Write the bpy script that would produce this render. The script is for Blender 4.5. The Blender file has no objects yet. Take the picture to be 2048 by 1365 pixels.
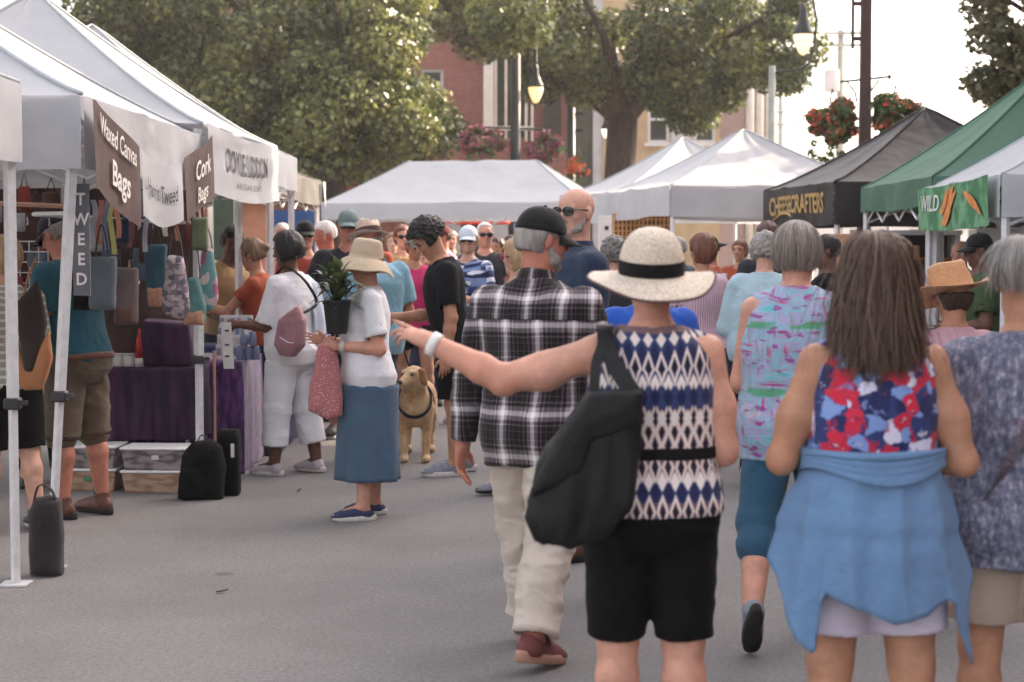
import bpy, math, random
import numpy as np
from mathutils import Vector, Matrix
random.seed(7)
RNG = np.random.default_rng(11)
scene = bpy.context.scene
COL = scene.collection
R = math.radians

# ------------------------------------------------------------------ camera
F_PX, PITCH, CAM_H = 3430.0, R(3.04), 1.6
cam_data = bpy.data.cameras.new('camera')
cam = bpy.data.objects.new('camera', cam_data)
COL.objects.link(cam)
cam.location = (0, 0, CAM_H)
cam.rotation_euler = (R(90) - PITCH, 0, 0)
cam_data.sensor_width = 36.0
cam_data.lens = 36.0 * F_PX / 2048.0
cam_data.clip_start, cam_data.clip_end = 0.1, 2000
cam_data.dof.use_dof = True
cam_data.dof.focus_distance = 9.3
cam_data.dof.aperture_fstop = 3.4
scene.camera = cam

# ------------------------------------------------------------------ sky, sun, exposure
SUN_AZ, SUN_EL = R(56), R(30)          # to the right of straight ahead
SUNV = Vector((math.sin(SUN_AZ) * math.cos(SUN_EL), math.cos(SUN_AZ) * math.cos(SUN_EL), math.sin(SUN_EL)))
world = bpy.data.worlds.new('World')
scene.world = world
world.use_nodes = True
wn = world.node_tree
bg = wn.nodes['Background']
sky = wn.nodes.new('ShaderNodeTexSky')
sky.sky_type = 'NISHITA'
sky.sun_disc = False
sky.sun_elevation = SUN_EL
sky.sun_rotation = SUN_AZ
sky.air_density = 1.0
sky.dust_density = 5.0
sky.ozone_density = 1.0
hsv = wn.nodes.new('ShaderNodeHueSaturation')
hsv.inputs['Saturation'].default_value = 0.42
wn.links.new(sky.outputs[0], hsv.inputs['Color'])
warm = wn.nodes.new('ShaderNodeMix'); warm.data_type = 'RGBA'; warm.blend_type = 'MULTIPLY'; warm.inputs[0].default_value = 1.0
warm.inputs[7].default_value = (1.07, 0.985, 0.94, 1)
wn.links.new(hsv.outputs[0], warm.inputs[6])
wn.links.new(warm.outputs[2], bg.inputs[0])
bg.inputs[1].default_value = 0.15
sun_data = bpy.data.lights.new('sun', 'SUN')
sun_data.energy = 2.6
sun_data.angle = R(0.6)
sun_data.color = (1.0, 0.79, 0.56)
sun = bpy.data.objects.new('sun', sun_data)
COL.objects.link(sun)
sun.rotation_euler = SUNV.to_track_quat('Z', 'Y').to_euler()
scene.view_settings.view_transform = 'Standard'
scene.view_settings.look = 'None'
scene.view_settings.gamma = 1.0
scene.view_settings.use_curve_mapping = False
scene.view_settings.exposure = 2.2
scene.render.engine = 'CYCLES'
scene.cycles.max_bounces = 6
scene.cycles.diffuse_bounces = 3
scene.cycles.transparent_max_bounces = 4
scene.cycles.use_denoising = True
scene.cycles.caustics_reflective = scene.cycles.caustics_refractive = False


def W(px, py, y):
    """world point seen at photo pixel (px, py) at distance y along the street"""
    a, b = (px - 1024) / F_PX, -(py - 682.5) / F_PX
    d = Vector((a, math.cos(PITCH) + b * math.sin(PITCH), -math.sin(PITCH) + b * math.cos(PITCH)))
    t = y / d.y
    return Vector((0, 0, CAM_H)) + d * t


def gx(px, y):
    return (px - 1024) / F_PX * y * 1.0014


# ------------------------------------------------------------------ node expressions
class NT:
    cur = None


class E:
    """a node socket with arithmetic"""
    def __init__(s, sock): s.s = sock
    def _m(s, op, *o):
        n = NT.cur.nodes.new('ShaderNodeMath'); n.operation = op
        for i, v in enumerate((s,) + o):
            if isinstance(v, E): NT.cur.links.new(v.s, n.inputs[i])
            else: n.inputs[i].default_value = v
        return E(n.outputs[0])
    def __add__(s, o): return s._m('ADD', o)
    __radd__ = __add__
    def __sub__(s, o): return s._m('SUBTRACT', o)
    def __rsub__(s, o): return (s * -1.0) + o
    def __mul__(s, o): return s._m('MULTIPLY', o)
    __rmul__ = __mul__
    def __truediv__(s, o): return s._m('DIVIDE', o)
    def frac(s): return s._m('FRACT')
    def floor(s): return s._m('FLOOR')
    def abs(s): return s._m('ABSOLUTE')
    def lt(s, o): return s._m('LESS_THAN', o)
    def gt(s, o): return s._m('GREATER_THAN', o)
    def min(s, o): return s._m('MINIMUM', o)
    def max(s, o): return s._m('MAXIMUM', o)
    def sin(s): return s._m('SINE')
    def tri(s, p): return ((s / p).frac() - 0.5).abs() * 2.0      # 1 at 0, 0 at p/2
    def ss(s, a, b):
        n = NT.cur.nodes.new('ShaderNodeMapRange'); n.interpolation_type = 'SMOOTHSTEP'
        NT.cur.links.new(s.s, n.inputs[0]); n.inputs[1].default_value = a; n.inputs[2].default_value = b
        return E(n.outputs[0])


def mixc(f, a, b):
    n = NT.cur.nodes.new('ShaderNodeMix'); n.data_type = 'RGBA'
    for sock, v in ((n.inputs[0], f), (n.inputs[6], a), (n.inputs[7], b)):
        if isinstance(v, E): NT.cur.links.new(v.s, sock)
        elif isinstance(v, (int, float)): sock.default_value = v
        else: sock.default_value = (*v[:3], 1)
    return E(n.outputs[2])


def coords(kind='Object', scale=(1, 1, 1), attr=None):
    """vector socket"""
    if kind == 'UV':
        n = NT.cur.nodes.new('ShaderNodeUVMap'); n.uv_map = 'uv'; out = n.outputs[0]
    else:
        n = NT.cur.nodes.new('ShaderNodeTexCoord'); out = n.outputs[kind]
    if scale != (1, 1, 1):
        m = NT.cur.nodes.new('ShaderNodeMapping'); m.inputs['Scale'].default_value = scale
        NT.cur.links.new(out, m.inputs[0]); out = m.outputs[0]
    return out


def sep(vec):
    n = NT.cur.nodes.new('ShaderNodeSeparateXYZ'); NT.cur.links.new(vec, n.inputs[0])
    return E(n.outputs[0]), E(n.outputs[1]), E(n.outputs[2])


def comb(x, y, z=0.0):
    n = NT.cur.nodes.new('ShaderNodeCombineXYZ')
    for i, v in enumerate((x, y, z)):
        if isinstance(v, E): NT.cur.links.new(v.s, n.inputs[i])
        else: n.inputs[i].default_value = v
    return n.outputs[0]


def noise(vec, scale=5, detail=3, rough=0.55, dist=0.0, color=False):
    n = NT.cur.nodes.new('ShaderNodeTexNoise')
    NT.cur.links.new(vec, n.inputs['Vector'])
    n.inputs['Scale'].default_value = scale; n.inputs['Detail'].default_value = detail
    n.inputs['Roughness'].default_value = rough; n.inputs['Distortion'].default_value = dist
    return E(n.outputs[1 if color else 0])


def voro(vec, scale=5, feature='F1', out='Distance', rand=1.0):
    n = NT.cur.nodes.new('ShaderNodeTexVoronoi'); n.feature = feature
    NT.cur.links.new(vec, n.inputs['Vector']); n.inputs['Scale'].default_value = scale
    n.inputs['Randomness'].default_value = rand
    return E(n.outputs[out])


def attr(name, out='Fac'):
    n = NT.cur.nodes.new('ShaderNodeAttribute'); n.attribute_name = name
    return E(n.outputs[out])


def ramp(f, stops, const=False):
    n = NT.cur.nodes.new('ShaderNodeValToRGB'); cr = n.color_ramp
    if const: cr.interpolation = 'CONSTANT'
    while len(cr.elements) < len(stops): cr.elements.new(0.5)
    for e, (p, c) in zip(cr.elements, stops): e.position = p; e.color = (*c[:3], 1)
    NT.cur.links.new(f.s, n.inputs[0])
    return E(n.outputs[0])


def srgb(r, g, b):
    def f(c):
        c /= 255.0
        return c / 12.92 if c <= 0.04045 else ((c + 0.055) / 1.055) ** 2.4
    return (f(r), f(g), f(b))


MATS = {}


def material(name, colour, rough=0.7, bump=None, bump_d=0.01, metal=0.0, spec=0.4, translucent=0.0,
             emission=None, sheen=0.0, alpha=None, sss=0.0):
    """colour / bump: a tuple, or a function that builds an expression inside the node tree"""
    if name in MATS: return MATS[name]
    m = bpy.data.materials.new(name); m.use_nodes = True
    nt = m.node_tree; NT.cur = nt
    b = nt.nodes['Principled BSDF']
    b.inputs['Roughness'].default_value = rough
    b.inputs['Metallic'].default_value = metal
    b.inputs['Specular IOR Level'].default_value = spec
    if sheen: b.inputs['Sheen Weight'].default_value = sheen
    if sss:
        b.inputs['Subsurface Weight'].default_value = sss
        b.inputs['Subsurface Radius'].default_value = (0.012, 0.005, 0.003)
        b.inputs['Subsurface Scale'].default_value = 1.0
    c = colour() if callable(colour) else colour
    if isinstance(c, E): nt.links.new(c.s, b.inputs['Base Color'])
    else: b.inputs['Base Color'].default_value = (*c, 1)
    if bump:
        h = bump()
        bn = nt.nodes.new('ShaderNodeBump'); bn.inputs['Distance'].default_value = bump_d
        bn.inputs['Strength'].default_value = 1.0
        nt.links.new(h.s, bn.inputs['Height']); nt.links.new(bn.outputs[0], b.inputs['Normal'])
    if emission:
        b.inputs['Emission Color'].default_value = (*emission[0], 1)
        b.inputs['Emission Strength'].default_value = emission[1]
    if alpha is not None: b.inputs['Alpha'].default_value = alpha
    if translucent:
        tr = nt.nodes.new('ShaderNodeBsdfTranslucent')
        if isinstance(c, E): nt.links.new(c.s, tr.inputs[0])
        else: tr.inputs[0].default_value = (*c, 1)
        mx = nt.nodes.new('ShaderNodeMixShader'); mx.inputs[0].default_value = translucent
        nt.links.new(b.outputs[0], mx.inputs[1]); nt.links.new(tr.outputs[0], mx.inputs[2])
        nt.links.new(mx.outputs[0], nt.nodes['Material Output'].inputs[0])
    MATS[name] = m
    return m


def varied(c, amt=0.25, scale=6, kind='Object'):
    """colour with mild large and small mottling"""
    def f():
        v = coords(kind)
        n = noise(v, scale, 4, 0.6)
        return mixc(n.ss(0.3, 0.7), tuple(x * (1 - amt) for x in c), tuple(min(1, x * (1 + amt)) for x in c))
    return f


def bumpy(scale=60, detail=2, kind='Object'):
    return lambda: noise(coords(kind), scale, detail)


# ------------------------------------------------------------------ mesh building
class MB:
    def __init__(s): s.v = []; s.f = []; s.att = None
    def add(s, vs, fs):
        o = len(s.v); s.v += [tuple(p) for p in vs]; s.f += [tuple(i + o for i in f) for f in fs]
        return s
    def box(s, c, d, rz=0.0, bev=0.0, rot=None):
        hx, hy, hz = d[0] / 2, d[1] / 2, d[2] / 2
        m = (rot if rot is not None else Matrix.Rotation(rz, 3, 'Z'))
        c = Vector(c)
        if bev <= 0:
            vs = [c + m @ Vector((x * hx, y * hy, z * hz)) for z in (-1, 1) for x, y in ((-1, -1), (1, -1), (1, 1), (-1, 1))]
            return s.add(vs, [(3, 2, 1, 0), (4, 5, 6, 7), (0, 1, 5, 4), (1, 2, 6, 5), (2, 3, 7, 6), (3, 0, 4, 7)])
        rings = []
        for z, k in ((-hz, bev), (-hz + bev, 0), (hz - bev, 0), (hz, bev)):
            q = [(-hx + bev, -hy + k), (hx - bev, -hy + k), (hx - k, -hy + bev), (hx - k, hy - bev),
                 (hx - bev, hy - k), (-hx + bev, hy - k), (-hx + k, hy - bev), (-hx + k, -hy + bev)]
            rings.append([c + m @ Vector((x, y, z)) for x, y in q])
        return s.loft(rings)
    def loft(s, rings, cap=True, closed=True):
        n = len(rings[0]); o = len(s.v)
        for r in rings: s.v += [tuple(p) for p in r]
        for i in range(len(rings) - 1):
            for j in range(n if closed else n - 1):
                a, b = o + i * n + j, o + i * n + (j + 1) % n
                s.f.append((a, b, b + n, a + n))
        if cap and closed:
            s.f.append(tuple(o + j for j in reversed(range(n))))
            s.f.append(tuple(o + (len(rings) - 1) * n + j for j in range(n)))
        return s
    def tube(s, pts, r, n=8, cap=True, flat=1.0):
        pts = [Vector(p) for p in pts]
        rr = r if isinstance(r, (list, tuple)) else [r] * len(pts)
        rings = []; ref = None
        for i, p in enumerate(pts):
            t = (pts[min(i + 1, len(pts) - 1)] - pts[max(i - 1, 0)]).normalized()
            if ref is None:
                ref = Vector((0, 0, 1)) if abs(t.z) < 0.9 else Vector((1, 0, 0))
            u = (ref - t * ref.dot(t))
            u = u.normalized() if u.length > 1e-6 else t.orthogonal().normalized()
            w = t.cross(u); ref = u
            rings.append([p + (u * math.cos(2 * math.pi * k / n) * flat + w * math.sin(2 * math.pi * k / n)) * rr[i] for k in range(n)])
        return s.loft(rings, cap)
    def lathe(s, prof, c=(0, 0, 0), n=24, cap=True, sx=1.0, sy=1.0):
        c = Vector(c)
        return s.loft([[c + Vector((math.cos(2 * math.pi * k / n) * r * sx, math.sin(2 * math.pi * k / n) * r * sy, z)) for k in range(n)] for r, z in prof], cap)
    def grid(s, fn, nu, nv):
        return s.loft([[fn(i / nu, j / nv) for i in range(nu + 1)] for j in range(nv + 1)], cap=False, closed=False)
    def build(s, name, mat, parent=None, smooth=False, loc=None, edge=None):
        me = bpy.data.meshes.new(name)
        me.from_pydata(s.v, [], s.f)
        return link(name, me, mat, parent, smooth, loc)


def link(name, me, mat, parent=None, smooth=False, loc=None):
    if isinstance(mat, (list, tuple)):
        for m in mat: me.materials.append(m)
    elif mat: me.materials.append(mat)
    if smooth: me.polygons.foreach_set('use_smooth', [True] * len(me.polygons))
    me.update()
    o = bpy.data.objects.new(name, me); COL.objects.link(o)
    if parent is not None: o.parent = parent
    if loc is not None: o.location = loc
    return o


def np_mesh(name, V, F, mat, parent=None, smooth=True, uv=None, att=None, attname='tint'):
    """V (n,3), F (m,4) arrays"""
    me = bpy.data.meshes.new(name)
    V = np.asarray(V, np.float32); F = np.asarray(F, np.int32)
    me.vertices.add(len(V)); me.vertices.foreach_set('co', V.ravel())
    k = F.shape[1]
    me.loops.add(F.size); me.loops.foreach_set('vertex_index', F.ravel())
    me.polygons.add(len(F))
    me.polygons.foreach_set('loop_start', np.arange(0, F.size, k, dtype=np.int32))
    me.polygons.foreach_set('loop_total', np.full(len(F), k, np.int32))
    me.update(calc_edges=True)
    if uv is not None:
        l = me.uv_layers.new(name='uv'); l.data.foreach_set('uv', np.asarray(uv, np.float32).ravel())
    if att is not None:
        a = me.attributes.new(attname, 'FLOAT', 'POINT'); a.data.foreach_set('value', np.asarray(att, np.float32))
    me.validate()
    return link(name, me, mat, parent, smooth)


def empty(name, loc=(0, 0, 0), rz=0.0):
    o = bpy.data.objects.new(name, None); COL.objects.link(o)
    o.location = loc; o.rotation_euler = (0, 0, rz); o.empty_display_size = 0.1
    return o


def tag(o, label=None, cat=None, group=None, kind=None):
    if label: o['label'] = label
    if cat: o['category'] = cat
    if group: o['group'] = group
    if kind: o['kind'] = kind
    return o


def thing(name, label, cat, loc=(0, 0, 0), rz=0.0, group=None):
    return tag(empty(name, loc, rz), label, cat, group)


def copy_tree(o, parent=None):
    c = o.copy(); COL.objects.link(c)
    if parent is not None: c.parent = parent
    for ch in list(o.children): copy_tree(ch, c)
    return c


def text_mesh(txt, size=1.0, bold=0.0, shear=0.0, spacing=1.0):
    """flat text as (verts (n,2), faces), centred on its own width and height"""
    cu = bpy.data.curves.new('t', 'FONT'); cu.body = txt; cu.size = size
    cu.align_x = 'CENTER'; cu.align_y = 'CENTER'; cu.offset = bold; cu.shear = shear
    cu.space_character = spacing; cu.resolution_u = 3
    ob = bpy.data.objects.new('t', cu); COL.objects.link(ob)
    dg = bpy.context.evaluated_depsgraph_get()
    me = bpy.data.meshes.new_from_object(ob.evaluated_get(dg))
    vs = [(v.co.x, v.co.y) for v in me.vertices]; fs = [tuple(p.vertices) for p in me.polygons]
    bpy.data.objects.remove(ob); bpy.data.curves.remove(cu); bpy.data.meshes.remove(me)
    return vs, fs


def text_on(fn, items, name, mat, parent):
    """items: (text, size, s, t, kwargs) laid on a surface fn(s, t) -> point"""
    mb = MB()
    for txt, size, s0, t0, kw in items:
        sx = kw.pop('sx', 1.0)
        vs, fs = text_mesh(txt, size, **kw)
        mb.add([fn(s0 + x * sx, t0 + y) for x, y in vs], fs)
    return mb.build(name, mat, parent)


# value noise for numpy
def _hash(i, j, k, seed):
    n = (i * 374761393 + j * 668265263 + k * 2147483647 + seed * 1274126177) & 0xffffffff
    n = ((n ^ (n >> 13)) * 1274126177) & 0xffffffff
    return ((n ^ (n >> 16)) & 0xffff) / 32767.5 - 1.0


def vnoise(P, seed=0):
    P = np.asarray(P, np.float64)
    I = np.floor(P).astype(np.int64); f = P - I; f = f * f * (3 - 2 * f)
    out = 0
    for dx in (0, 1):
        for dy in (0, 1):
            for dz in (0, 1):
                w = (f[:, 0] if dx else 1 - f[:, 0]) * (f[:, 1] if dy else 1 - f[:, 1]) * (f[:, 2] if dz else 1 - f[:, 2])
                out = out + w * _hash(I[:, 0] + dx, I[:, 1] + dy, I[:, 2] + dz, seed)
    return out
# ================================================================== materials of the setting
def asphalt():
    v = coords('Object')
    n = noise(v, 150, 3, 0.75); n3 = noise(v, 46, 2, 0.6); big = noise(v, 0.5, 4, 0.6); mid = noise(v, 5, 4, 0.65)
    c = mixc((n * 0.7 + n3 * 0.3).ss(0.34, 0.66), (0.150, 0.143, 0.140), (0.315, 0.302, 0.296))
    c = mixc(big.ss(0.35, 0.7) * 0.4, c, (0.11, 0.105, 0.102))
    c = mixc(mid.ss(0.5, 0.75) * 0.35, c, (0.17, 0.163, 0.158))
    spots = voro(v, 1.1)
    return mixc((1.0 - spots.ss(0.03, 0.07)) * 0.45 * noise(v, 1.0, 2).ss(0.5, 0.6), c, (0.05, 0.047, 0.046))


M_ASPHALT = material('asphalt', asphalt, 0.88, lambda: noise(coords('Object'), 240, 3, 0.7), 0.006, spec=0.3)


def fabric_colour(c, amt=0.05):
    def f():
        n = noise(coords('Object'), 2.2, 4, 0.6)
        return mixc(n.ss(0.35, 0.7), tuple(x * (1 - amt) for x in c), c)
    return f


def fabric_bump():
    return noise(coords('Object', (1, 1, 1.6)), 1.7, 2, 0.45, 0.3)


def tent_fabric(name, c, tl=0.3, rough=0.75):
    return material(name, fabric_colour(c), rough, fabric_bump, 0.05, spec=0.3, translucent=tl)


M_WHITE_FAB = tent_fabric('white_canopy_fabric', (0.54, 0.55, 0.575), 0.3)
M_BLACK_FAB = tent_fabric('black_canopy_fabric', (0.030, 0.025, 0.025), 0.06, 0.55)
M_GREEN_FAB = tent_fabric('green_canopy_fabric', (0.095, 0.19, 0.135), 0.2)
M_GREY_FAB = tent_fabric('grey_canopy_fabric', (0.10, 0.095, 0.09), 0.12)
M_LEG = material('white_powder_coat', varied((0.62, 0.62, 0.63), 0.08, 20), 0.45)
M_ALU = material('brushed_aluminium', varied((0.5, 0.5, 0.51), 0.1, 20), 0.42, metal=0.6)
M_DARKPLASTIC = material('dark_plastic', varied((0.03, 0.03, 0.032), 0.3), 0.5)
M_INK = material('dark_ink', varied((0.02, 0.02, 0.03), 0.2), 0.6)
M_LETTER = material('cream_lettering', varied((0.72, 0.69, 0.66), 0.08), 0.6)
M_GOLD = material('gold_lettering', varied((0.42, 0.27, 0.09), 0.2), 0.5)

# ================================================================== ground
g = MB()
g.grid(lambda u, v: (-300 + 600 * u, -40 + 640 * v, 0), 60, 64)
tag(g.build('ground', M_ASPHALT), kind='structure')

# ================================================================== tents
def seam_mat(m):
    return {'white_canopy_fabric': M_SEAM}.get(m.name, m)


M_SEAM = material('grey_seam_tape', varied((0.36, 0.39, 0.41), 0.06), 0.8)
def tent(label, x, y, rz, mat, w=3.05, d=3.05, eave=2.4, peak=3.35, vh=0.36, ridge=0.0, legs=(0, 1, 2, 3),
         legmat=None, group=None, pw=1.3, seed=1, shift=None, wave=1.0, sides=(0, 1, 2, 3), name='market_tent'):
    t = thing(name, label, 'tent', (x, y, 0), R(rz), group)
    hw, hd = w / 2, d / 2
    legmat = legmat or M_LEG
    def roof_pt(k, u, s):
        if k % 2 == 0:   # front (-y) and back (+y)
            sg = -1 if k == 0 else 1
            X, Y = (hw * (1 - s) + ridge * s) * u * -sg, sg * hd * (1 - s)
        else:
            sg = 1 if k == 1 else -1
            X, Y = sg * (hw * (1 - s) + ridge * s), u * hd * (1 - s) * sg
        ss = min(1.0, s)
        z = eave + (peak - eave) * (0.35 * ss + 0.65 * ss ** pw) - 0.10 * (1 - u * u) * 4 * ss * (1 - ss) * 0.6
        z += 0.006 * math.sin(u * 17 + seed) * (1 - s) + 0.016 * math.sin(u * 8 + seed + s * 5) * math.sin(s * 6.3 + u * 2 + seed * 3) * (1 - u * u)
        if s > 0.97: z -= 0.015
        return (X, Y, z)
    mb = MB()
    for k in range(4):
        mb.grid(lambda a, b, k=k: roof_pt(k, -1 + 2 * a, b), 18, 16)
    mb.build('roof', mat, t, True)
    for k in range(4):
        MB().tube([Vector(roof_pt(k, 1, j / 16)) + Vector((0, 0, 0.004)) for j in range(17)], 0.013, 5).build('hip_seam', seam_mat(mat), t, True)
    # valance
    def val_pt(k, s, tt):
        """s metres along the side from its middle, tt metres down from the eave"""
        L = hw if k % 2 == 0 else hd
        q = s / L
        edge = max(0.0, 1 - q * q)
        f = tt / vh
        off = 0.012 + 0.022 * wave * f * math.sin(q * 6.3 + seed * 1.7 + f) * edge + 0.012 * wave * f * math.sin(q * 15 + seed) * edge - 0.012 * f * edge
        tt = tt * (1 - 0.05 * wave * edge * math.sin(q * 3 + seed))
        o = L if k % 2 else L
        if k == 0: return Vector((s, -hd - off, eave - tt))
        if k == 1: return Vector((hw + off, s, eave - tt))
        if k == 2: return Vector((-s, hd + off, eave - tt))
        return Vector((-hw - off, -s, eave - tt))
    mb = MB()
    for k in sides:
        L = hw if k % 2 == 0 else hd
        mb.grid(lambda a, b, k=k, L=L: val_pt(k, -L + 2 * L * a, vh * b), 40, 5)
    mb.build('valance', mat, t, True)
    # a dark seam band along the hips and eave
    # legs: 0 front-left 1 front-right 2 back-right 3 back-left (seen from -y)
    cor = [(-1, -1), (1, -1), (1, 1), (-1, 1)]
    for i in legs:
        cx, cy = cor[i]; px, py = cx * (hw - 0.04), cy * (hd - 0.04)
        fx, fy = px, py
        if shift and i in shift: fx += shift[i][0]; fy += shift[i][1]
        def at(z): return Vector((fx + (px - fx) * z / eave, fy + (py - fy) * z / eave, z))
        lg = MB().tube([at(0.85), at(eave - 0.03)], 0.030, 4).build('leg', legmat, t)
        MB().tube([at(0.012), at(0.87)], 0.023, 4).build('lower_tube', legmat, lg)
        MB().box(at(0.006), (0.13, 0.13, 0.008)).build('foot_plate', legmat, lg)
        c = MB().box(at(0.87), (0.075, 0.075, 0.055), bev=0.008)
        c.box(at(0.875) + Vector((0.05, -0.02, 0)), (0.05, 0.02, 0.02))
        c.build('clamp', M_DARKPLASTIC, lg)
    fr = MB()
    for k in range(4):
        a, b = cor[k], cor[(k + 1) % 4]
        n = 4 if w < 4 else 6
        for j in range(n):
            p = [Vector((a[0] + (b[0] - a[0]) * q, a[1] + (b[1] - a[1]) * q, 0)) for q in (j / n, (j + 1) / n)]
            p = [Vector((v.x * (hw - .05), v.y * (hd - .05), 0)) for v in p]
            hi, lo = eave - 0.06, eave - 0.36
            fr.tube([(p[0].x, p[0].y, hi), (p[1].x, p[1].y, lo)], 0.012, 4)
            fr.tube([(p[0].x, p[0].y, lo), (p[1].x, p[1].y, hi)], 0.012, 4)
    fr.build('frame', legmat, t)
    return t, val_pt, roof_pt


def letters(t, vp, k, items, name, mat, vh, proud=0.012):
    nrm = [Vector((0, -1, 0)), Vector((1, 0, 0)), Vector((0, 1, 0)), Vector((-1, 0, 0))][k]
    return text_on(lambda s, q: vp(k, s, min(max(vh / 2 - q, 0.0), vh)) + nrm * proud, items, name, mat, t)


GL, GR = 'market tents along the left side', 'market tents along the right side'
# left row (its street edge runs nearly along the view)
L1, vp1, _ = tent('white market tent at the left edge of the photo, nearest of its row', -3.86, 6.65, 0, M_WHITE_FAB, eave=2.385, vh=0.37, group=GL, seed=2, peak=3.4)
L2, vp2, _ = tent('white market tent hung with brown bag banners beside the weighted leg', -3.62, 10.05, -1, M_WHITE_FAB, eave=2.36, vh=0.36, group=GL, seed=3, peak=3.3, shift={1: (-0.155, 0.0)})
L3, vp3, _ = tent('white market tent with dark lettering on its hanging sign', -3.50, 12.72, -3.0, M_WHITE_FAB, w=3.05, d=2.55, eave=2.43, vh=0.02, group=GL, seed=5, peak=3.50, sides=(1, 2, 3))
L4, vp4, _ = tent('plain white market tent showing a short blank valance past the lettered sign', -3.57, 14.7, -2, M_WHITE_FAB, eave=2.44, vh=0.30, d=2.6, group=GL, seed=7, peak=3.52)
L5, vp5, _ = tent('dark grey market tent with white corner trim, farthest of the left row', -3.92, 19.4, -3, M_GREY_FAB, eave=2.42, vh=0.28, group=GL, seed=9, peak=3.2)
for s in (-1, 1):
    MB().add([(1.525 + .06, s * 1.525, 2.42), (1.525 + .06, s * 1.33, 2.42), (1.525 + .06, s * 1.525, 2.10)], [(0, 1, 2)]).build('corner_trim', M_WHITE_FAB, L5)
# small mountain mark on the near valance of the bag tent
mk = MB()
def mkp(a, b): return vp2(0, 1.09 + a, 0.165 - b) + Vector((0, -0.012, 0))
ol = [(-0.09, -0.02), (-0.05, 0.0), (-0.012, 0.035), (0.0, 0.042), (0.012, 0.035), (0.05, 0.0), (0.09, -0.02), (0.05, -0.012), (0.02, 0.006), (0.0, 0.024), (-0.02, 0.006), (-0.05, -0.012)]
mk.add([mkp(a, b) for a, b in ol], [(0, 1, 11), (1, 2, 10, 11), (2, 3, 9, 10), (3, 4, 8, 9), (4, 5, 7, 8), (5, 6, 7)])
mk.add([mkp(a, b) for a, b in ((-0.06, -0.03), (0.06, -0.03), (0.06, -0.037), (-0.06, -0.037))], [(0, 1, 2, 3)])
mk.build('logo', material('grey_print', (0.12, 0.125, 0.14), 0.7), L2)

# right row, turned about sixteen degrees
R1, vq1, _ = tent('white market tent on the right with the far narrow peak beside the brown tree trunk', 2.64, 26.6, 15, M_WHITE_FAB, eave=2.45, vh=0.42, group=GR, seed=4, peak=3.34, pw=1.5)
R2, vq2, _ = tent('white market tent with a broad peak directly left of the black tent', 3.2, 23.8, 12, M_WHITE_FAB, eave=2.43, vh=0.40, group=GR, seed=6, peak=3.27, pw=1.35)
R3, vq3, _ = tent('black market tent with gold lettering on its valance', 4.81, 20.05, 5.8, M_BLACK_FAB, eave=2.33, vh=0.46, group=GR, seed=8, peak=3.26, pw=1.35)
R4, vq4, _ = tent('green market tent between the black tent and the white one', 5.2, 16.55, 0, M_GREEN_FAB, eave=2.24, vh=0.25, group=GR, seed=11, peak=3.4, pw=1.2, wave=1.6)
R5, vq5, _ = tent('white market tent at the right edge with a green banner', 5.05, 13.5, -3.5, M_WHITE_FAB, eave=2.13, vh=0.30, group=GR, seed=12, peak=3.15)
R6, vq6, _ = tent('white market tent on the right nearest to the camera', 5.5, 9.9, -4, M_WHITE_FAB, eave=2.3, vh=0.34, group=GR, seed=14, peak=3.3)
R7, vq7, _ = tent('blue grey market tent beside the camera on the right', 5.6, 6.4, -4, M_GREY_FAB, eave=2.3, vh=0.34, group=GR, seed=15, peak=3.3)
letters(R3, vq3, 3, [('CHEESECRAFTERS', 0.30, 0.0, 0.01, dict(bold=0.008, sx=1.02, spacing=0.95))], 'lettering', M_GOLD, 0.46)
sw = MB()
sw.tube([vq3(3, -1.0 + 0.9 * q, 0.36 - 0.05 * math.sin(q * 3.1)) + Vector((-0.015, 0, 0)) for q in [i / 10 for i in range(11)]], 0.012, 5)
sw.build('underline', M_GOLD, R3)
letters(R3, vq3, 0, [('C', 0.34, -0.55, 0.0, dict(bold=0.006)), ('RAFT', 0.30, 0.2, 0.0, dict(bold=0.006))], 'front_lettering', M_GOLD, 0.46)
# the wide tent across the end of the street
C1, vqc, _ = tent('long white market tent across the end of the street', -0.75, 32.6, -13, M_WHITE_FAB, w=4.95, d=3.05, eave=2.46, vh=0.30, peak=3.30, ridge=1.22, seed=13, pw=1.12, wave=0.5)

# canopy that carries the lettered sign: a cloth tied over the side of the third left tent
def sign_cloth(t, k, s0, s1, top, vh, vp, mat, name):
    nrm = [Vector((0, -1, 0)), Vector((1, 0, 0))][k]
    def fn(s, q):   # q metres up from the middle of the cloth
        f = (s - s0) / (s1 - s0); g = 0.5 - q / vh
        b = vp(k, s, 0.0); b.z = top - vh * g * (1 + 0.05 * math.sin(f * 3.1)) - 0.035 * math.sin(f * 3.1)
        return b + nrm * (0.015 + 0.010 * math.sin(f * 8 + g * 5) * g + 0.005 * math.sin(g * 11 + f * 4))
    MB().grid(lambda a, b: fn(s0 + (s1 - s0) * a, vh / 2 - vh * b), 36, 10).build(name, mat, t, True)
    return fn


sc = sign_cloth(L3, 1, -1.24, 1.24, 2.44, 0.44, vp3, M_WHITE_FAB, 'sign_cloth')
def scp(s, q): return sc(s, q) + Vector((0.008, 0, 0))
text_on(scp, [('DOYLE UDDON', 0.21, 0.05, 0.03, dict(sx=0.95, bold=0.004)), ('ARTISAN SOAPS', 0.06, 0.10, -0.115, dict(sx=1.7, spacing=1.3))], 'lettering', M_INK, L3)

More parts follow.
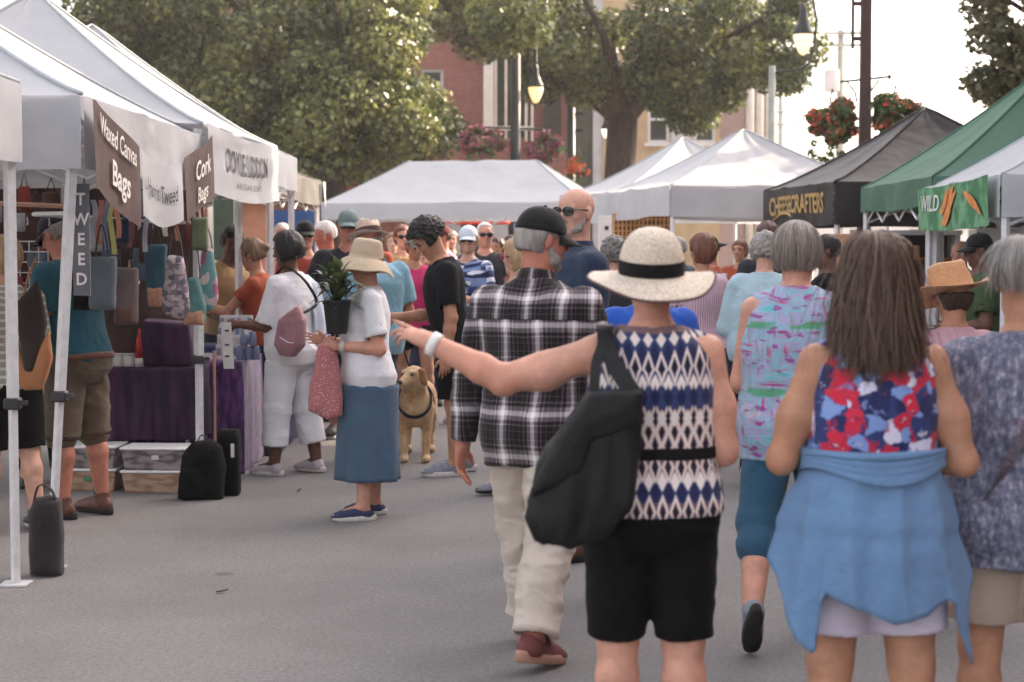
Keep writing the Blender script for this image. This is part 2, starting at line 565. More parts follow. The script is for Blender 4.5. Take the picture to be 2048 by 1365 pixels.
# ================================================================== buildings
def brick(name, c1, c2, mortar, scale=1.0):
    def f():
        x, y, z = sep(coords('Object'))
        n = NT.cur.nodes.new('ShaderNodeTexBrick')
        NT.cur.links.new(comb(x + y, z), n.inputs[0])
        n.inputs['Scale'].default_value = 4.4 * scale
        n.inputs['Color1'].default_value = (*c1, 1); n.inputs['Color2'].default_value = (*c2, 1)
        n.inputs['Mortar'].default_value = (*mortar, 1); n.inputs['Mortar Size'].default_value = 0.014
        return mixc(noise(coords('Object'), 0.9, 4).ss(0.35, 0.75) * 0.4, E(n.outputs[0]), tuple(v * 0.6 for v in c1))
    return material(name, f, 0.9)


M_BRICK = brick('red_brick', (0.24, 0.075, 0.055), (0.31, 0.115, 0.085), (0.33, 0.27, 0.24))
M_TAN = material('tan_stucco', varied((0.50, 0.36, 0.22), 0.12, 2), 0.9)
M_PINK = material('pink_stucco', varied((0.42, 0.30, 0.27), 0.1, 2), 0.9)
M_CREAM = material('cream_paint', varied((0.72, 0.64, 0.56), 0.08, 3), 0.7)
M_LGREY = material('light_grey_paint', varied((0.52, 0.50, 0.50), 0.08, 3), 0.7)
M_GRNGREY = material('green_grey_wall', varied((0.13, 0.14, 0.115), 0.15, 2), 0.85)
M_WHITEW = material('white_paint', varied((0.78, 0.76, 0.74), 0.05, 3), 0.6)
M_DARKW = material('dark_storefront', varied((0.035, 0.03, 0.028), 0.3, 3), 0.5)
M_REDBR = material('red_brown_wall', varied((0.20, 0.072, 0.045), 0.25, 1.5), 0.9)
M_GLASS = material('window_glass', varied((0.05, 0.06, 0.06), 0.4, 1.5), 0.12, spec=0.8)
M_AWN = material('grey_awning_cloth', varied((0.14, 0.13, 0.135), 0.12, 3), 0.85)


def facade(x0, x1, z0, z1, holes, y, depth, name, mat, parent, back=6.0):
    """a wall with real openings; holes: (xa, xb, za, zb)"""
    xs = sorted({x0, x1, *[h[0] for h in holes], *[h[1] for h in holes]})
    zs = sorted({z0, z1, *[h[2] for h in holes], *[h[3] for h in holes]})
    mb = MB()
    for i in range(len(xs) - 1):
        for j in range(len(zs) - 1):
            cx, cz = (xs[i] + xs[i + 1]) / 2, (zs[j] + zs[j + 1]) / 2
            if any(h[0] < cx < h[1] and h[2] < cz < h[3] for h in holes): continue
            mb.add([(xs[i], y, zs[j]), (xs[i + 1], y, zs[j]), (xs[i + 1], y, zs[j + 1]), (xs[i], y, zs[j + 1])], [(0, 1, 2, 3)])
    for a, b, c, d in holes:
        v = [(a, y, c), (b, y, c), (b, y, d), (a, y, d), (a, y + depth, c), (b, y + depth, c), (b, y + depth, d), (a, y + depth, d)]
        mb.add(v, [(0, 4, 5, 1), (1, 5, 6, 2), (2, 6, 7, 3), (3, 7, 4, 0)])
    v = [(x0, y, z0), (x1, y, z0), (x1, y, z1), (x0, y, z1), (x0, y + back, z0), (x1, y + back, z0), (x1, y + back, z1), (x0, y + back, z1)]
    mb.add(v, [(1, 5, 6, 2), (4, 0, 3, 7), (3, 2, 6, 7), (5, 4, 7, 6)])
    return mb.build(name, mat, parent)


def window(parent, h, y, depth, frame_mat, sash=True, mull=0):
    a, b, c, d = h
    fw = 0.09
    w = MB()
    yy = y + depth * 0.5
    for cx, cz, sx, sz in (((a + fw / 2), (c + d) / 2, fw, d - c), ((b - fw / 2), (c + d) / 2, fw, d - c), ((a + b) / 2, c + fw / 2, b - a - 2 * fw, fw), ((a + b) / 2, d - fw / 2, b - a - 2 * fw, fw)):
        w.box((cx, yy, cz), (sx, 0.1, sz))
    if sash: w.box(((a + b) / 2, yy + 0.005, (c + d) / 2), (b - a - 2 * fw, 0.08, 0.07))
    for m in range(mull):
        w.box((a + (b - a) * (m + 1) / (mull + 1), yy + 0.004, (c + d) / 2), (0.06, 0.08, d - c - 2 * fw))
    wo = w.build('window', frame_mat, parent)
    MB().box(((a + b) / 2, yy + 0.06, (c + d) / 2), (b - a - 0.02, 0.02, d - c - 0.02)).build('pane', M_GLASS, wo)
    MB().box(((a + b) / 2, y - 0.03, c - 0.05), (b - a + 0.2, 0.14, 0.09)).build('sill', frame_mat, wo)
    return wo


YB = 52.0
def bx(px): return gx(px, YB)
def bz(py): return W(1024, py, YB).z


b1 = thing('brick_building', 'red brick building behind the left tree with a cream window bay', 'building', (bx(800), YB, 0))
def loc_children(root):
    for ch in root.children: ch.location = -Vector(root.location)
hs = [(bx(843), bx(888), bz(222), bz(138)), (bx(740), bx(785), bz(222), bz(138)), (bx(640), bx(685), bz(222), bz(138)),
      (bx(843), bx(888), bz(40), bz(-50)), (bx(740), bx(785), bz(40), bz(-50))]
facade(bx(430), bx(1150), 0, 11.5, hs + [(bx(740), bx(1120), 0.3, 3.0)], YB, 0.25, 'wall', M_BRICK, b1)
for h in hs: window(b1, h, YB, 0.25, M_LGREY)
MB().box(((bx(740) + bx(1120)) / 2, YB + 0.6, 1.6), (bx(1120) - bx(740), 0.6, 2.7)).build('storefront', M_DARKW, b1)
for x0 in (bx(905), bx(1000)):
    MB().box((x0, YB - 0.02, 1.5), (0.5, 0.2, 3.0)).build('pier', M_LGREY, b1)
# the bay with tall narrow windows
bay = MB().box((bx(978), YB - 0.35, bz(90)), (0.3, 0.7, 5.2)).build('bay_pilaster', M_CREAM, b1)
bayw = MB()
for px in (992, 1012, 1030, 1052, 1064):
    bayw.box((bx(px), YB - 0.12, bz(170)), (0.075, 0.2, 3.4))
bayw.box((bx(1028), YB - 0.14, bz(258)), (1.2, 0.26, 0.12))
bayw.build('bay_frame', M_CREAM, b1)
MB().box((bx(1020), YB - 0.03, bz(170)), (0.9, 0.02, 3.2)).build('bay_glass', M_GLASS, b1)
MB().box((bx(985), YB - 0.3, bz(45)), (1.0, 0.6, 0.5)).build('bay_cornice', M_PINK, b1)
MB().box((bx(1103), YB - 0.05, bz(190)), (0.55, 0.2, 3.6)).build('downpipe_panel', M_DARKW, b1)
aw = MB()
xa, xb = bx(728), bx(905)
aw.loft([[(xa, YB - 0.02, bz(322)), (xb, YB - 0.02, bz(322))], [(xa - 0.1, YB - 1.6, bz(385)), (xb, YB - 1.6, bz(372))]], cap=False, closed=False)
aw.build('awning', M_AWN, b1)
MB().tube([(xa - 0.1, YB - 1.62, bz(386)), (xb, YB - 1.62, bz(373))], 0.07, 6).build('painted_sunlit_edge', M_CREAM, b1)  # cream tube puts the awning's sunlit front edge into colour
loc_children(b1)

b1b = thing('brick_kiosk', 'low red brown brick wall and doorway behind the left tree trunk', 'building', (gx(700, 44), 44, 0))
MB().box((gx(690, 44), 44.6, 1.75), (3.4, 1.2, 3.5)).build('wall', M_REDBR, b1b)
MB().box((gx(690, 44), 44.5, 3.58), (3.7, 1.6, 0.16)).build('roof', M_DARKW, b1b)
loc_children(b1b)

b2 = thing('green_grey_building', 'narrow green grey building with white corner post between brick and tan houses', 'building', (bx(1175), YB, 0))
facade(bx(1150.5), bx(1204), 0, 10.5, [], YB + 0.4, 0.2, 'wall', M_GRNGREY, b2)
MB().box((bx(1196), YB + 0.28, 4.6), (0.32, 0.3, 9.2)).build('corner_post', M_LGREY, b2)
loc_children(b2)

b3 = thing('tan_building', 'tan stucco building with white framed windows behind the middle tree', 'building', (bx(1320), YB, 0))
hs3 = [(bx(1294), bx(1338), bz(286), bz(190)), (bx(1386), bx(1430), bz(286), bz(190)), (bx(1294), bx(1338), bz(110), bz(20)), (bx(1386), bx(1430), bz(110), bz(20))]
facade(bx(1204.5), bx(1438), 0, 10.8, hs3, YB + 0.1, 0.25, 'wall', M_TAN, b3)
for h in hs3: window(b3, h, YB + 0.1, 0.25, M_WHITEW)
MB().box((bx(1362), YB + 0.06, bz(195)), (bx(1384) - bx(1340), 0.1, 3.2)).build('grey_panel', M_LGREY, b3)
loc_children(b3)
b4 = thing('pink_building', 'pinkish stucco building next to the tan one', 'building', (bx(1463), YB, 0))
facade(bx(1438.5), bx(1488), 0, 10.8, [], YB + 0.2, 0.25, 'wall', M_PINK, b4)
loc_children(b4)
b5 = thing('white_building', 'white columned end house beside the open sky', 'building', (bx(1515), YB, 0))
facade(bx(1488.5), bx(1551), 0, 10.6, [], YB + 0.3, 0.2, 'wall', M_WHITEW, b5)
cc = MB()
for px in (1498, 1517, 1536): cc.tube([(bx(px), YB + 0.1, 0), (bx(px), YB + 0.1, 10.3)], 0.13, 10)
cc.build('column_row', M_CREAM, b5, True)
loc_children(b5)

# sunlit far houses low on the right, and shopfronts beyond the right row
def plain_house(label, x0, x1, y, h, mat, nwin, rooft=True):
    b = thing('far_house', label, 'building', ((x0 + x1) / 2, y, 0))
    step = (x1 - x0) / nwin
    hs = [(x0 + step * (i + 0.28), x0 + step * (i + 0.72), 1.0, 2.6) for i in range(nwin)]
    facade(x0, x1, 0, h, hs, y, 0.2, 'wall', mat, b, 5)
    for q in hs: window(b, q, y, 0.2, M_WHITEW)
    if rooft:
        m = MB(); m.loft([[(x0 - .3, y - .4, h), (x1 + .3, y - .4, h), (x1 + .3, y + 5.3, h), (x0 - .3, y + 5.3, h)],
                          [(x0 + .5, y + 2.3, h + 1.1), (x1 - .5, y + 2.3, h + 1.1), (x1 - .5, y + 2.5, h + 1.1), (x0 + .5, y + 2.5, h + 1.1)]])
        m.build('roof', M_AWN, b)
    loc_children(b)
plain_house('dim brown house across the end of the street behind the left tents', -26, -9.2, 47, 6.5, M_REDBR, 5)
plain_house('pale far house low behind the white right hand tents', 11.5, 22, 76, 2.9, M_WHITEW, 4)
plain_house('beige far house low behind the right hand tents at the edge', 23, 38, 78, 2.9, M_CREAM, 5)

# right side of the street beside the camera: an added, unseen block sized to shade the near crowd
b6 = thing('added_shade_building', 'added brick block out of view on the right that shades the near crowd', 'building', (10.5, 10, 0))
hs6 = []
def side_wall():
    mb = MB()
    mb.box((14.0, 6.2, 5.9), (6.0, 32.4, 11.8))
    mb.build('wall', M_BRICK, b6)
    for i in range(7):
        w = MB().box((10.97, -8 + i * 4.0, 6.4), (0.06, 1.2, 1.9)).build('window', M_CREAM, b6)
        MB().box((10.935, -8 + i * 4.0, 6.4), (0.02, 1.0, 1.7)).build('pane', M_GLASS, w)
    MB().box((13.9, 6.2, 11.95), (6.4, 32.8, 0.3)).build('cornice', M_LGREY, b6)
side_wall(); loc_children(b6)

# ================================================================== trees
def leaf_mat(name, a, b, tl=0.4):
    def f():
        return mixc(attr('tint'), a, b)
    return material(name, f, 0.36, spec=0.7, translucent=tl)


M_LEAF = leaf_mat('broad_leaves', (0.028, 0.052, 0.014), (0.27, 0.285, 0.085))  # pale end of the tint puts sunlit leaf highlights into the colour
M_LEAF2 = leaf_mat('dry_edged_leaves', (0.055, 0.058, 0.022), (0.15, 0.135, 0.055))
def bark():
    v = coords('Object', (1, 1, 0.25))
    n = noise(v, 14, 4, 0.65)
    return mixc(n.ss(0.35, 0.65), (0.025, 0.015, 0.011), (0.075, 0.044, 0.031))
M_BARK = material('bark', bark, 0.95, lambda: noise(coords('Object', (1, 1, 0.25)), 14, 4, 0.7), 0.08)


def leaves_np(centres, radii, n, size, rng, flat=0.75):
    """n leaf quads scattered through clumps, denser to the outside of each"""
    k = rng.choice(len(centres), n, p=radii ** 2 / np.sum(radii ** 2))
    d = rng.normal(size=(n, 3)); d /= np.linalg.norm(d, axis=1)[:, None]
    r = radii[k] * rng.uniform(0.25, 1.0, n) ** 0.55
    P = centres[k] + d * r[:, None] * np.array([1, 1, flat])
    N = d * 0.55 + rng.normal(size=(n, 3)) * 0.55 + np.array([0, 0, 0.55])
    N /= np.linalg.norm(N, axis=1)[:, None]
    A = np.cross(N, rng.normal(size=(n, 3))); A /= np.linalg.norm(A, axis=1)[:, None]
    B = np.cross(N, A)
    s = size * rng.uniform(0.6, 1.35, n)[:, None]
    V = np.stack([P - A * s * .5, P + B * s * .36 + N * s * .08, P + A * s * .55 - N * s * .1, P - B * s * .36 + N * s * .08], 1).reshape(-1, 3)
    F = np.arange(4 * n).reshape(-1, 4)
    tint = np.repeat(np.clip(rng.normal(0.42, 0.33, n) + 0.2 * rng.normal(size=len(centres))[k], 0, 1), 4)
    return V, F, tint


def tree(label, base, trunk_r, crown, n, size, mat, seed, nclump=70, fork=None, trunk_h=None, keep=None, cr=(0.5, 1.0)):
    """crown: list of ellipsoids (centre, radii, weight) filled with leaf clumps"""
    rng = np.random.default_rng(seed)
    t = thing('street_tree', label, 'tree', base, 0, 'street trees')
    base = np.array(base, float)
    cs, rs = [], []
    wts = np.array([c[2] for c in crown]); wts = wts / wts.sum()
    while len(cs) < nclump:
        c = crown[rng.choice(len(crown), p=wts)]
        d = rng.normal(size=3); d /= np.linalg.norm(d)
        p = np.array(c[0]) + d * np.array(c[1]) * rng.uniform(0.35, 1.0) ** 0.5
        if keep and not keep(p): continue
        cs.append(p - base); rs.append(rng.uniform(*cr))
    cs, rs = np.array(cs), np.array(rs)
    V, F, tint = leaves_np(cs, rs, n, size, rng)
    np_mesh('crown', V, F, mat, t, smooth=False, att=tint)
    h = trunk_h
    mb = MB()
    top = Vector((0.1, 0, h))
    mb.tube([Vector((0, 0, -0.05)), Vector((0.02, 0, 0.35)), Vector((0, 0.02, h * 0.5)), top], [trunk_r * 1.5, trunk_r * 1.1, trunk_r * 0.95, trunk_r * 0.9], 14)
    for i in rng.choice(len(cs), 16, replace=False):
        e = Vector(cs[i]); m1 = top.lerp(e, 0.45) + Vector((rng.uniform(-.3, .3), rng.uniform(-.3, .3), 0.25))
        mb.tube([top - Vector((0, 0, 0.25)), top.lerp(m1, 0.5), m1, e], [trunk_r * 0.55, trunk_r * 0.38, trunk_r * 0.22, 0.03], 7)
    mb.build('trunk', M_BARK, t, True)
    return t


def PX(px, py, y): return tuple(W(px, py, y))
YT = 38.0
sT = F_PX / YT
tree('large leafy tree with a sunlit crown above the left tents', (gx(660, YT), YT, 0), 0.36,
     [(PX(480, 60, YT), (2.9, 2.4, 3.4), 5), (PX(700, 60, YT), (1.75, 2.0, 2.6), 2.6), (PX(600, 230, YT - .5), (2.2, 2.0, 1.1), 2.2), (PX(780, 240, YT - .5), (1.15, 1.4, 0.7), 1.0), (PX(350, 120, YT), (1.2, 1.5, 1.3), 1.0), (PX(270, 50, YT), (0.9, 1.2, 1.0), .9), (PX(680, 160, YT - 1), (1.3, 1.2, 1.5), 1.8), (PX(660, 305, YT - .6), (1.3, 1.2, 0.35), .7)],
     120000, 0.135, M_LEAF, 21, 185, trunk_h=3.6, cr=(.4, .95))
YT2 = 43.0
tree('tree with a thick bare trunk in the middle above the white tents', (gx(1236, YT2), YT2, 0), 0.42,
     [(PX(1180, 20, YT2), (3.6, 2.8, 2.1), 5), (PX(1430, 70, YT2), (1.9, 2.2, 1.6), 2.4), (PX(930, 20, YT2), (1.5, 2.0, 1.1), 1.4), (PX(1130, 160, YT2 - .5), (1.0, 1.3, 0.5), .8), (PX(1400, 190, YT2 - .5), (0.9, 1.3, 0.45), .7), (PX(1560, 100, YT2 - 1), (1.0, 1.1, 1.2), 1.0), (PX(1040, 45, 34.6), (0.9, 0.4, 0.45), .5)],
     72000, 0.14, M_LEAF, 22, 105, trunk_h=5.0, cr=(.4, .95))
YT3 = 27.0
tree('backlit thin leaved tree at the top right corner', (gx(2230, YT3), YT3, 0), 0.26,
     [(PX(2080, 20, YT3), (1.2, 1.5, 1.0), 3), (PX(2030, 110, YT3), (0.75, 1.0, 0.6), 1.4), (PX(2120, 180, YT3), (1.2, 1.3, 0.6), 1.6), (PX(2250, 60, YT3), (1.6, 1.6, 1.5), 2)],
     15000, 0.13, M_LEAF2, 23, 70, trunk_h=4.0, cr=(0.22, 0.5))

tree('added tree out of view on the right that dapples sun on the crowd', (11.8, 23.0, 0), 0.3, [((11.3, 23.0, 8.6), (2.6, 3.4, 2.8), 1)], 11000, 0.24, M_LEAF, 26, 55, trunk_h=5.5, cr=(.5, 1.0))  # added out of view, sparse crown placed to dapple sun on the crowd
tree('tall tree added out of view on the right to shade the long tent', (14.0, 40.0, 0), 0.4, [((13.6, 40.0, 12.2), (4.2, 3.6, 3.6), 1)], 16000, 0.34, M_LEAF, 25, 60, trunk_h=8.0, cr=(.7, 1.3))  # unseen tree, its high crown placed to keep sun off the long tent
# ================================================================== lamps, posts, flower baskets
M_IRON = material('black_iron', varied((0.012, 0.016, 0.014), 0.2), 0.45)
M_BRNPOST = material('brown_post_paint', varied((0.062, 0.032, 0.028), 0.15, 3), 0.55)
M_POLE = material('weathered_pole', varied((0.30, 0.31, 0.27), 0.15, 3), 0.8)
def bulb(name, c, s): return material(name, (0.8, 0.7, 0.5), 0.3, emission=(c, s))
M_BULB = bulb('amber_lamp_glass', (1.0, 0.50, 0.13), 0.24)
M_BULB2 = bulb('warm_lamp_glass', (1.0, 0.70, 0.42), 0.21)
M_BULB3 = bulb('white_lamp_glass', (1.0, 0.9, 0.8), 0.4)


def pendant(t, c, k, glass):
    """bell shaped lamp hanging under c, glass facing down; k is half the bell width"""
    c = Vector(c)
    MB().lathe([(0.10 * k, 0.0), (0.22 * k, -0.1 * k), (0.35 * k, -0.6 * k), (0.42 * k, -1.3 * k), (0.62 * k, -1.9 * k), (1.0 * k, -2.7 * k), (1.02 * k, -2.95 * k)], c, 18).build('lamp_shade', M_IRON, t, True)
    MB().lathe([(0.97 * k, -2.96 * k), (0.93 * k, -3.4 * k), (0.72 * k, -4.1 * k), (0.42 * k, -4.7 * k), (0.1 * k, -4.95 * k)], c, 18).build('lamp_glass', glass, t, True)


y = 36.0
lp = thing('street_lamp', 'black street lamp with an amber pendant beside two purple flower baskets', 'lamp', (gx(1031, y), y, 0), 0, 'street lamps')
o = lp.location
MB().tube([(0, 0, 0), (0, 0, 0.5), (0, 0, 0.55), (0, 0, 6.5)], [0.2, 0.18, 0.12, 0.10], 12).build('pole', M_IRON, lp, True)
hx_ = gx(1071, y) - o.x
MB().tube([(0, 0, 6.4), (0.05, 0, 6.8), (hx_ * 0.6, 0, 7.1), (hx_, 0, 6.9), (hx_, 0, 5.5)], 0.035, 6).build('arm', M_IRON, lp)
pendant(lp, (hx_, 0, W(0, 128, y).z), 0.165, M_BULB)
MB().tube([(gx(968, y) - o.x, 0, W(0, 255, y).z), (gx(1085, y) - o.x, 0, W(0, 259, y).z)], 0.022, 6).build('basket_bar', M_IRON, lp)

y2 = 46.0
lp2 = thing('street_lamp', 'farther slim dark lamp post over the orange flower basket', 'lamp', (gx(1141, y2), y2, 0), 0, 'street lamps')
MB().tube([(0, 0, 0), (0, 0, 0.5), (0, 0, 7.0)], [0.2, 0.13, 0.11], 10).build('pole', M_IRON, lp2, True)
br = MB()
for pyy in (228, 262): br.box((0.16, 0, W(0, pyy, y2).z), (0.3, 0.05, 0.06))
br.build('bracket', M_IRON, lp2)
o2 = lp2.location
MB().tube([(0, 0, 6.6), (gx(1210, y2) - o2.x, 0, 6.6), (gx(1210, y2) - o2.x, 0, W(0, 245, y2).z)], 0.03, 6).build('arm', M_IRON, lp2)
pendant(lp2, (gx(1210, y2) - o2.x, 0, W(0, 232, y2).z), 0.12, M_BULB3)

y3 = 31.0
lp3 = thing('street_lamp', 'street lamp with a big pale pendant at the top right beside the tree crown', 'lamp', (gx(1540, y3), y3, 0), 0, 'street lamps')
o3 = lp3.location
MB().tube([(0, 0, 0), (0, 0, 0.6), (0, 0, 4.9)], [0.16, 0.085, 0.06], 10).build('pole', M_POLE, lp3, True)
def q3(px, py): v = W(px, py, y3); return (v.x - o3.x, 0, v.z)
MB().tube([q3(1541, 150), q3(1562, 143), q3(1600, 139), q3(1617, 128), q3(1625, 105), q3(1630, 85), q3(1633, 40), q3(1625, -10), q3(1607, -30), q3(1607, 0)], 0.026, 7).build('arm', M_IRON, lp3, True)
pendant(lp3, q3(1607, 8), 0.185, M_BULB2)

y4 = 24.5
post = thing('banner_post', 'square brown post carrying two hanging baskets of red flowers', 'post', (gx(1725, y4), y4, 0))
o4 = post.location
def q4(px, py): v = W(px, py, y4); return (v.x - o4.x, 0, v.z)
MB().loft([[(x * r, yy * r, z) for x, yy in ((-1, -1), (1, -1), (1, 1), (-1, 1))] for z, r in ((0, 0.11), (0.5, 0.11), (0.55, 0.085), (3.0, 0.08), (3.9, 0.072), (5.6, 0.068))]).build('shaft', M_BRNPOST, post)
bb = MB(); bb.box(q4(1706, 20), (0.04, 0.04, 1.1)); bb.box(q4(1714, 78), (0.11, 0.035, 0.06)); bb.box(q4(1714, 8), (0.11, 0.035, 0.06))
bb.build('banner_bracket', M_BRNPOST, post)
ar = MB(); ar.tube([q4(1680, 164), q4(1778, 154)], 0.017, 6); ar.lathe([(0.01, -0.04), (0.035, 0), (0.01, 0.04)], q4(1779, 154), 8)
for sg, a in ((-1, 1714), (1, 1736)):
    ar.tube([q4(a, 205), q4(a + sg * 4, 185), q4(a + sg * 14, 172), q4(a + sg * 22, 160)], 0.014, 6)
    ar.tube([q4(a + sg * 8, 176), q4(a + sg * 2, 168), q4(a + sg * 1, 160)], 0.010, 5)
ar.build('basket_arm', M_IRON, post)

for lab, px, yy, top, arms, box in (('tall weathered utility pole with cross arms behind the red flower baskets', 1676, 70, 60, ((68, 1640, 1712), (92, 1650, 1712)), (1657, 163)),
                                    ('thin distant utility pole beside the white columned house', 1558, 95, 150, ((225, 1540, 1590), (250, 1545, 1592)), None)):
    u = thing('utility_pole', lab, 'pole', (gx(px, yy), yy, 0))
    MB().tube([(0, 0, 0), (0, 0, W(0, top, yy).z)], [0.2, 0.15], 8).build('pole', M_POLE, u, True)
    ca = MB()
    for py, a, b in arms: ca.box(((gx(a, yy) + gx(b, yy)) / 2 - gx(px, yy), -0.2, W(0, py, yy).z), (gx(b, yy) - gx(a, yy), 0.1, 0.12))
    ca.build('cross_arm', M_POLE, u)
    if box: MB().lathe([(0.3, -0.45), (0.32, -0.4), (0.32, 0.4), (0.25, 0.46)], (gx(box[0], yy) - gx(px, yy), -0.15, W(0, box[1], yy).z), 10).build('transformer', M_LGREY, u, True)


def flower_mat(name, a, b): return material(name, lambda: mixc(attr('tint'), a, b), 0.6, translucent=0.25)
M_BLEAF = leaf_mat('basket_leaves', (0.05, 0.09, 0.025), (0.16, 0.22, 0.06))
M_FRED = flower_mat('red_petals', (0.55, 0.04, 0.03), (0.80, 0.20, 0.11))
M_FPUR = flower_mat('magenta_petals', (0.20, 0.02, 0.075), (0.52, 0.17, 0.25))
M_FORG = flower_mat('orange_petals', (0.75, 0.12, 0.05), (0.85, 0.32, 0.14))


def basket(label, c, r, fm, nf, seed, leafshare=0.5, hang=None):
    rng = np.random.default_rng(seed)
    t = thing('flower_basket', label, 'flower basket', c, 0, 'hanging flower baskets')
    cl = rng.normal(size=(26, 3)); cl /= np.linalg.norm(cl, axis=1)[:, None]
    cl *= np.array([r * .72, r * .6, r * .62]) * rng.uniform(0.4, 1.0, (26, 1)) ** .5
    cl[:, 2] += 0.1 * r
    rad = rng.uniform(0.16, 0.38, 26) * r
    V, F, ti = leaves_np(cl, rad, int(1900 * leafshare), r * 0.17, rng)
    # hanging trails
    tr_ = rng.uniform(-.6, .6, (14, 3)) * r; tr_[:, 2] = -rng.uniform(0.45, 1.15, 14) * r
    V2, F2, t2 = leaves_np(tr_, rng.uniform(0.1, 0.2, 14) * r, 400, r * 0.13, rng)
    np_mesh('foliage', np.vstack([V, V2]), np.vstack([F, F2 + len(V)]), M_BLEAF, t, False, att=np.concatenate([ti, t2]))
    V, F, ti = leaves_np(cl[:16] * 1.08, rad[:16] * 1.05, nf, r * 0.17, rng)
    np_mesh('blossoms', V, F, fm, t, False, att=ti)
    b = MB().lathe([(0.08 * r, -.45 * r), (.34 * r, -.3 * r), (.42 * r, -.05 * r), (.40 * r, -.05 * r), (0.05 * r, -.2 * r)], (0, 0, 0), 14)
    if hang:
        for a in range(3):
            an = a * 2.1
            b.tube([(.4 * r * math.cos(an), .4 * r * math.sin(an), -.05 * r), (0, 0, hang)], 0.008, 4)
    b.build('basket', M_BRNPOST, t)
    return t


basket('basket of mixed red flowers hanging left of the brown post', PX(1664, 252, y4 - .1), 0.45, M_FRED, 620, 1, 1.8, hang=.52)
basket('darker basket of red flowers hanging right of the brown post', PX(1790, 242, y4 - .1), 0.46, M_FRED, 460, 2, 2.0, hang=.5)
basket('basket of pink purple flowers left of the black lamp pole', PX(968, 292, y), 0.52, M_FPUR, 800, 3, .6, hang=.35)
basket('basket of magenta flowers right of the black lamp pole', PX(1088, 300, y), 0.5, M_FPUR, 800, 4, .6, hang=.4)
basket('basket of orange flowers above the end of the long white tent', PX(1158, 335, y2 - 6), 0.36, M_FORG, 900, 5, .2, hang=.5)
# ================================================================== implicit surfaces
def V3(*a): return np.array(a, float)
def unit(v):
    v = np.asarray(v, float); return v / max(1e-9, np.linalg.norm(v))


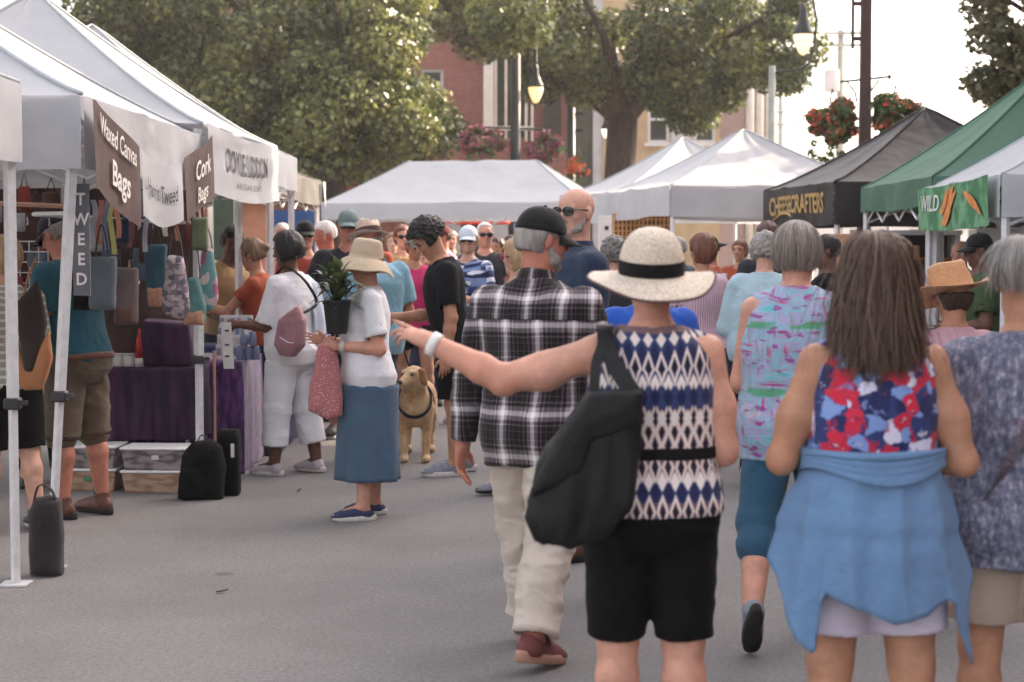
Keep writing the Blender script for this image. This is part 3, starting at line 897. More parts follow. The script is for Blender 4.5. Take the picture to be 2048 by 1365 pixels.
class Fld:
    """distance field on a grid; shapes are blended in only near themselves"""
    def __init__(s, lo, hi, h):
        s.h = h; s.lo = np.asarray(lo, float) - 3 * h
        s.n = np.ceil((np.asarray(hi, float) + 3 * h - s.lo) / h).astype(int) + 1
        s.a = np.full(s.n, 1.0, np.float32)
    def sub(s, lo, hi):
        i0 = np.clip(np.floor((np.asarray(lo) - s.lo) / s.h).astype(int), 0, s.n)
        i1 = np.clip(np.ceil((np.asarray(hi) - s.lo) / s.h).astype(int) + 1, 0, s.n)
        if (i1 <= i0).any(): return None
        ax = [(s.lo[k] + s.h * np.arange(i0[k], i1[k])).astype(np.float32) for k in range(3)]
        return tuple(slice(a, b) for a, b in zip(i0, i1)), ax[0][:, None, None], ax[1][None, :, None], ax[2][None, None, :]
    def add(s, prim, k=0.0, pad=None):
        fn, lo, hi = prim
        pad = (0.035 + k) if pad is None else pad
        q = s.sub(np.asarray(lo) - pad, np.asarray(hi) + pad)
        if q is None: return s
        sl, X, Y, Z = q
        d = fn(X, Y, Z); a = s.a[sl]
        if k > 0:
            h = np.clip(0.5 + 0.5 * (a - d) / k, 0, 1)
            s.a[sl] = a + (d - a) * h - k * h * (1 - h)
        else: s.a[sl] = np.minimum(a, d)
        return s
    def cut(s, prim, k=0.0):
        """remove a shape"""
        fn, lo, hi = prim
        q = s.sub(np.asarray(lo) - 0.03, np.asarray(hi) + 0.03)
        if q is None: return s
        sl, X, Y, Z = q
        s.a[sl] = np.maximum(s.a[sl], -fn(X, Y, Z)); return s
    def scut(s, prim, k):
        fn, lo, hi = prim
        q = s.sub(np.asarray(lo) - 0.03, np.asarray(hi) + 0.03)
        if q is None: return s
        sl, X, Y, Z = q
        a, b = s.a[sl], -fn(X, Y, Z)
        h = np.clip(0.5 - 0.5 * (a - b) / k, 0, 1)
        s.a[sl] = a + (b - a) * h + k * h * (1 - h); return s
    def plane(s, p, n):
        """keep the side the normal points away from"""
        n = unit(n)
        q = s.sub(s.lo, s.lo + s.n * s.h)
        sl, X, Y, Z = q
        d = (X - p[0]) * n[0] + (Y - p[1]) * n[1] + (Z - p[2]) * n[2]
        s.a[sl] = np.maximum(s.a[sl], d); return s
    def mesh(s):
        a = s.a; a[[0, -1]] = 1; a[:, [0, -1]] = 1; a[:, :, [0, -1]] = 1
        ins = a < 0
        nx, ny, nz = a.shape
        cnt = np.zeros((nx - 1, ny - 1, nz - 1), np.int8)
        for i in (0, 1):
            for j in (0, 1):
                for k in (0, 1):
                    cnt += ins[i:nx - 1 + i, j:ny - 1 + j, k:nz - 1 + k]
        act = (cnt > 0) & (cnt < 8)
        ci = np.argwhere(act)
        if len(ci) == 0: return np.zeros((0, 3)), np.zeros((0, 4), int)
        idx = np.full(act.shape, -1, np.int32); idx[act] = np.arange(len(ci))
        cv = np.empty((len(ci), 8), np.float32)
        co = np.array([(i, j, k) for i in (0, 1) for j in (0, 1) for k in (0, 1)])
        for m, (i, j, k) in enumerate(co): cv[:, m] = a[ci[:, 0] + i, ci[:, 1] + j, ci[:, 2] + k]
        S = np.zeros((len(ci), 3), np.float32); N = np.zeros(len(ci), np.float32)
        for p in range(8):
            for ax in (1, 2, 4):
                q = p | ax
                if q == p: continue
                A, B = cv[:, p], cv[:, q]
                m = (A < 0) != (B < 0)
                t = np.where(m, A / np.where(m, A - B, 1), 0)
                S += np.where(m[:, None], co[p] + t[:, None] * (co[q] - co[p]), 0); N += m
        V = s.lo + s.h * (ci + S / N[:, None])
        F = []
        for ax in range(3):
            u, w = (ax + 1) % 3, (ax + 2) % 3
            sa = [slice(None)] * 3; sb = [slice(None)] * 3
            sa[ax] = slice(0, -1); sb[ax] = slice(1, None)
            A, B = ins[tuple(sa)], ins[tuple(sb)]
            e = np.argwhere(A != B)
            e = e[(e[:, u] > 0) & (e[:, w] > 0)]
            if not len(e): continue
            fl = A[e[:, 0], e[:, 1], e[:, 2]]
            def at(du, dw):
                c = e.copy(); c[:, u] -= du; c[:, w] -= dw
                return idx[c[:, 0], c[:, 1], c[:, 2]]
            Q = np.stack([at(1, 1), at(0, 1), at(0, 0), at(1, 0)], 1)
            Q[~fl] = Q[~fl][:, ::-1]
            F.append(Q)
        F = np.vstack(F); F = F[(F >= 0).all(1)]
        return V, F


def vnormals(V, F):
    n = np.cross(V[F[:, 2]] - V[F[:, 0]], V[F[:, 3]] - V[F[:, 1]])
    N = np.zeros_like(V)
    for k in range(4): np.add.at(N, F[:, k], n)
    return N / np.maximum(1e-9, np.linalg.norm(N, axis=1))[:, None]


def relax(V, F, it=1, lam=0.5):
    for _ in range(it):
        S = np.zeros_like(V); C = np.zeros(len(V))
        for k in range(4):
            np.add.at(S, F[:, k], V[F[:, (k + 1) % 4]] + V[F[:, k - 1]]); np.add.at(C, F[:, k], 2)
        V = V + lam * (S / np.maximum(C, 1)[:, None] - V)
    return V


def cone(a, b, ra, rb, flat=False):
    a, b = np.asarray(a, float), np.asarray(b, float)
    ab = b - a; L2 = float(ab @ ab) + 1e-12; L = math.sqrt(L2)
    r = max(ra, rb)
    def fn(X, Y, Z):
        x, y, z = X - a[0], Y - a[1], Z - a[2]
        tt = (x * ab[0] + y * ab[1] + z * ab[2]) / L2
        t = np.clip(tt, 0, 1)
        d = np.sqrt((x - t * ab[0]) ** 2 + (y - t * ab[1]) ** 2 + (z - t * ab[2]) ** 2) - (ra + (rb - ra) * t)
        if flat:
            tc = np.clip(tt, 0, 1.6)
            d2 = np.sqrt((x - tc * ab[0]) ** 2 + (y - tc * ab[1]) ** 2 + (z - tc * ab[2]) ** 2) - (ra + (rb - ra) * tc)
            d = np.maximum(d2, (tt - 1) * L)
        return d
    return fn, np.minimum(a, b) - r, np.maximum(a, b) + r


def ell(c, r, M=None):
    c, r = np.asarray(c, float), np.asarray(r, float)
    M = np.eye(3) if M is None else np.asarray(M)
    ext = np.sqrt(((M * r) ** 2).sum(1))
    def fn(X, Y, Z):
        x, y, z = X - c[0], Y - c[1], Z - c[2]
        q = [M[0, k] * x + M[1, k] * y + M[2, k] * z for k in range(3)]
        k0 = np.sqrt(sum((q[k] / r[k]) ** 2 for k in range(3)))
        k1 = np.sqrt(sum((q[k] / r[k] ** 2) ** 2 for k in range(3))) + 1e-9
        return k0 * (k0 - 1) / k1
    return fn, c - ext, c + ext


def prof(o, M, zs, a, b, yo, e=2.0):
    """stacked elliptical sections along the frame's third axis"""
    o, M = np.asarray(o, float), np.asarray(M)
    zs, a, b, yo = (np.asarray(v, float) for v in (zs, a, b, yo))
    r = max(a.max(), b.max() + abs(yo).max())
    ends = [o + M[:, 2] * zs[0], o + M[:, 2] * zs[-1]]
    def fn(X, Y, Z):
        x, y, z = X - o[0], Y - o[1], Z - o[2]
        q = [M[0, k] * x + M[1, k] * y + M[2, k] * z for k in range(3)]
        A = np.interp(q[2], zs, a); B = np.interp(q[2], zs, b); q1 = q[1] - np.interp(q[2], zs, yo)
        if e == 2.0:
            k0 = np.sqrt((q[0] / A) ** 2 + (q1 / B) ** 2)
        else:
            k0 = (np.abs(q[0] / A) ** e + np.abs(q1 / B) ** e) ** (1 / e)
        k1 = np.sqrt((q[0] / A ** 2) ** 2 + (q1 / B ** 2) ** 2) + 1e-6
        d = np.where(k0 > 0.2, k0 * (k0 - 1) / k1, -0.5 * np.minimum(A, B))
        d = np.clip(d, -1, 1)
        return np.maximum(d, np.maximum(zs[0] - q[2], q[2] - zs[-1])).astype(np.float32)
    return fn, np.minimum(*ends) - r, np.maximum(*ends) + r


def rot(yaw=0, pitch=0, roll=0):
    """columns: right, forward, up.  pitch > 0 leans forward, yaw > 0 turns left"""
    m = Matrix.Rotation(yaw, 3, 'Z') @ Matrix.Rotation(-pitch, 3, 'X') @ Matrix.Rotation(roll, 3, 'Y')
    return np.array(m)


# ================================================================== people
def skin(name, c, rough=0.55):
    def f():
        n = noise(coords('Object'), 14, 4, 0.6); n2 = noise(coords('Object'), 3, 2)
        k = mixc(n.ss(0.35, 0.7), tuple(v * 0.80 for v in c), (c[0] * 1.08, c[1] * 1.05, c[2] * 1.05))
        fr = noise(coords('Object'), 110, 2, .6)
        k = mixc(fr.ss(0.58, 0.70) * 0.4, k, (c[0] * 0.72, c[1] * 0.60, c[2] * 0.52))
        return mixc(n2.ss(0.42, 0.72) * 0.5, k, (c[0] * 0.95, c[1] * 0.72, c[2] * 0.68))
    return material('skin_' + name, f, rough, lambda: noise(coords('Object'), 160, 2, 0.6), 0.0015, spec=0.35)


SK_FAIR = skin('fair', (0.62, 0.36, 0.26))
SK_PINK = skin('pink', (0.60, 0.315, 0.225))
SK_TAN = skin('tanned', (0.47, 0.245, 0.15))
SK_RED = skin('ruddy', (0.48, 0.205, 0.14))
SK_DARK = skin('deep', (0.14, 0.065, 0.042))
M_EYE = material('eye', (0.05, 0.04, 0.035), 0.15)
M_LENS = material('dark_lens', (0.008, 0.008, 0.009), 0.12, spec=0.7)


def cloth(name, c, amt=0.12, rough=0.85, weave=420, sheen=0.1, bump_d=0.002):
    if not callable(c):
        c0 = c
        c = varied(c0, amt, 5)
    def b(): return noise(coords('Object'), weave, 2, 0.6) * 0.25 + noise(coords('Object'), 22, 3, 0.6)
    return material(name, c, rough, b, bump_d * 3, spec=0.25, sheen=sheen)


def hairmat(name, c1, c2, rough=0.5):
    def f():
        t = attr('tint')
        n = noise(coords('Object', (1, 1, 0.12)), 90, 2, 0.6)
        return mixc((t * 0.7 + n.ss(0.3, 0.7) * 0.3), c1, c2)
    return material('hair_' + name, f, rough, lambda: noise(coords('Object', (1, 1, 0.10)), 120, 2, 0.6), 0.004, spec=0.35)


H_BROWN = hairmat('long_brown', (0.022, 0.012, 0.008), (0.15, 0.088, 0.06))
H_GREY = hairmat('grey', (0.15, 0.135, 0.125), (0.40, 0.37, 0.34))
H_ASHBOB = hairmat('ash_bob', (0.11, 0.085, 0.07), (0.38, 0.33, 0.28))
H_BLACK = hairmat('black', (0.006, 0.005, 0.005), (0.022, 0.017, 0.015))
H_DKBR = hairmat('dark_brown', (0.02, 0.012, 0.008), (0.07, 0.042, 0.028))
H_BLOND = hairmat('blond', (0.25, 0.15, 0.07), (0.55, 0.38, 0.22))
H_WHITE = hairmat('white', (0.5, 0.46, 0.42), (0.75, 0.7, 0.66))
H_LTBR = hairmat('light_brown', (0.10, 0.055, 0.03), (0.26, 0.16, 0.095))
H_AUB = hairmat('auburn', (0.07, 0.025, 0.014), (0.2, 0.075, 0.04))


def folds(V, N, amp, seed, kind='shirt'):
    if amp <= 0: return V
    if kind == 'legs': S = np.array([7, 7, 13.0])
    elif kind == 'drape': S = np.array([13, 13, 2.0])
    else: S = np.array([7, 7, 7.0])
    P = V + 0.04 * np.stack([vnoise(V * 5, seed + 9), vnoise(V * 5, seed + 8), vnoise(V * 5, seed + 7)], 1)
    if kind == 'shirt':   # slanting creases
        P = P @ np.array([[1, 0, 0.55], [0, 1, 0.3], [-0.2, 0, 0.8]])
    a = 1 - np.abs(vnoise(P * S, seed)) * 2.2
    b = 1 - np.abs(vnoise(P * S * 2.3, seed + 1)) * 2.2
    return V + N * (amp * (a * 0.75 + b * 0.3))[:, None]


class Person:
    """builds one body as a single surface, then clothes that follow it"""
    def __init__(s, label, x, y, heading=0, H=1.70, sex='f', girth=1.0, vox=0.008, skin=None, lean=0, roll=0, twist=0,
                 head=(0, 0, 0), la=None, ra=None, ll=None, rl=None, hand_l='relaxed', hand_r='relaxed', bust=None,
                 belly=0.0, z=0.0, shoulder=1.0, hips=1.0, group=None, neck_len=1.0, hand_dir_l=None, hand_dir_r=None, headscale=1.0, armk=1.0, legk=1.0):
        s.root = thing('person', label, 'person', (x, y, z), R(heading), group)
        s.H, s.sex, s.vox, s.girth = H, sex, vox, girth
        s.skin = skin or SK_FAIR
        S = s.S = H / 1.72
        f = sex == 'f'
        # legs ------------------------------------------------ (forward swing, spread, knee bend, toe out, foot pitch)
        s.legs = {}
        hipw = (0.088 if f else 0.085) * S * hips
        lows = []
        for sd, spec in ((-1, ll or (0, 3, 2, 8, 0)), (1, rl or (0, 3, 2, 8, 0))):
            sw, sp, kb, to, fp = [R(v) for v in spec]
            th = unit([sd * math.sin(sp), math.sin(sw), -math.cos(sw) * math.cos(sp)])
            sh = unit([sd * math.sin(sp) * 0.6, math.sin(sw - kb), -math.cos(sw - kb)])
            hip = V3(sd * hipw, 0, 0); kn = hip + th * 0.245 * H; an = kn + sh * 0.232 * H
            fd = unit([sd * math.sin(to), math.cos(to), 0])
            fdir = unit(fd * math.cos(fp) + V3(0, 0, 1) * math.sin(fp))
            fup = unit(V3(0, 0, 1) * math.cos(fp) - fd * math.sin(fp))
            s.legs[sd] = [hip, kn, an, fdir, fup]
            ahl = 0.046 * H
            heel = an - fup * ahl - fdir * 0.045 * S; toe = an - fup * ahl + fdir * 0.19 * S
            lows.append(min(heel[2], toe[2]))
        up = -min(lows)
        for sd in s.legs:
            for i in range(3): s.legs[sd][i] = s.legs[sd][i] + V3(0, 0, up)
        s.hip = V3(0, 0, up)
        s.T = rot(R(twist), R(lean), R(roll))
        # torso profile (fractions of height above the hip)
        g = girth
        zs = np.array([-.075, -.03, .0, .04, .09, .13, .18, .225, .262, .288, .305, .325])
        if f:
            a = np.array([.070, .096, .102, .100, .084, .083, .089, .091, .091, .077, .054, .034]); b = np.array([.05, .068, .073, .068, .060, .060, .065, .067, .060, .052, .042, .034])
        else:
            a = np.array([.070, .090, .094, .094, .089, .090, .096, .102, .103, .088, .062, .038]); b = np.array([.05, .066, .070, .066, .063, .064, .069, .071, .066, .056, .046, .038])
        gz = np.interp(zs, [-.075, 0.0, .1, .2, .28, .33], [1, g, g * (1.0 + 0.25 * (g - 1)), g, 1 + (g - 1) * .5, 1])
        a = a * gz; b = b * (1 + (gz - 1) * 1.3)
        a[:5] *= hips; b[:5] *= 0.5 + 0.5 * hips
        a[6:11] *= shoulder
        yo = np.array([-.004, -.010, -.012, -.006, .004, .006, .004, .0, -.004, -.008, -.010, -.008])
        s.zs, s.ta, s.tb, s.ty = zs * H, a * H, b * H, yo * H
        s.P = lambda x, y, z: s.hip + s.T @ V3(x, y, z)
        s.bust = (0.055 if f else 0) if bust is None else bust
        s.belly = belly
        # shoulders, arms
        shw = (0.094 if f else 0.107) * H * shoulder * (1 + (g - 1) * 0.35)
        s.arms = {}
        for sd, spec in ((-1, la), (1, ra)):
            spec = spec or ((0.14, 0.02, -1), (0.08, 0.22, -1))
            u, w = spec[0], spec[1]
            if spec is not None and len(spec) > 2 and spec[2] == 'abs': d1, d2 = unit(u), unit(w)
            else:
                d1 = s.T @ unit([u[0] * sd, u[1], u[2]]); d2 = s.T @ unit([w[0] * sd, w[1], w[2]])
            sh = s.P(sd * shw, -0.008 * S, 0.266 * H)
            el = sh + d1 * 0.172 * H; wr = el + d2 * 0.146 * H
            s.arms[sd] = [sh, el, wr, d1, d2]
        s.hands = {-1: hand_l, 1: hand_r}; s.hdir = {-1: hand_dir_l, 1: hand_dir_r}
        # head
        yaw, pit, rol = head
        s.HM = rot(R(yaw) + R(twist), R(lean) * 0.45 + R(pit), R(rol))
        nb = s.P(0, -0.012 * S, 0.312 * H)
        s.neck0 = nb
        s.hs = 0.235 / 0.235 * (0.131 * H / 0.235) * headscale
        s.hc = nb + unit(0.5 * s.T[:, 2] + 0.5 * s.HM[:, 2] + 0.12 * s.HM[:, 1]) * 0.048 * H * neck_len + s.HM[:, 2] * 0.054 * H
        s.armk, s.legk = armk, legk
        s.seed = int(abs(x * 37 + y * 91) * 10) % 997
        s._body()

    def hp(s, x, y, z):
        return s.hc + s.HM @ (V3(x, y, z) * s.hs)

    # ---- pieces shared by the body and the clothes
    def torso(s, ea=0.0, eb=None, z0=None, z1=None, flare=0.0, boxy=0.0, e=2.3, topcut=None):
        zs = s.zs; eb = ea if eb is None else eb
        a = s.ta + np.interp(zs / s.H, [-.08, .2, .29, .33], [ea, ea, ea * .6, ea * .5])
        b = s.tb + np.interp(zs / s.H, [-.08, .2, .29, .33], [eb, eb, eb * .6, eb * .5])
        if boxy:
            m = zs < 0.22 * s.H
            a = np.where(m, a + boxy * (np.maximum(a.max() * 0.97, a) - a), a); b = np.where(m, b + boxy * (np.maximum(b.max(), b) - b), b)
        zz = zs.copy()
        if z0 is not None and z0 < zz[0]:
            zz = np.r_[z0, zz]; a = np.r_[a[0] + flare, a]; b = np.r_[b[0] + flare, b]; y = np.r_[s.ty[0], s.ty]
            if flare: a[1:4] += flare * .6; b[1:4] += flare * .6
        else: y = s.ty
        return prof(s.hip, s.T, zz, a, b, y, e)

    def extras(s, t=0.0):
        out = []
        if s.bust:
            for sd in (-1, 1):
                out.append((ell(s.P(sd * 0.062 * s.S, s.tb[7] * 0.62, 0.205 * s.H), V3(.062, .058, .06) * s.S * (s.bust / .055) + t, s.T), 0.05))
        if s.belly:
            out.append((ell(s.P(0, s.tb[4] * 0.45, 0.075 * s.H), V3(s.ta[4] * .86, s.tb[4] * .7 + s.belly, .11 * s.H) + t, s.T), 0.06))
        if s.sex == 'f' or True:
            for sd in (-1, 1):
                out.append((ell(s.P(sd * 0.052 * s.S, -s.tb[2] * 0.55, -0.022 * s.H), V3(.078, .066, .078) * s.S * (s.girth * .5 + .5) + t, s.T), 0.05))
        return out

    def arm_prims(s, sd, t=0.0, upto=2.0, flat=True, tend=None):
        sh, el, wr, d1, d2 = s.arms[sd]; k = s.S * (0.92 if s.sex == 'f' else 1.06) * (1 + (s.girth - 1) * 0.75) * s.armk
        r = [.047 * k + t, .041 * k + t, .039 * k + t, .027 * k + t]
        te = t if tend is None else tend
        out = []
        if upto >= 1.0:
            out.append(cone(sh, el, r[0], r[1]))
            m = el + d2 * 0.3 * 0.146 * s.H
            q = min(upto - 1, 1.0)
            e = el + (wr - el) * q
            re = np.interp(q, [0, .3, 1], [.039 * k, .041 * k, .026 * k]) + te
            if q > 0.32:
                out.append(cone(el, m, .040 * k + t, .041 * k + t)); out.append(cone(m, e, .041 * k + t, re, flat))
            elif q > 0.01: out.append(cone(el, e, .040 * k + t, re, flat))
        else:
            e = sh + (el - sh) * upto
            out.append(cone(sh, e, r[0], (.047 + (.041 - .047) * upto) * k + te, flat))
        return out

    def leg_prims(s, sd, t=0.0, upto=2.0, tend=None, flat=True):
        hip, kn, an, fd, fu = s.legs[sd]; k = s.S * (1.0 if s.sex == 'f' else 0.98) * (1 + (s.girth - 1) * 0.7) * s.legk
        te = t if tend is None else tend
        out = []
        back = V3(0, -1, 0)
        if upto <= 1.0:
            e = hip + (kn - hip) * upto
            out.append(cone(hip, e, .088 * k + t, (.088 + (.058 - .088) * upto) * k + te, flat))
        else:
            out.append(cone(hip, kn, .088 * k + t, .057 * k + (t + te) / 2))
            q = min(1.0, upto - 1); e = kn + (an - kn) * q
            if te > t + 0.004:
                out.append(cone(kn, e, .055 * k + (t + te) / 2, np.interp(q, [0, .3, 1], [.054, .054, .036]) * k + te, flat))
            else:
                m = kn + (an - kn) * .3 + back * 0.012 * s.S
                if q > .32:
                    out.append(cone(kn, m, .052 * k + t, .055 * k + te)); out.append(cone(m, e, .055 * k + te, np.interp(q, [.3, 1], [.055, .036]) * k + te, flat))
                else: out.append(cone(kn, e, .053 * k + t, .054 * k + te, flat))
        return out

    def hand(s, F, sd, mode):
        sh, el, wr, d1, d2 = s.arms[sd]; k = s.S * (0.93 if s.sex == 'f' else 1.04)
        hd = s.hdir[sd]
        if hd is not None:
            d = s.T @ unit([hd[0][0] * sd, hd[0][1], hd[0][2]]); n = s.T @ unit([hd[1][0] * sd, hd[1][1], hd[1][2]])
        else:
            d = unit(d2); n = s.T @ V3(-sd, 0, 0)
        n = unit(n - d * (n @ d)); w = np.cross(d, n) * sd    # n = palm normal, w = towards the thumb side
        if mode == 'relaxed':
            w = -w if w @ (s.T @ V3(0, 1, 0)) < 0 else w
        pc = wr + d * .05 * k
        M = np.stack([w, n, d], 1)
        F.add(cone(wr - d * .02 * k, wr + d * 0.02 * k, .026 * k, .027 * k), .015)
        F.add(ell(pc, V3(.041, .017, .052) * k, M), .018)
        curls = {'relaxed': (22, 26, 30, 34), 'point': (3, 30, 40, 48), 'grip': (68, 70, 74, 78), 'flat': (8, 8, 10, 12), 'open': (14, 16, 20, 26)}[mode]
        lens = (.072, .080, .074, .058)
        for i in range(4):
            o = (.028 - i * .0185) * k
            p = wr + d * (.092 - abs(i - 1.2) * .006) * k + w * o
            spread = (1.5 - i) * 0.05
            dd = unit(d + w * spread); c = R(curls[i])
            L = lens[i] * k; r = (.0088 - i * .0004) * k
            a = 0
            for seg, (fr, cc) in enumerate(((.46, .75), (.32, 1.0), (.24, .65))):
                a += c * cc
                q = p + (dd * math.cos(a) + n * math.sin(a)) * L * fr
                F.add(cone(p, q, r * (1 - .08 * seg), r * (.92 - .1 * seg)), .004)
                p = q
        tb = wr + d * .028 * k + w * .03 * k
        t1 = unit(d * .7 + w * .62 + n * .35)
        t2 = unit(d * .9 + w * .25 + n * (.35 if mode != 'grip' else .8))
        m = tb + t1 * .036 * k
        F.add(cone(tb - t1 * .012 * k, m, .0135 * k, .0105 * k), .012); F.add(cone(m, m + t2 * .030 * k, .0102 * k, .008 * k), .004)
        s.palm = getattr(s, 'palm', {}); s.palm[sd] = wr + d * .085 * k + n * .02 * k

    def head_prims(s, F, face=True):
        h, M, P = s.hs, s.HM, s.hp
        f = s.sex == 'f'
        jw = .92 if f else 1.0
        F.add(ell(P(0, -.012, .030), V3(.076, .094, .088) * h, M))
        F.add(ell(P(0, .026, -.030), V3(.062 * jw, .066, .078) * h, M), .03)
        F.add(cone(P(-.036 * jw, .02, -.078), P(0, .062, -.096), .024 * h, .019 * h), .03)
        F.add(cone(P(.036 * jw, .02, -.078), P(0, .062, -.096), .024 * h, .019 * h), .03)
        F.add(ell(P(0, .030, .040), V3(.060, .066, .05) * h, M), .02)
        if face:
            F.add(cone(P(-.042, .072, .022), P(.042, .072, .022), .014 * h, .014 * h), .012)
            for sd in (-1, 1):
                F.scut(ell(P(sd * .033, .098, .004), V3(.017, .016, .011) * h, M), .012)
                F.add(ell(P(sd * .036, .062, -.024), V3(.020, .022, .02) * h, M), .02)
            F.add(cone(P(0, .086, .014), P(0, .112, -.026), .008 * h, .0125 * h), .010)
            for sd in (-1, 1): F.add(ell(P(sd * .011, .099, -.030), V3(.009, .010, .008) * h, M), .006)
            F.add(ell(P(0, .086, -.055), V3(.024, .013, .007) * h, M), .006)
            F.add(ell(P(0, .085, -.066), V3(.021, .012, .008) * h, M), .006)
            F.scut(ell(P(0, .102, -.0605), V3(.022, .009, .0016) * h, M), .003)
        for sd in (-1, 1):
            F.add(ell(P(sd * .079, -.008, -.006), V3(.010, .020, .032) * h, M), .008)
        nk = (.048 if f else .056) * s.S * (1 + (s.girth - 1) * .5)
        F.add(cone(s.neck0 - s.T[:, 2] * .05 * s.S, P(0, -.016, -.05), nk * 1.12, nk), .03)

    def _body(s):
        pts = np.array([s.hip] + [q for a in s.arms.values() for q in a[:3]] + [q for l in s.legs.values() for q in l[:3]] + [s.hc])
        pad = 0.22 * s.S
        lo, hi = pts.min(0) - pad, pts.max(0) + pad
        lo[2] = 0.0
        s.lo, s.hi = lo, hi
        F = s.F = Fld(lo, hi, s.vox)
        F.add(s.torso())
        for p, k in s.extras(): F.add(p, k)
        for sd in (-1, 1):
            for p in s.leg_prims(sd): F.add(p, .025)
            hip, kn, an, fd, fu = s.legs[sd]
            F.add(cone(an, an - fu * .03 * s.S + fd * .12 * s.S, .034 * s.S, .024 * s.S), .02)
            F.add(ell(an - fu * .03 * s.S - fd * .02 * s.S, V3(.03, .03, .03) * s.S), .02)
        for sd in (-1, 1):
            for i, p in enumerate(s.arm_prims(sd, flat=False)): F.add(p, .035 if i == 0 else .015)
            sh = s.arms[sd][0]
            F.add(ell(sh + s.T @ V3(-sd * .045 * s.S, 0, .022 * s.S), V3(.062, .042, .028) * s.S, s.T), .05)
            el, d1_, d2_ = s.arms[sd][1], s.arms[sd][3], s.arms[sd][4]
            bk = unit(d1_ - d2_ + V3(0, -.2, 0))
            F.add(ell(el + bk * .016 * s.S, V3(.028, .028, .030) * s.S * s.armk), .02)
            if s.armk > 1.05:
                m_ = s.arms[sd][0] * .45 + el * .55
                F.add(ell(m_ + V3(0, -.004, -.020 if abs(d1_[2]) < .7 else 0) * s.S, V3(.052, .044, .046) * s.S), .05)
            s.hand(F, sd, s.hands[sd])
        s.head_prims(F)
        V, Q = F.mesh()
        V = relax(V, Q, 1, .4)
        s.body = np_mesh('body', V, Q, s.skin, s.root)
        s.F = None

    def face(s, brow=None):
        M = s.HM
        for sd in (-1, 1):
            F = Fld(s.hp(sd * .033, .09, .004) - .03, s.hp(sd * .033, .09, .004) + .03, .004)
            F.add(ell(s.hp(sd * .033, .082, .004), V3(.014, .010, .008) * s.hs, M)); V, Q = F.mesh(); np_mesh('eye', V, Q, M_EYE, s.root)
            MB().tube([s.hp(sd * .018, .094, .024), s.hp(sd * .034, .094, .028), s.hp(sd * .050, .080, .023)], [.004 * s.hs, .005 * s.hs, .003 * s.hs], 5).build('eyebrow', brow or M_EYE, s.root)
        MB().tube([s.hp(-.022, .088, -.061), s.hp(-.008, .100, -.059), s.hp(.008, .100, -.059), s.hp(.022, .088, -.061)], [.002 * s.hs, .006 * s.hs, .006 * s.hs, .002 * s.hs], 6).build('lips', M_LIPS, s.root, True)

    def beard(s, mat, k=1.0):
        F = Fld(s.hc - .2, s.hc + .2, .005)
        for sd in (-1, 1):
            F.add(cone(s.hp(sd * .062, .006, -.035), s.hp(sd * .046, .036, -.076), .014 * k, .026 * k), .012); F.add(cone(s.hp(sd * .046, .036, -.076), s.hp(0, .066, -.100), .026 * k, .026 * k), .012)
        F.add(ell(s.hp(0, .092, -.048), V3(.026, .010, .007) * s.hs, s.HM))
        V, Q = F.mesh(); V = V + vnormals(V, Q) * (.002 * vnoise(V * 140, 3))[:, None]
        np_mesh('beard', V, Q, mat, s.root, att=np.clip(.5 + .5 * vnoise(V * 90, 2), 0, 1))

    def eyes(s, lips=None):
        m = MB()
        for sd in (-1, 1):
            c = s.hp(sd * .033, .082, .004)
            e = MB()
            e.lathe([(0.0005, -.011 * s.hs), (.009 * s.hs, -.006 * s.hs), (.011 * s.hs, 0), (.009 * s.hs, .006 * s.hs), (.0005, .011 * s.hs)], c, 10)
            e.build('eye', M_EYE, s.root, True)
        return s

    # ---- clothes
    def emit(s, F, name, mat, amp=0.004, kind='shirt', parent=None, smooth_it=1, uvr=0.16):
        V, Q = F.mesh()
        if not len(V): return None
        V = relax(V, Q, smooth_it, .5)
        V = folds(V, vnormals(V, Q), amp, s.seed + len(name), kind)
        # cylinder coordinates round the body, seam at the front
        q = (V - s.hip) @ s.T
        an = np.arctan2(q[:, 0], -q[:, 1]); rho = np.hypot(q[:, 0], q[:, 1])
        u = q[:, 0] * 1.1 + np.sign(an) * np.maximum(0, np.abs(an) - 1.1) * .12
        v = q[:, 2] + np.where(q[:, 2] > .24 * s.H, np.maximum(0, .15 - rho) * .6, 0)
        U = u[Q]; wrap = (an[Q].max(1) - an[Q].min(1)) > math.pi
        U[wrap] = np.abs(U[wrap])
        uv = np.stack([U, v[Q]], -1)
        return np_mesh(name, V, Q, mat, parent or s.root, uv=uv.reshape(-1, 2))

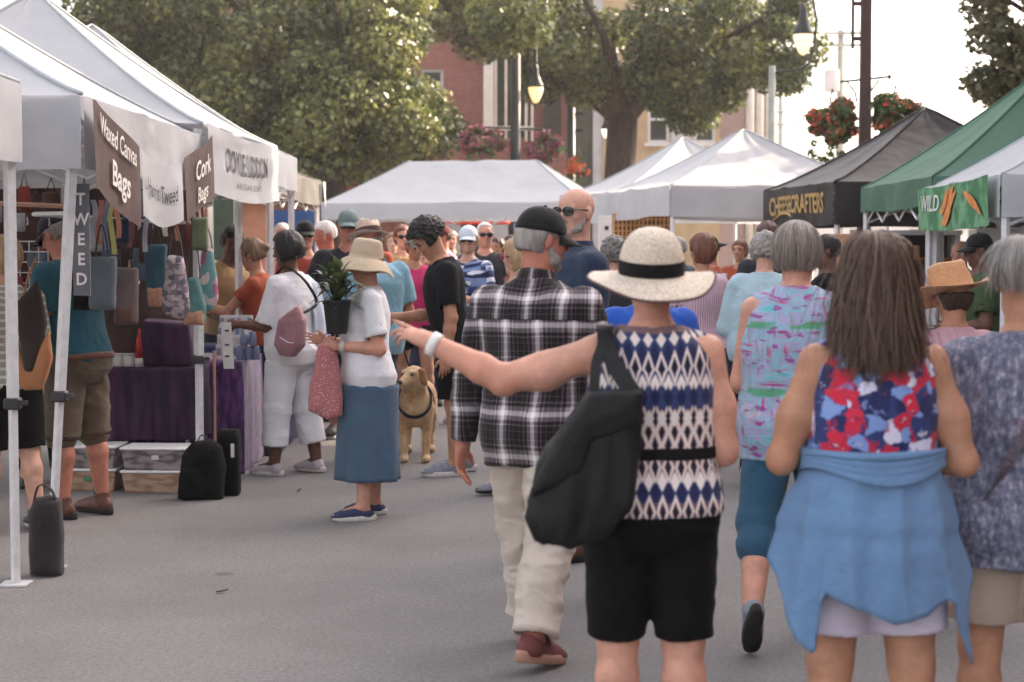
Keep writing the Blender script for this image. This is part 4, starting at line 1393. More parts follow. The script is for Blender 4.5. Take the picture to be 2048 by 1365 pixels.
    def top(s, mat, name='shirt', sleeve=0.55, hem=-0.03, ease=0.016, sl_ease=None, boxy=0.5, amp=0.005, neck=0.012, neckdrop=0.0, flare=0.0, split=None, arm_t=None, e=2.3, cuff=None):
        F = Fld(s.lo, s.hi, s.vox)
        z0 = hem * s.H
        F.add(s.torso(ease, ease * .9, z0=min(z0 - .02, -.08 * s.H), flare=flare, boxy=boxy, e=e))
        for p, k in s.extras(ease): F.add(p, k)
        t = arm_t if arm_t is not None else ease
        if isinstance(sleeve, dict) or sleeve > 0:
            se = t + .010 if sl_ease is None else sl_ease
            for sd in (-1, 1):
                up = sleeve[sd] if isinstance(sleeve, dict) else sleeve
                pr = s.arm_prims(sd, t, up, True, se)
                for i, p in enumerate(pr): F.add(p, .03 if i == 0 else .015)
                sh = s.arms[sd][0]
                F.add(ell(sh + s.T @ V3(-sd * .045 * s.S, 0, .022 * s.S), V3(.062, .042, .028) * s.S + t * .7, s.T), .05)
                # hollow end
                sh, el, wr, d1, d2 = s.arms[sd]
                en = sh + (el - sh) * up if up <= 1 else el + (wr - el) * (up - 1)
                dd = d1 if up <= 1 else d2
                k = s.S * (0.92 if s.sex == 'f' else 1.06) * (1 + (s.girth - 1) * 0.75) * s.armk
                rr = (np.interp(up, [0, 1, 1.3, 2], [.047, .041, .041, .026]) * k + se) - .008
                F.cut(cone(en - dd * .05, en + dd * .03, max(.01, rr - .004), rr, True))
        else:
            for sd in (-1, 1):
                sh = s.arms[sd][0]
                F.add(cone(s.P(sd * .05 * s.S, -.012 * s.S, .300 * s.H), s.P(sd * abs((sh - s.hip) @ s.T[:, 0]) * .86, -.010 * s.S, .287 * s.H), .036 * s.S, .034 * s.S), .03)
        # neckline
        if neck is not None:
            nk = (.048 if s.sex == 'f' else .056) * s.S
            F.cut(cone(s.neck0 + s.T @ V3(0, .03 + neckdrop * .5, -.035 - neckdrop), s.neck0 + s.T @ V3(0, -.0, .12), nk + neck + neckdrop * .6, nk + neck + .05))
        s.hem = hem
        F.plane(s.P(0, 0, z0), -s.T[:, 2])
        zi = -0.08 * s.H
        if z0 < .06 * s.H:
            F.cut(prof(s.P(0, 0, z0 - .02), s.T, np.array([0, .07]), *[np.array([np.interp(z0, s.zs, v) + ease + flare - .016] * 2) for v in (s.ta, s.tb)], np.array([np.interp(z0, s.zs, s.ty)] * 2))) if boxy < .2 else None
        s.lastF = F
        return s.emit(F, name, mat, amp)

    def bottoms(s, mat, name='trousers', upto=1.9, ease=0.019, end=0.022, waist=0.075, amp=0.005, kind='legs'):
        lo, hi = s.lo.copy(), s.hi.copy(); hi[2] = s.hip[2] + .16 * s.H
        F = Fld(lo, hi, s.vox)
        F.add(s.torso(ease * .8))
        for p, k in s.extras(ease * .8): F.add(p, k)
        for sd in (-1, 1):
            pr = s.leg_prims(sd, ease, upto, end)
            for p in pr: F.add(p, .022)
        for sd in (-1, 1):
            hip, kn, an, fd, fu = s.legs[sd]
            a, b = (hip, kn) if upto <= 1 else (kn, an)
            q = upto if upto <= 1 else upto - 1
            en = a + (b - a) * q; dd = unit(b - a)
            k = s.S * (1 + (s.girth - 1) * 0.7) * s.legk
            rr = np.interp(upto, [0, 1, 1.3, 2], [.088, .057, .054, .036]) * k + end - .013
            F.cut(cone(en - dd * .03, en + dd * .03, rr - .004, rr, True))
            if upto > 1.2: F.add(ell(kn + V3(0, -.004, 0), V3(.062, .064, .07) * k + ease), .02)
        if getattr(s, 'hem', None) is not None: waist = min(waist, s.hem + .022)
        F.plane(s.P(0, 0, waist * s.H), s.T[:, 2])
        return s.emit(F, name, mat, amp, kind)

    def belt(s, mat, z0, z1, ease=.024, name='belt', boxy=.5):
        F = Fld(s.lo, s.hi, s.vox)
        F.add(s.torso(ease, ease * .9, boxy=boxy, e=2.3))
        for p, k in s.extras(ease): F.add(p, k)
        F.plane(s.P(0, 0, z1), s.T[:, 2]); F.plane(s.P(0, 0, z0), -s.T[:, 2])
        return s.emit(F, name, mat, .001)

    def skirt(s, mat, length=0.42, flare=0.08, ease=0.012, waist=0.07, name='skirt', amp=0.007, nfold=9, wav=0.02):
        """lofted cloth from the waist down; length in metres below the hip"""
        rings = []
        n = 72
        if getattr(s, 'hem', None) is not None: waist = min(waist, s.hem + .016)
        rng = np.random.default_rng(s.seed)
        ph = rng.uniform(0, 6, 3)
        for j in range(22):
            f = j / 21
            z = waist * s.H + (-length - waist * s.H) * f
            za = max(z, -.02 * s.H)
            a = np.interp(za, s.zs, s.ta) + ease + flare * max(0, (f - .25)) / .75
            b = np.interp(za, s.zs, s.tb) + ease + .012 + flare * .8 * max(0, (f - .25)) / .75
            b += .02 * (z < 0)
            ring = []
            for k in range(n):
                an = 2 * math.pi * k / n
                w = wav * max(0, f - .2) * (math.sin(an * nfold + ph[0]) * .6 + math.sin(an * (nfold * .6) + ph[1] + f * 2) * .6)
                y0 = np.interp(za, s.zs, s.ty)
                ring.append(Vector(s.P((a + w) * math.cos(an), y0 + (b + w) * math.sin(an), z)))
            rings.append(ring)
        m = MB().loft(rings, cap=False)
        o = m.build(name, mat, s.root, True)
        so = o.modifiers.new('s', 'SOLIDIFY'); so.thickness = .006; so.offset = -1
        return o

    def shoe(s, mat, sole, kind='sneaker', lace=None):
        for sd in (-1, 1):
            hip, kn, an, fd, fu = s.legs[sd]
            rt = np.cross(fd, fu)
            M = np.stack([rt, fd, fu], 1)
            k = s.S * (0.95 if s.sex == 'f' else 1.06)
            base = an - fu * .046 * s.H
            def P(x, y, z): return base + M @ (V3(x * sd, y, z) * k)
            lo = base - .26; hi = base + .30
            h = min(s.vox, .006)
            F = Fld(lo, hi, h)
            F.add(ell(P(0, -.02, .045), V3(.040, .052, .045) * k, M)); F.add(ell(P(-.004, .07, .036), V3(.043, .075, .04) * k, M), .03)
            F.add(ell(P(-.008, .15, .028), V3(.043, .062, .032) * k, M), .03)
            F.add(cone(P(0, .05, .06), P(-.005, .13, .035), .034 * k, .028 * k), .03)
            if kind in ('sneaker', 'boot'):
                F.add(cone(P(0, -.015, .05), an + fu * (.035 if kind == 'boot' else .0) * k, .040 * k, .046 * k, True), .02)
                F.cut(cone(an - fu * .004, an + fu * .09, .036 * k, .036 * k))
            else:
                F.cut(ell(P(0, -.01, .082), V3(.030, .068, .04) * k, M))
            F.plane(P(0, 0, .022), -fu)
            V, Q = F.mesh(); V = relax(V, Q, 1)
            up = np_mesh('shoe', V, Q, mat, s.root)
            # sole: outline lofted
            out = []
            for i in range(28):
                an_ = 2 * math.pi * i / 28
                y = .06 + .145 * math.sin(an_)
                wdt = .042 + .006 * math.sin(an_) - .010 * math.exp(-((y - .04) / .04) ** 2) * (1 if math.cos(an_) < 0 else .2)
                c = math.copysign(abs(math.cos(an_)) ** .75, math.cos(an_))
                out.append((c * wdt - .006 * max(0, math.sin(an_)), y))
            rings = []
            for z, q in ((.0, .93), (.004, 1.0), (.022, 1.03), (.034, 1.0), (.036, .9)):
                rings.append([Vector(P(x * q, .06 + (y - .06) * (1 - (1 - q) * .4), z + (.012 * max(0, (y - .15) / .06) ** 2 if True else 0) + (.006 if (kind == 'sneaker' and y < 0 and z > .01) else 0))) for x, y in out])
            MB().loft(rings).build('sole', sole, up, True)
            if lace is not None:
                lm = MB()
                for i in range(4):
                    yy = .065 + i * .022
                    lm.tube([P(-.026, yy, .078 - i * .011), P(0, yy + .006, .092 - i * .012), P(.024, yy, .078 - i * .011)], .003 * k, 5)
                lm.build('laces', lace, up)
        return s

    def sock(s, mat, hgt=.09):
        for sd in (-1, 1):
            hip, kn, an, fd, fu = s.legs[sd]; d = unit(kn - an)
            F = Fld(an - .12, an + .22, min(s.vox, .007))
            F.add(cone(an - d * .04, an + d * hgt, .040 * s.S, .042 * s.S * s.legk, True))
            V, Q = F.mesh(); np_mesh('sock', V, Q, mat, s.root)

    # ---- hair
    def hair_cap(s, mat, t=.014, front=.035, low=-.06, back=None, name='hair', amp=.006, ear=True, extra=None, freq=26, kind='short', top=None):
        """hair close to the skull. front: height of the hairline over the eyes"""
        h, P, M = s.hs, s.hp, s.HM
        F = Fld(s.hc - .22 * h - t, s.hc + .24 * h + t, min(s.vox, .006))
        F.add(ell(P(0, -.014, .034), V3(.080, .096, .090) * h + t, M))
        F.add(ell(P(0, -.035, -.01), V3(.074, .072, .08) * h + t, M), .03)
        for p, k in (extra or []): F.add(p, k)
        # open the face: everything in front of a slanting plane, under the hairline
        F.cut((lambda X, Y, Z: np.maximum(-((X - P(0, .035, 0)[0]) * M[0, 1] + (Y - P(0, .035, 0)[1]) * M[1, 1] + (Z - P(0, .035, 0)[2]) * M[2, 1]),
                                          ((X - P(0, 0, front)[0]) * (M[0, 2] - .45 * M[0, 1]) + (Y - P(0, 0, front)[1]) * (M[1, 2] - .45 * M[1, 1]) + (Z - P(0, 0, front)[2]) * (M[2, 2] - .45 * M[2, 1]))), F.lo, F.lo + F.n * F.h))
        if ear:
            for sd in (-1, 1): F.cut(ell(P(sd * .085, .004, -.030), V3(.034, .032, .050) * h, M))
        F.plane(P(0, 0, low), -(M[:, 2] + .25 * M[:, 1]))
        if top is not None: F.plane(P(0, 0, top), M[:, 2])
        V, Q = F.mesh()
        if not len(V): return None
        N = vnormals(V, Q)
        L = (V - s.hc) @ M
        st = np.stack([np.arctan2(L[:, 0], L[:, 1] + .03) * .09, np.zeros(len(L)), L[:, 2] * .25], 1) if kind != 'curly' else L
        V = V + N * (amp * (vnoise(st * freq * 2.2, s.seed) * .7 + vnoise(L * freq, s.seed + 3) * .6))[:, None]
        tint = np.clip(.45 + .4 * vnoise(st * 60, s.seed + 5), 0, 1)
        return np_mesh(name, V, Q, mat, s.root, att=tint)

    def strands(s, mat, prof_fn, n=3000, segs=9, width=.0032, name='hair', seed=3, jitter=.012, phi=(0, 2 * math.pi), parent=None, base=True, wave=0.0):
        """hair that hangs along an envelope: prof_fn(phi, t) -> head-space point (metres at scale 1), t 0..1 root to tip"""
        rng = np.random.default_rng(seed)
        ph = rng.uniform(phi[0], phi[1], n); lay = rng.uniform(.88, 1.03, n); ln = rng.uniform(.80, 1.0, n)
        clump = np.floor(ph * 9).astype(int)
        T = np.linspace(0, 1, segs)
        w0 = rng.normal(0, jitter, (n, 3)); w1 = rng.normal(0, jitter, (n, 3)); frq = rng.uniform(2, 5, n); pz = rng.uniform(0, 6, n)
        fly = np.where(rng.uniform(0, 1, n) < .06, 2.6, 1.0)[:, None]
        rows = []
        for t in T:
            p = prof_fn(ph + .05 * np.sin(frq * t + pz) + (t ** 2) * .06 * np.sin(clump * 2.4), t * ln)
            ax = p * np.stack([lay, lay, np.ones(n)], 1)
            rows.append(ax + (w0 * t + w1 * t * t) * fly + wave * t[..., None] * np.stack([np.sin(t * 9 + clump * 1.7), np.cos(t * 8 + clump), 0 * t + 0 * ph], -1) if np.ndim(t) else ax + (w0 * t + w1 * t * t) * fly + wave * t * np.stack([np.sin(t * 9 + clump * 1.7), np.cos(t * 8 + clump), 0 * ph], -1))
        Pn = np.stack(rows, 1)                         # n, segs, 3
        tn = np.gradient(Pn, axis=1); tn /= np.linalg.norm(tn, axis=2)[..., None] + 1e-9
        out = Pn * np.array([1, 1, 0]); out /= np.linalg.norm(out, axis=2)[..., None] + 1e-9
        sd = np.cross(tn, out); sd /= np.linalg.norm(sd, axis=2)[..., None] + 1e-9
        wd = (width * (1 - .75 * T ** 3))[None, :, None] * rng.uniform(.6, 1.5, n)[:, None, None]
        A, B, C = Pn - sd * wd, Pn + out * wd * .6, Pn + sd * wd
        X = np.stack([A, B, C], 2)                     # n, segs, 3, 3
        V = X.reshape(-1, 3)
        base_i = (np.arange(n)[:, None, None] * segs + np.arange(segs - 1)[None, :, None]) * 3
        Fq = []
        for a, b in ((0, 1), (1, 2)):
            Fq.append(np.stack([base_i + a, base_i + b, base_i + 3 + b, base_i + 3 + a], -1).reshape(-1, 4))
        F = np.vstack(Fq)
        tint = np.repeat(np.clip(.5 + .25 * rng.normal(size=n) + .22 * np.sin(clump * 5.1), 0, 1), segs * 3)
        Vw = s.hc + (V * s.hs) @ s.HM.T
        if base:
            gp, gt = 48, 16
            PH = np.linspace(phi[0], phi[1], gp); rows = []
            for t in np.linspace(0, .96, gt):
                p = prof_fn(PH, np.full(gp, t)); rows.append(p * np.array([.93, .93, 1]) )
            G = np.stack(rows, 0).reshape(-1, 3)
            ii = (np.arange(gt - 1)[:, None] * gp + np.arange(gp - 1)[None, :]).reshape(-1)
            FB = np.stack([ii, ii + gp, ii + gp + 1, ii + 1], 1) + len(Vw)
            Vw = np.vstack([Vw, s.hc + (G * s.hs) @ s.HM.T]); F = np.vstack([F, FB])
            tint = np.concatenate([tint, np.full(len(G), .2)])
        return np_mesh(name, Vw, F, mat, s.root, att=tint)

    # ---- things worn on the head
    def cap(s, mat, visor=None, tilt=0, back=False, name='cap', t=.010, button=True):
        h, P = s.hs, s.hp
        M = s.HM @ rot(0, R(tilt), 0)
        c = P(0, -.008, .045)
        rings = []
        for j in range(11):
            a = j / 10 * math.pi / 2
            r, z = math.cos(a) ** .8, math.sin(a)
            rings.append([Vector(c + M @ (V3((.079 * h + t) * r * math.cos(q), (.098 * h + t) * r * math.sin(q), -.018 * h + (.094 * h + t) * z))) for q in [2 * math.pi * k / 32 for k in range(32)]])
        o = MB().loft(rings).build(name, mat, s.root, True)
        v = MB()
        sg = -1 if back else 1
        def vp(i, j):
            u = -1 + 2 * i; f = j
            an = u * 1.05
            r0 = V3((.079 * h + t) * math.sin(an), (.098 * h + t) * math.cos(an) * sg, -.014 * h)
            ext = .075 * h * (1 - u * u) ** .55 * f
            p = r0 + V3(.12 * u * ext, ext * sg, -.026 * h * f - .022 * h * u * u * (.4 + .6 * f) + .004 * h)
            return Vector(c + M @ p)
        v.grid(vp, 20, 6)
        vo = v.build('visor', visor or mat, o, True)
        so = vo.modifiers.new('s', 'SOLIDIFY'); so.thickness = .005
        if button: MB().lathe([(.0005, .006), (.008, .003), (.009, 0), (.006, -.003)], Vector(c + M @ V3(0, 0, .078 * h + t)), 10).build('button', mat, o, True)
        return o

    def glasses(s, mat=None, lens=None, drop=0.0):
        P, h = s.hp, s.hs
        m = MB()
        lens = lens or M_LENS
        fr = mat or M_LENS
        g = MB()
        for sd in (-1, 1):
            ring = []
            for k in range(16):
                a = 2 * math.pi * k / 16
                ring.append(P(sd * (.034 + .029 * math.copysign(abs(math.cos(a)) ** .7, math.cos(a))), .101 - .010 * abs(math.cos(a)) * (1 if math.cos(a) > 0 else 0), .004 - drop + .022 * math.copysign(abs(math.sin(a)) ** .7, math.sin(a))))
            cen = P(sd * .033, .106, .004 - drop)
            g.add([cen] + ring, [(0, 1 + k, 1 + (k + 1) % 16) for k in range(16)])
        o = g.build('sunglasses', lens, s.root, True)
        for sd in (-1, 1):
            m.tube([P(sd * .060, .094, .012 - drop), P(sd * .078, .06, .012), P(sd * .082, -.01, .010)], .003 * h, 5)
        m.tube([P(-.010, .106, .010 - drop), P(.010, .106, .010 - drop)], .003 * h, 5)
        for sd in (-1, 1):
            m.tube([P(sd * (.034 + .030 * math.cos(a)), .102, .004 - drop + .023 * math.sin(a)) for a in [2 * math.pi * k / 12 for k in range(13)]], .0028 * h, 4)
        m.build('frame', fr, o)
        return o

    def brim_hat(s, mat, band=None, crown=(.092, .105, .12), brim=.11, tilt=0, rolls=0, droop=.02, curl=0.0, flat_top=.35, name='hat', base=.03, edge=None, wob=.008, seed=1, crease=0.0, side=0.0, dome=False):
        """crown (half width, half depth, height), brim width; curl lifts the sides, droop lowers front and back"""
        h = s.hs
        M = s.HM @ rot(0, R(tilt), R(rolls))
        c = s.hp(0, -.008, base)
        n = 56
        def ring(r_in, z, f):
            out = []
            for k in range(n):
                a = 2 * math.pi * k / n
                ex = brim * f
                x = (crown[0] * r_in + ex) * math.cos(a); y_ = (crown[1] * r_in + ex) * math.sin(a)
                zz = z + f ** 1.5 * (curl * math.cos(a) ** 2 - droop * math.sin(a) ** 2 + wob * math.sin(a * 3 + seed) + wob * .6 * math.sin(a * 5 + seed * 2)) - side * f * math.cos(a)
                if f == 0 and r_in < .9: zz -= crease * (1 - (x / crown[0]) ** 2 * 3) * (1 if abs(x) < crown[0] * .55 else 0) * (z / crown[2])
                out.append(Vector(c + M @ (V3(x, y_, zz) * h)))
            return out
        R_ = []
        ct = flat_top
        for q, z in ([(max(.02, math.sin(a) ** .72), math.cos(a) ** .9) for a in [math.pi / 2 * j / 9 for j in range(9)]] + [(1.0, .0)] if dome else ((.02, 1.0), (ct * .6, .995), (ct, .975), ((1 + ct) / 2, .88), (.86, .70), (.94, .45), (.98, .2), (1.0, .0))):
            R_.append(ring(q, crown[2] * z, 0))
        for f in (.15, .35, .55, .75, .92, 1.0): R_.append(ring(1.0, -.004, f))
        m = MB().loft(list(reversed(R_)), cap=True)
        m.f = [f for f in m.f if len(f) < 20 or f[0] >= len(R_) * n - n]
        o = m.build(name, mat, s.root, True)
        so = o.modifiers.new('s', 'SOLIDIFY'); so.thickness = .004; so.offset = 0
        if band:
            rb = []
            for z, q in ((.004, 1.016), (.046, 1.012), (.050, .99)):
                rb.append([Vector(c + M @ (V3(crown[0] * q * math.cos(a), crown[1] * q * math.sin(a), z) * h)) for a in [2 * math.pi * k / n for k in range(n)]])
            MB().loft(rb, cap=False).build('hat_band', band, o, True)
        if edge:
            pts = ring(1.0, -.004, 1.0); pts.append(pts[0])
            MB().tube(pts, .0045 * h, 5, cap=False).build('brim_edge', edge, o, True)
        return o


def strap(pts, w, t, mat, name, parent=None, n=24, wd=None):
    """flat band along a smooth path through pts; wd: list of width directions"""
    pts = [Vector(p) for p in pts]
    def cr(i, f):
        p = [pts[max(0, min(len(pts) - 1, i + k))] for k in (-1, 0, 1, 2)]
        return 0.5 * ((2 * p[1]) + (-p[0] + p[2]) * f + (2 * p[0] - 5 * p[1] + 4 * p[2] - p[3]) * f * f + (-p[0] + 3 * p[1] - 3 * p[2] + p[3]) * f ** 3)
    path = []
    for i in range(len(pts) - 1):
        for k in range(6): path.append(cr(i, k / 6))
    path.append(pts[-1])
    rings = []
    for i, p in enumerate(path):
        tg = (path[min(i + 1, len(path) - 1)] - path[max(i - 1, 0)]).normalized()
        w_ = Vector(wd) if wd else Vector((1, 0, 0))
        w_ = (w_ - tg * w_.dot(tg)).normalized(); n_ = tg.cross(w_)
        rings.append([p + w_ * w / 2 + n_ * t / 2, p + w_ * w / 2 - n_ * t / 2, p - w_ * w / 2 - n_ * t / 2, p - w_ * w / 2 + n_ * t / 2])
    return MB().loft(rings).build(name, mat, parent, False)
# ================================================================== cloth patterns
def ikat():
    u, v, _ = sep(coords('UV'))
    n = noise(coords('Object'), 30, 3, 0.6) - 0.5
    v = v + n * 0.008; u = u + (noise(coords('Object'), 24, 2) - 0.5) * 0.006
    p = 0.041
    def tc(off): return ((u / p + off).frac() - 0.5).abs() * 2.0
    def dia(vk, h, off=0.0): return (v - vk).abs() / h + tc(off)
    navy, cream, mauve, dark = srgb(52, 62, 104), srgb(226, 208, 199), srgb(124, 98, 102), srgb(24, 25, 42)
    band = (v - 0.225).abs().lt(0.062).max((v - 0.12).abs().lt(0.035)).max((v - 0.005).abs().lt(0.022)).max(v.gt(0.53))
    c = mixc(band, navy, mauve)
    zig = dia(0.455, 0.06, 0.5); c = mixc(zig.ss(0.9, 0.55), c, srgb(34, 38, 78))
    for vk, h, off in ((0.411, 0.062, 0.0), (0.222, 0.05, 0.0), (0.185, 0.05, 0.5), (0.262, 0.05, .5), (0.122, 0.05, 0.5), (0.0, 0.05, 0.0)):
        D = dia(vk, h, off)
        c = mixc(D.ss(1.02, 0.92) * D.ss(0.56, 0.64), c, cream)
        c = mixc(D.ss(0.5, 0.42), c, dark)
    for vk, h, off in ((0.508, 0.036, 0.0), (0.358, 0.038, 0.5), (0.262, 0.032, 0.0), (0.083, 0.036, 0.0)):
        D = dia(vk, h, off); c = mixc(D.ss(0.86, 0.7), c, srgb(232, 220, 214))
    for vk in (0.322, 0.05):
        D = dia(vk, 0.045, 0.5); c = mixc(D.ss(0.95, 0.6), c, srgb(30, 34, 74))
    return c


def plaid():
    u, v, _ = sep(coords('UV'))
    w = (noise(coords('Object'), 5, 2) - 0.5) * 0.02
    def st(x, p):
        f = ((x / p).frac() - 0.5).abs() * 2      # 0 in the middle of a stripe
        wide = f.ss(0.36, 0.29); core = f.ss(0.15, 0.08)
        thin = (f - 0.52).abs().ss(0.05, 0.02).max((f - 0.8).abs().ss(0.04, 0.015) * 0.5)
        return wide * 0.24 + core * 0.26 + thin * 0.17
    yoke = v.gt(0.415)
    a = st(u + w + yoke * 0.05, 0.145) + st(v + w + 0.03 + yoke * 0.06, 0.17)
    a = a - (v - 0.415).abs().ss(0.004, 0.002) * 0.2
    return ramp(a, [(0.0, srgb(28, 23, 25)), (0.28, srgb(88, 80, 83)), (0.55, srgb(164, 157, 160)), (0.95, srgb(238, 232, 232))])


def floral():
    vec = coords('UV')
    x, y, _ = sep(vec)
    d = noise(vec, 16, 3, 0.6)
    d2 = noise(vec, 11, 3, 0.6)
    q = comb(x + (d - 0.5) * 0.07, y + (d2 - 0.5) * 0.07)
    col = voro(q, 23, out='Color'); r, gg, b = sep(col.s)
    c = ramp(r, [(0, srgb(38, 45, 88)), (0.22, srgb(196, 42, 66)), (0.42, srgb(128, 154, 208)), (0.62, srgb(48, 60, 110)), (0.74, srgb(218, 215, 235)), (0.88, srgb(205, 46, 70))], True)
    c2 = voro(q, 46, out='Color'); r2, _, _ = sep(c2.s)
    det = ramp(r2, [(0, srgb(36, 42, 86)), (0.4, srgb(176, 44, 70)), (0.6, srgb(120, 140, 196)), (0.86, srgb(222, 216, 232))], True)
    c = mixc(noise(vec, 30, 2).ss(0.56, 0.64) * 0.75, c, det)
    e = voro(q, 23, 'DISTANCE_TO_EDGE')
    return mixc(e.ss(0.05, 0.01) * 0.45, c, srgb(60, 66, 120))


def streaks():
    vec = coords('UV')
    x, y, _ = sep(vec)
    a = noise(coords('UV', (5, 42, 1)), 1.0, 3, 0.65); b = noise(coords('UV', (40, 6, 1)), 1.0, 3, 0.65)
    sel = noise(coords('UV', (9, 9, 1)), 1.0, 2)
    st = [(0.0, srgb(60, 140, 110)), (0.32, srgb(96, 178, 186)), (0.42, srgb(132, 190, 200)), (0.5, srgb(176, 150, 196)), (0.56, srgb(112, 180, 186)), (0.63, srgb(196, 80, 130)), (0.70, srgb(98, 60, 140)), (0.8, srgb(40, 130, 90))]
    c = mixc(sel.ss(0.42, 0.56), ramp(a, st), ramp(b, st))
    big = noise(coords('UV', (4, 9, 1)), 1.0, 2)
    c = mixc(big.ss(0.60, 0.66) * 0.5, c, srgb(206, 190, 206))
    pk = noise(coords('UV', (14, 26, 1)), 1.0, 3)
    c = mixc(pk.ss(0.58, 0.63) * 0.85, c, srgb(150, 60, 140))
    gr = (y - 0.40).abs().ss(0.02, 0.008).max((y - 0.13).abs().ss(0.025, 0.01)) * noise(coords('UV', (8, 20, 1)), 1.0, 2).ss(0.4, 0.55)
    return mixc(gr * 0.8, c, srgb(58, 150, 90))


def crackle():
    vec = coords('Object')
    a = noise(vec, 42, 4, 0.75); b = noise(coords('Object', (1, 1, .35)), 70, 3, 0.7)
    c = ramp(a * 0.5 + b * 0.5, [(0.32, srgb(58, 62, 84)), (0.46, srgb(92, 96, 116)), (0.55, srgb(128, 128, 146)), (0.66, srgb(186, 182, 190))])
    return mixc(noise(vec, 14, 3).ss(0.6, 0.72) * 0.4, c, srgb(110, 76, 82))


def stripes(c1, c2, p=0.035, vert=False, w=.5):
    def f():
        u, v, _ = sep(coords('UV'))
        x = u if vert else v
        return mixc(((x / p).frac() - 0.5).abs().ss(w * .5 - .04, w * .5 + .04), c1, c2)
    return f


def dots(c1, c2, sc=90, th=.32):
    def f(): return mixc(voro(coords('Object'), sc).ss(th, th - .12), c1, c2)
    return f


def spotted(cols, sc=22):
    def f():
        v = coords('UV'); d = noise(v, 20, 2)
        x, y, _ = sep(v)
        r, _, _ = sep(voro(comb(x + (d - .5) * .03, y), sc, out='Color').s)
        return ramp(r, [(i / len(cols), c) for i, c in enumerate(cols)], True)
    return f


F_IKAT = cloth('ikat_print', ikat, rough=.8)
F_PLAID = cloth('plaid_flannel', plaid, rough=.9)
F_FLORAL = cloth('floral_print', floral, rough=.75)
F_STREAK = cloth('painted_streak_print', streaks, rough=.75)
F_CRACK = cloth('flecked_blue_grey_print', crackle, rough=.85)
F_BLACK = cloth('black_cloth', (0.0035, 0.0035, 0.0038), .25, sheen=0, rough=.95)
F_BLACKTEE = cloth('black_jersey', (0.006, 0.0065, 0.009), .25, sheen=0, rough=.95)
F_WHITE = cloth('white_jersey', (0.72, 0.72, 0.75), .04)
F_LINEN = cloth('white_linen', (0.70, 0.70, 0.73), .05)
F_BLUEJ = cloth('cornflower_knit', srgb(104, 136, 172), .08, bump_d=.003)
F_SKIRT = cloth('slate_blue_cloth', srgb(72, 94, 116), .1)
F_TEAL = cloth('teal_stretch_cloth', srgb(46, 84, 108), .1)
F_BEIGE = cloth('beige_twill', srgb(176, 158, 146), .07)
F_KHAKI = cloth('pale_khaki', srgb(196, 184, 172), .06)
F_OLIVE = cloth('olive_canvas', srgb(92, 80, 66), .12)
F_NAVY = cloth('navy_cotton', srgb(36, 50, 72), .15)
F_DKNAVY = cloth('dark_navy_jersey', srgb(24, 28, 38), .15)
F_SKY = cloth('light_blue_pique', srgb(126, 168, 186), .08)
F_ICE = cloth('pale_blue_crinkle', srgb(168, 194, 204), .07, bump_d=.004)
F_TEALTEE = cloth('teal_jersey', srgb(28, 84, 100), .12)
F_PINK = cloth('raspberry_jersey', srgb(186, 46, 98), .1)
F_ORANGE = cloth('orange_cloth', srgb(226, 88, 42), .12)
F_RUST = cloth('rust_cloth', srgb(150, 66, 40), .2)
F_TANSH = cloth('tan_cotton', srgb(176, 146, 106), .1)
F_ROYAL = cloth('royal_blue_cotton', srgb(36, 84, 176), .1)
F_JEAN = cloth('dark_denim', srgb(40, 50, 72), .2)
F_GREENV = cloth('moss_green_cotton', srgb(58, 74, 44), .15)
F_CHAR = cloth('charcoal_cloth', srgb(44, 44, 50), .15)
F_PALEP = cloth('pale_pink_stripe', stripes(srgb(206, 180, 190), srgb(176, 140, 158), .02, True), rough=.85)
F_STRIPE = cloth('cream_stripe_knit', stripes(srgb(214, 212, 202), srgb(158, 162, 150), .045, False, .35), rough=.85)
F_BLUEPAT = cloth('blue_spot_print', spotted([srgb(52, 70, 118), srgb(210, 214, 226), srgb(28, 36, 70), srgb(120, 140, 180)], 30), rough=.8)
F_PINKPAT = cloth('pink_green_print', spotted([srgb(206, 120, 150), srgb(78, 150, 90), srgb(220, 196, 200), srgb(190, 70, 110)], 34), rough=.8)
F_FLORB = cloth('earthy_flower_print', spotted([srgb(60, 46, 44), srgb(150, 110, 84), srgb(96, 88, 70), srgb(190, 170, 150)], 30), rough=.8)
F_STRAW = cloth('pale_straw', lambda: mixc(noise(coords('Object', (1, 1, 3)), 120, 2, .6).ss(.3, .7), srgb(176, 158, 138), srgb(224, 211, 194)), rough=.7, weave=300)
F_STRAW2 = cloth('tan_straw', lambda: mixc(noise(coords('Object', (1, 1, 3)), 130, 2, .6).ss(.3, .7), srgb(170, 122, 84), srgb(206, 158, 116)), rough=.7, weave=300)
F_FEDORA = cloth('sand_straw', varied(srgb(200, 176, 156), .08, 30), rough=.75)
F_BUCKET = cloth('khaki_cotton', varied(srgb(190, 172, 146), .08, 8), rough=.85)
F_BAND = cloth('black_ribbon', (0.005, 0.004, 0.0045), .2, sheen=0)
F_CAPBLK = cloth('black_cap_cloth', srgb(24, 24, 24), .12)
F_CAPGRY = cloth('grey_cap_cloth', srgb(128, 134, 128), .12)
F_CAPWHT = cloth('white_cap_cloth', srgb(206, 212, 226), .06)
F_CAPNVY = cloth('navy_cap_cloth', srgb(28, 34, 50), .12)
F_CAPGRN = cloth('grey_green_camo', spotted([srgb(74, 96, 96), srgb(36, 48, 50), srgb(110, 128, 126)], 30), rough=.85)
F_CAPRED = cloth('maroon_cap_cloth', srgb(96, 44, 40), .12)
M_SHOEGR = material('grey_mesh_shoe', varied(srgb(128, 132, 142), .15, 30), .85)
M_SHOEPK = material('blush_grey_shoe', varied(srgb(176, 166, 172), .1, 30), .85)
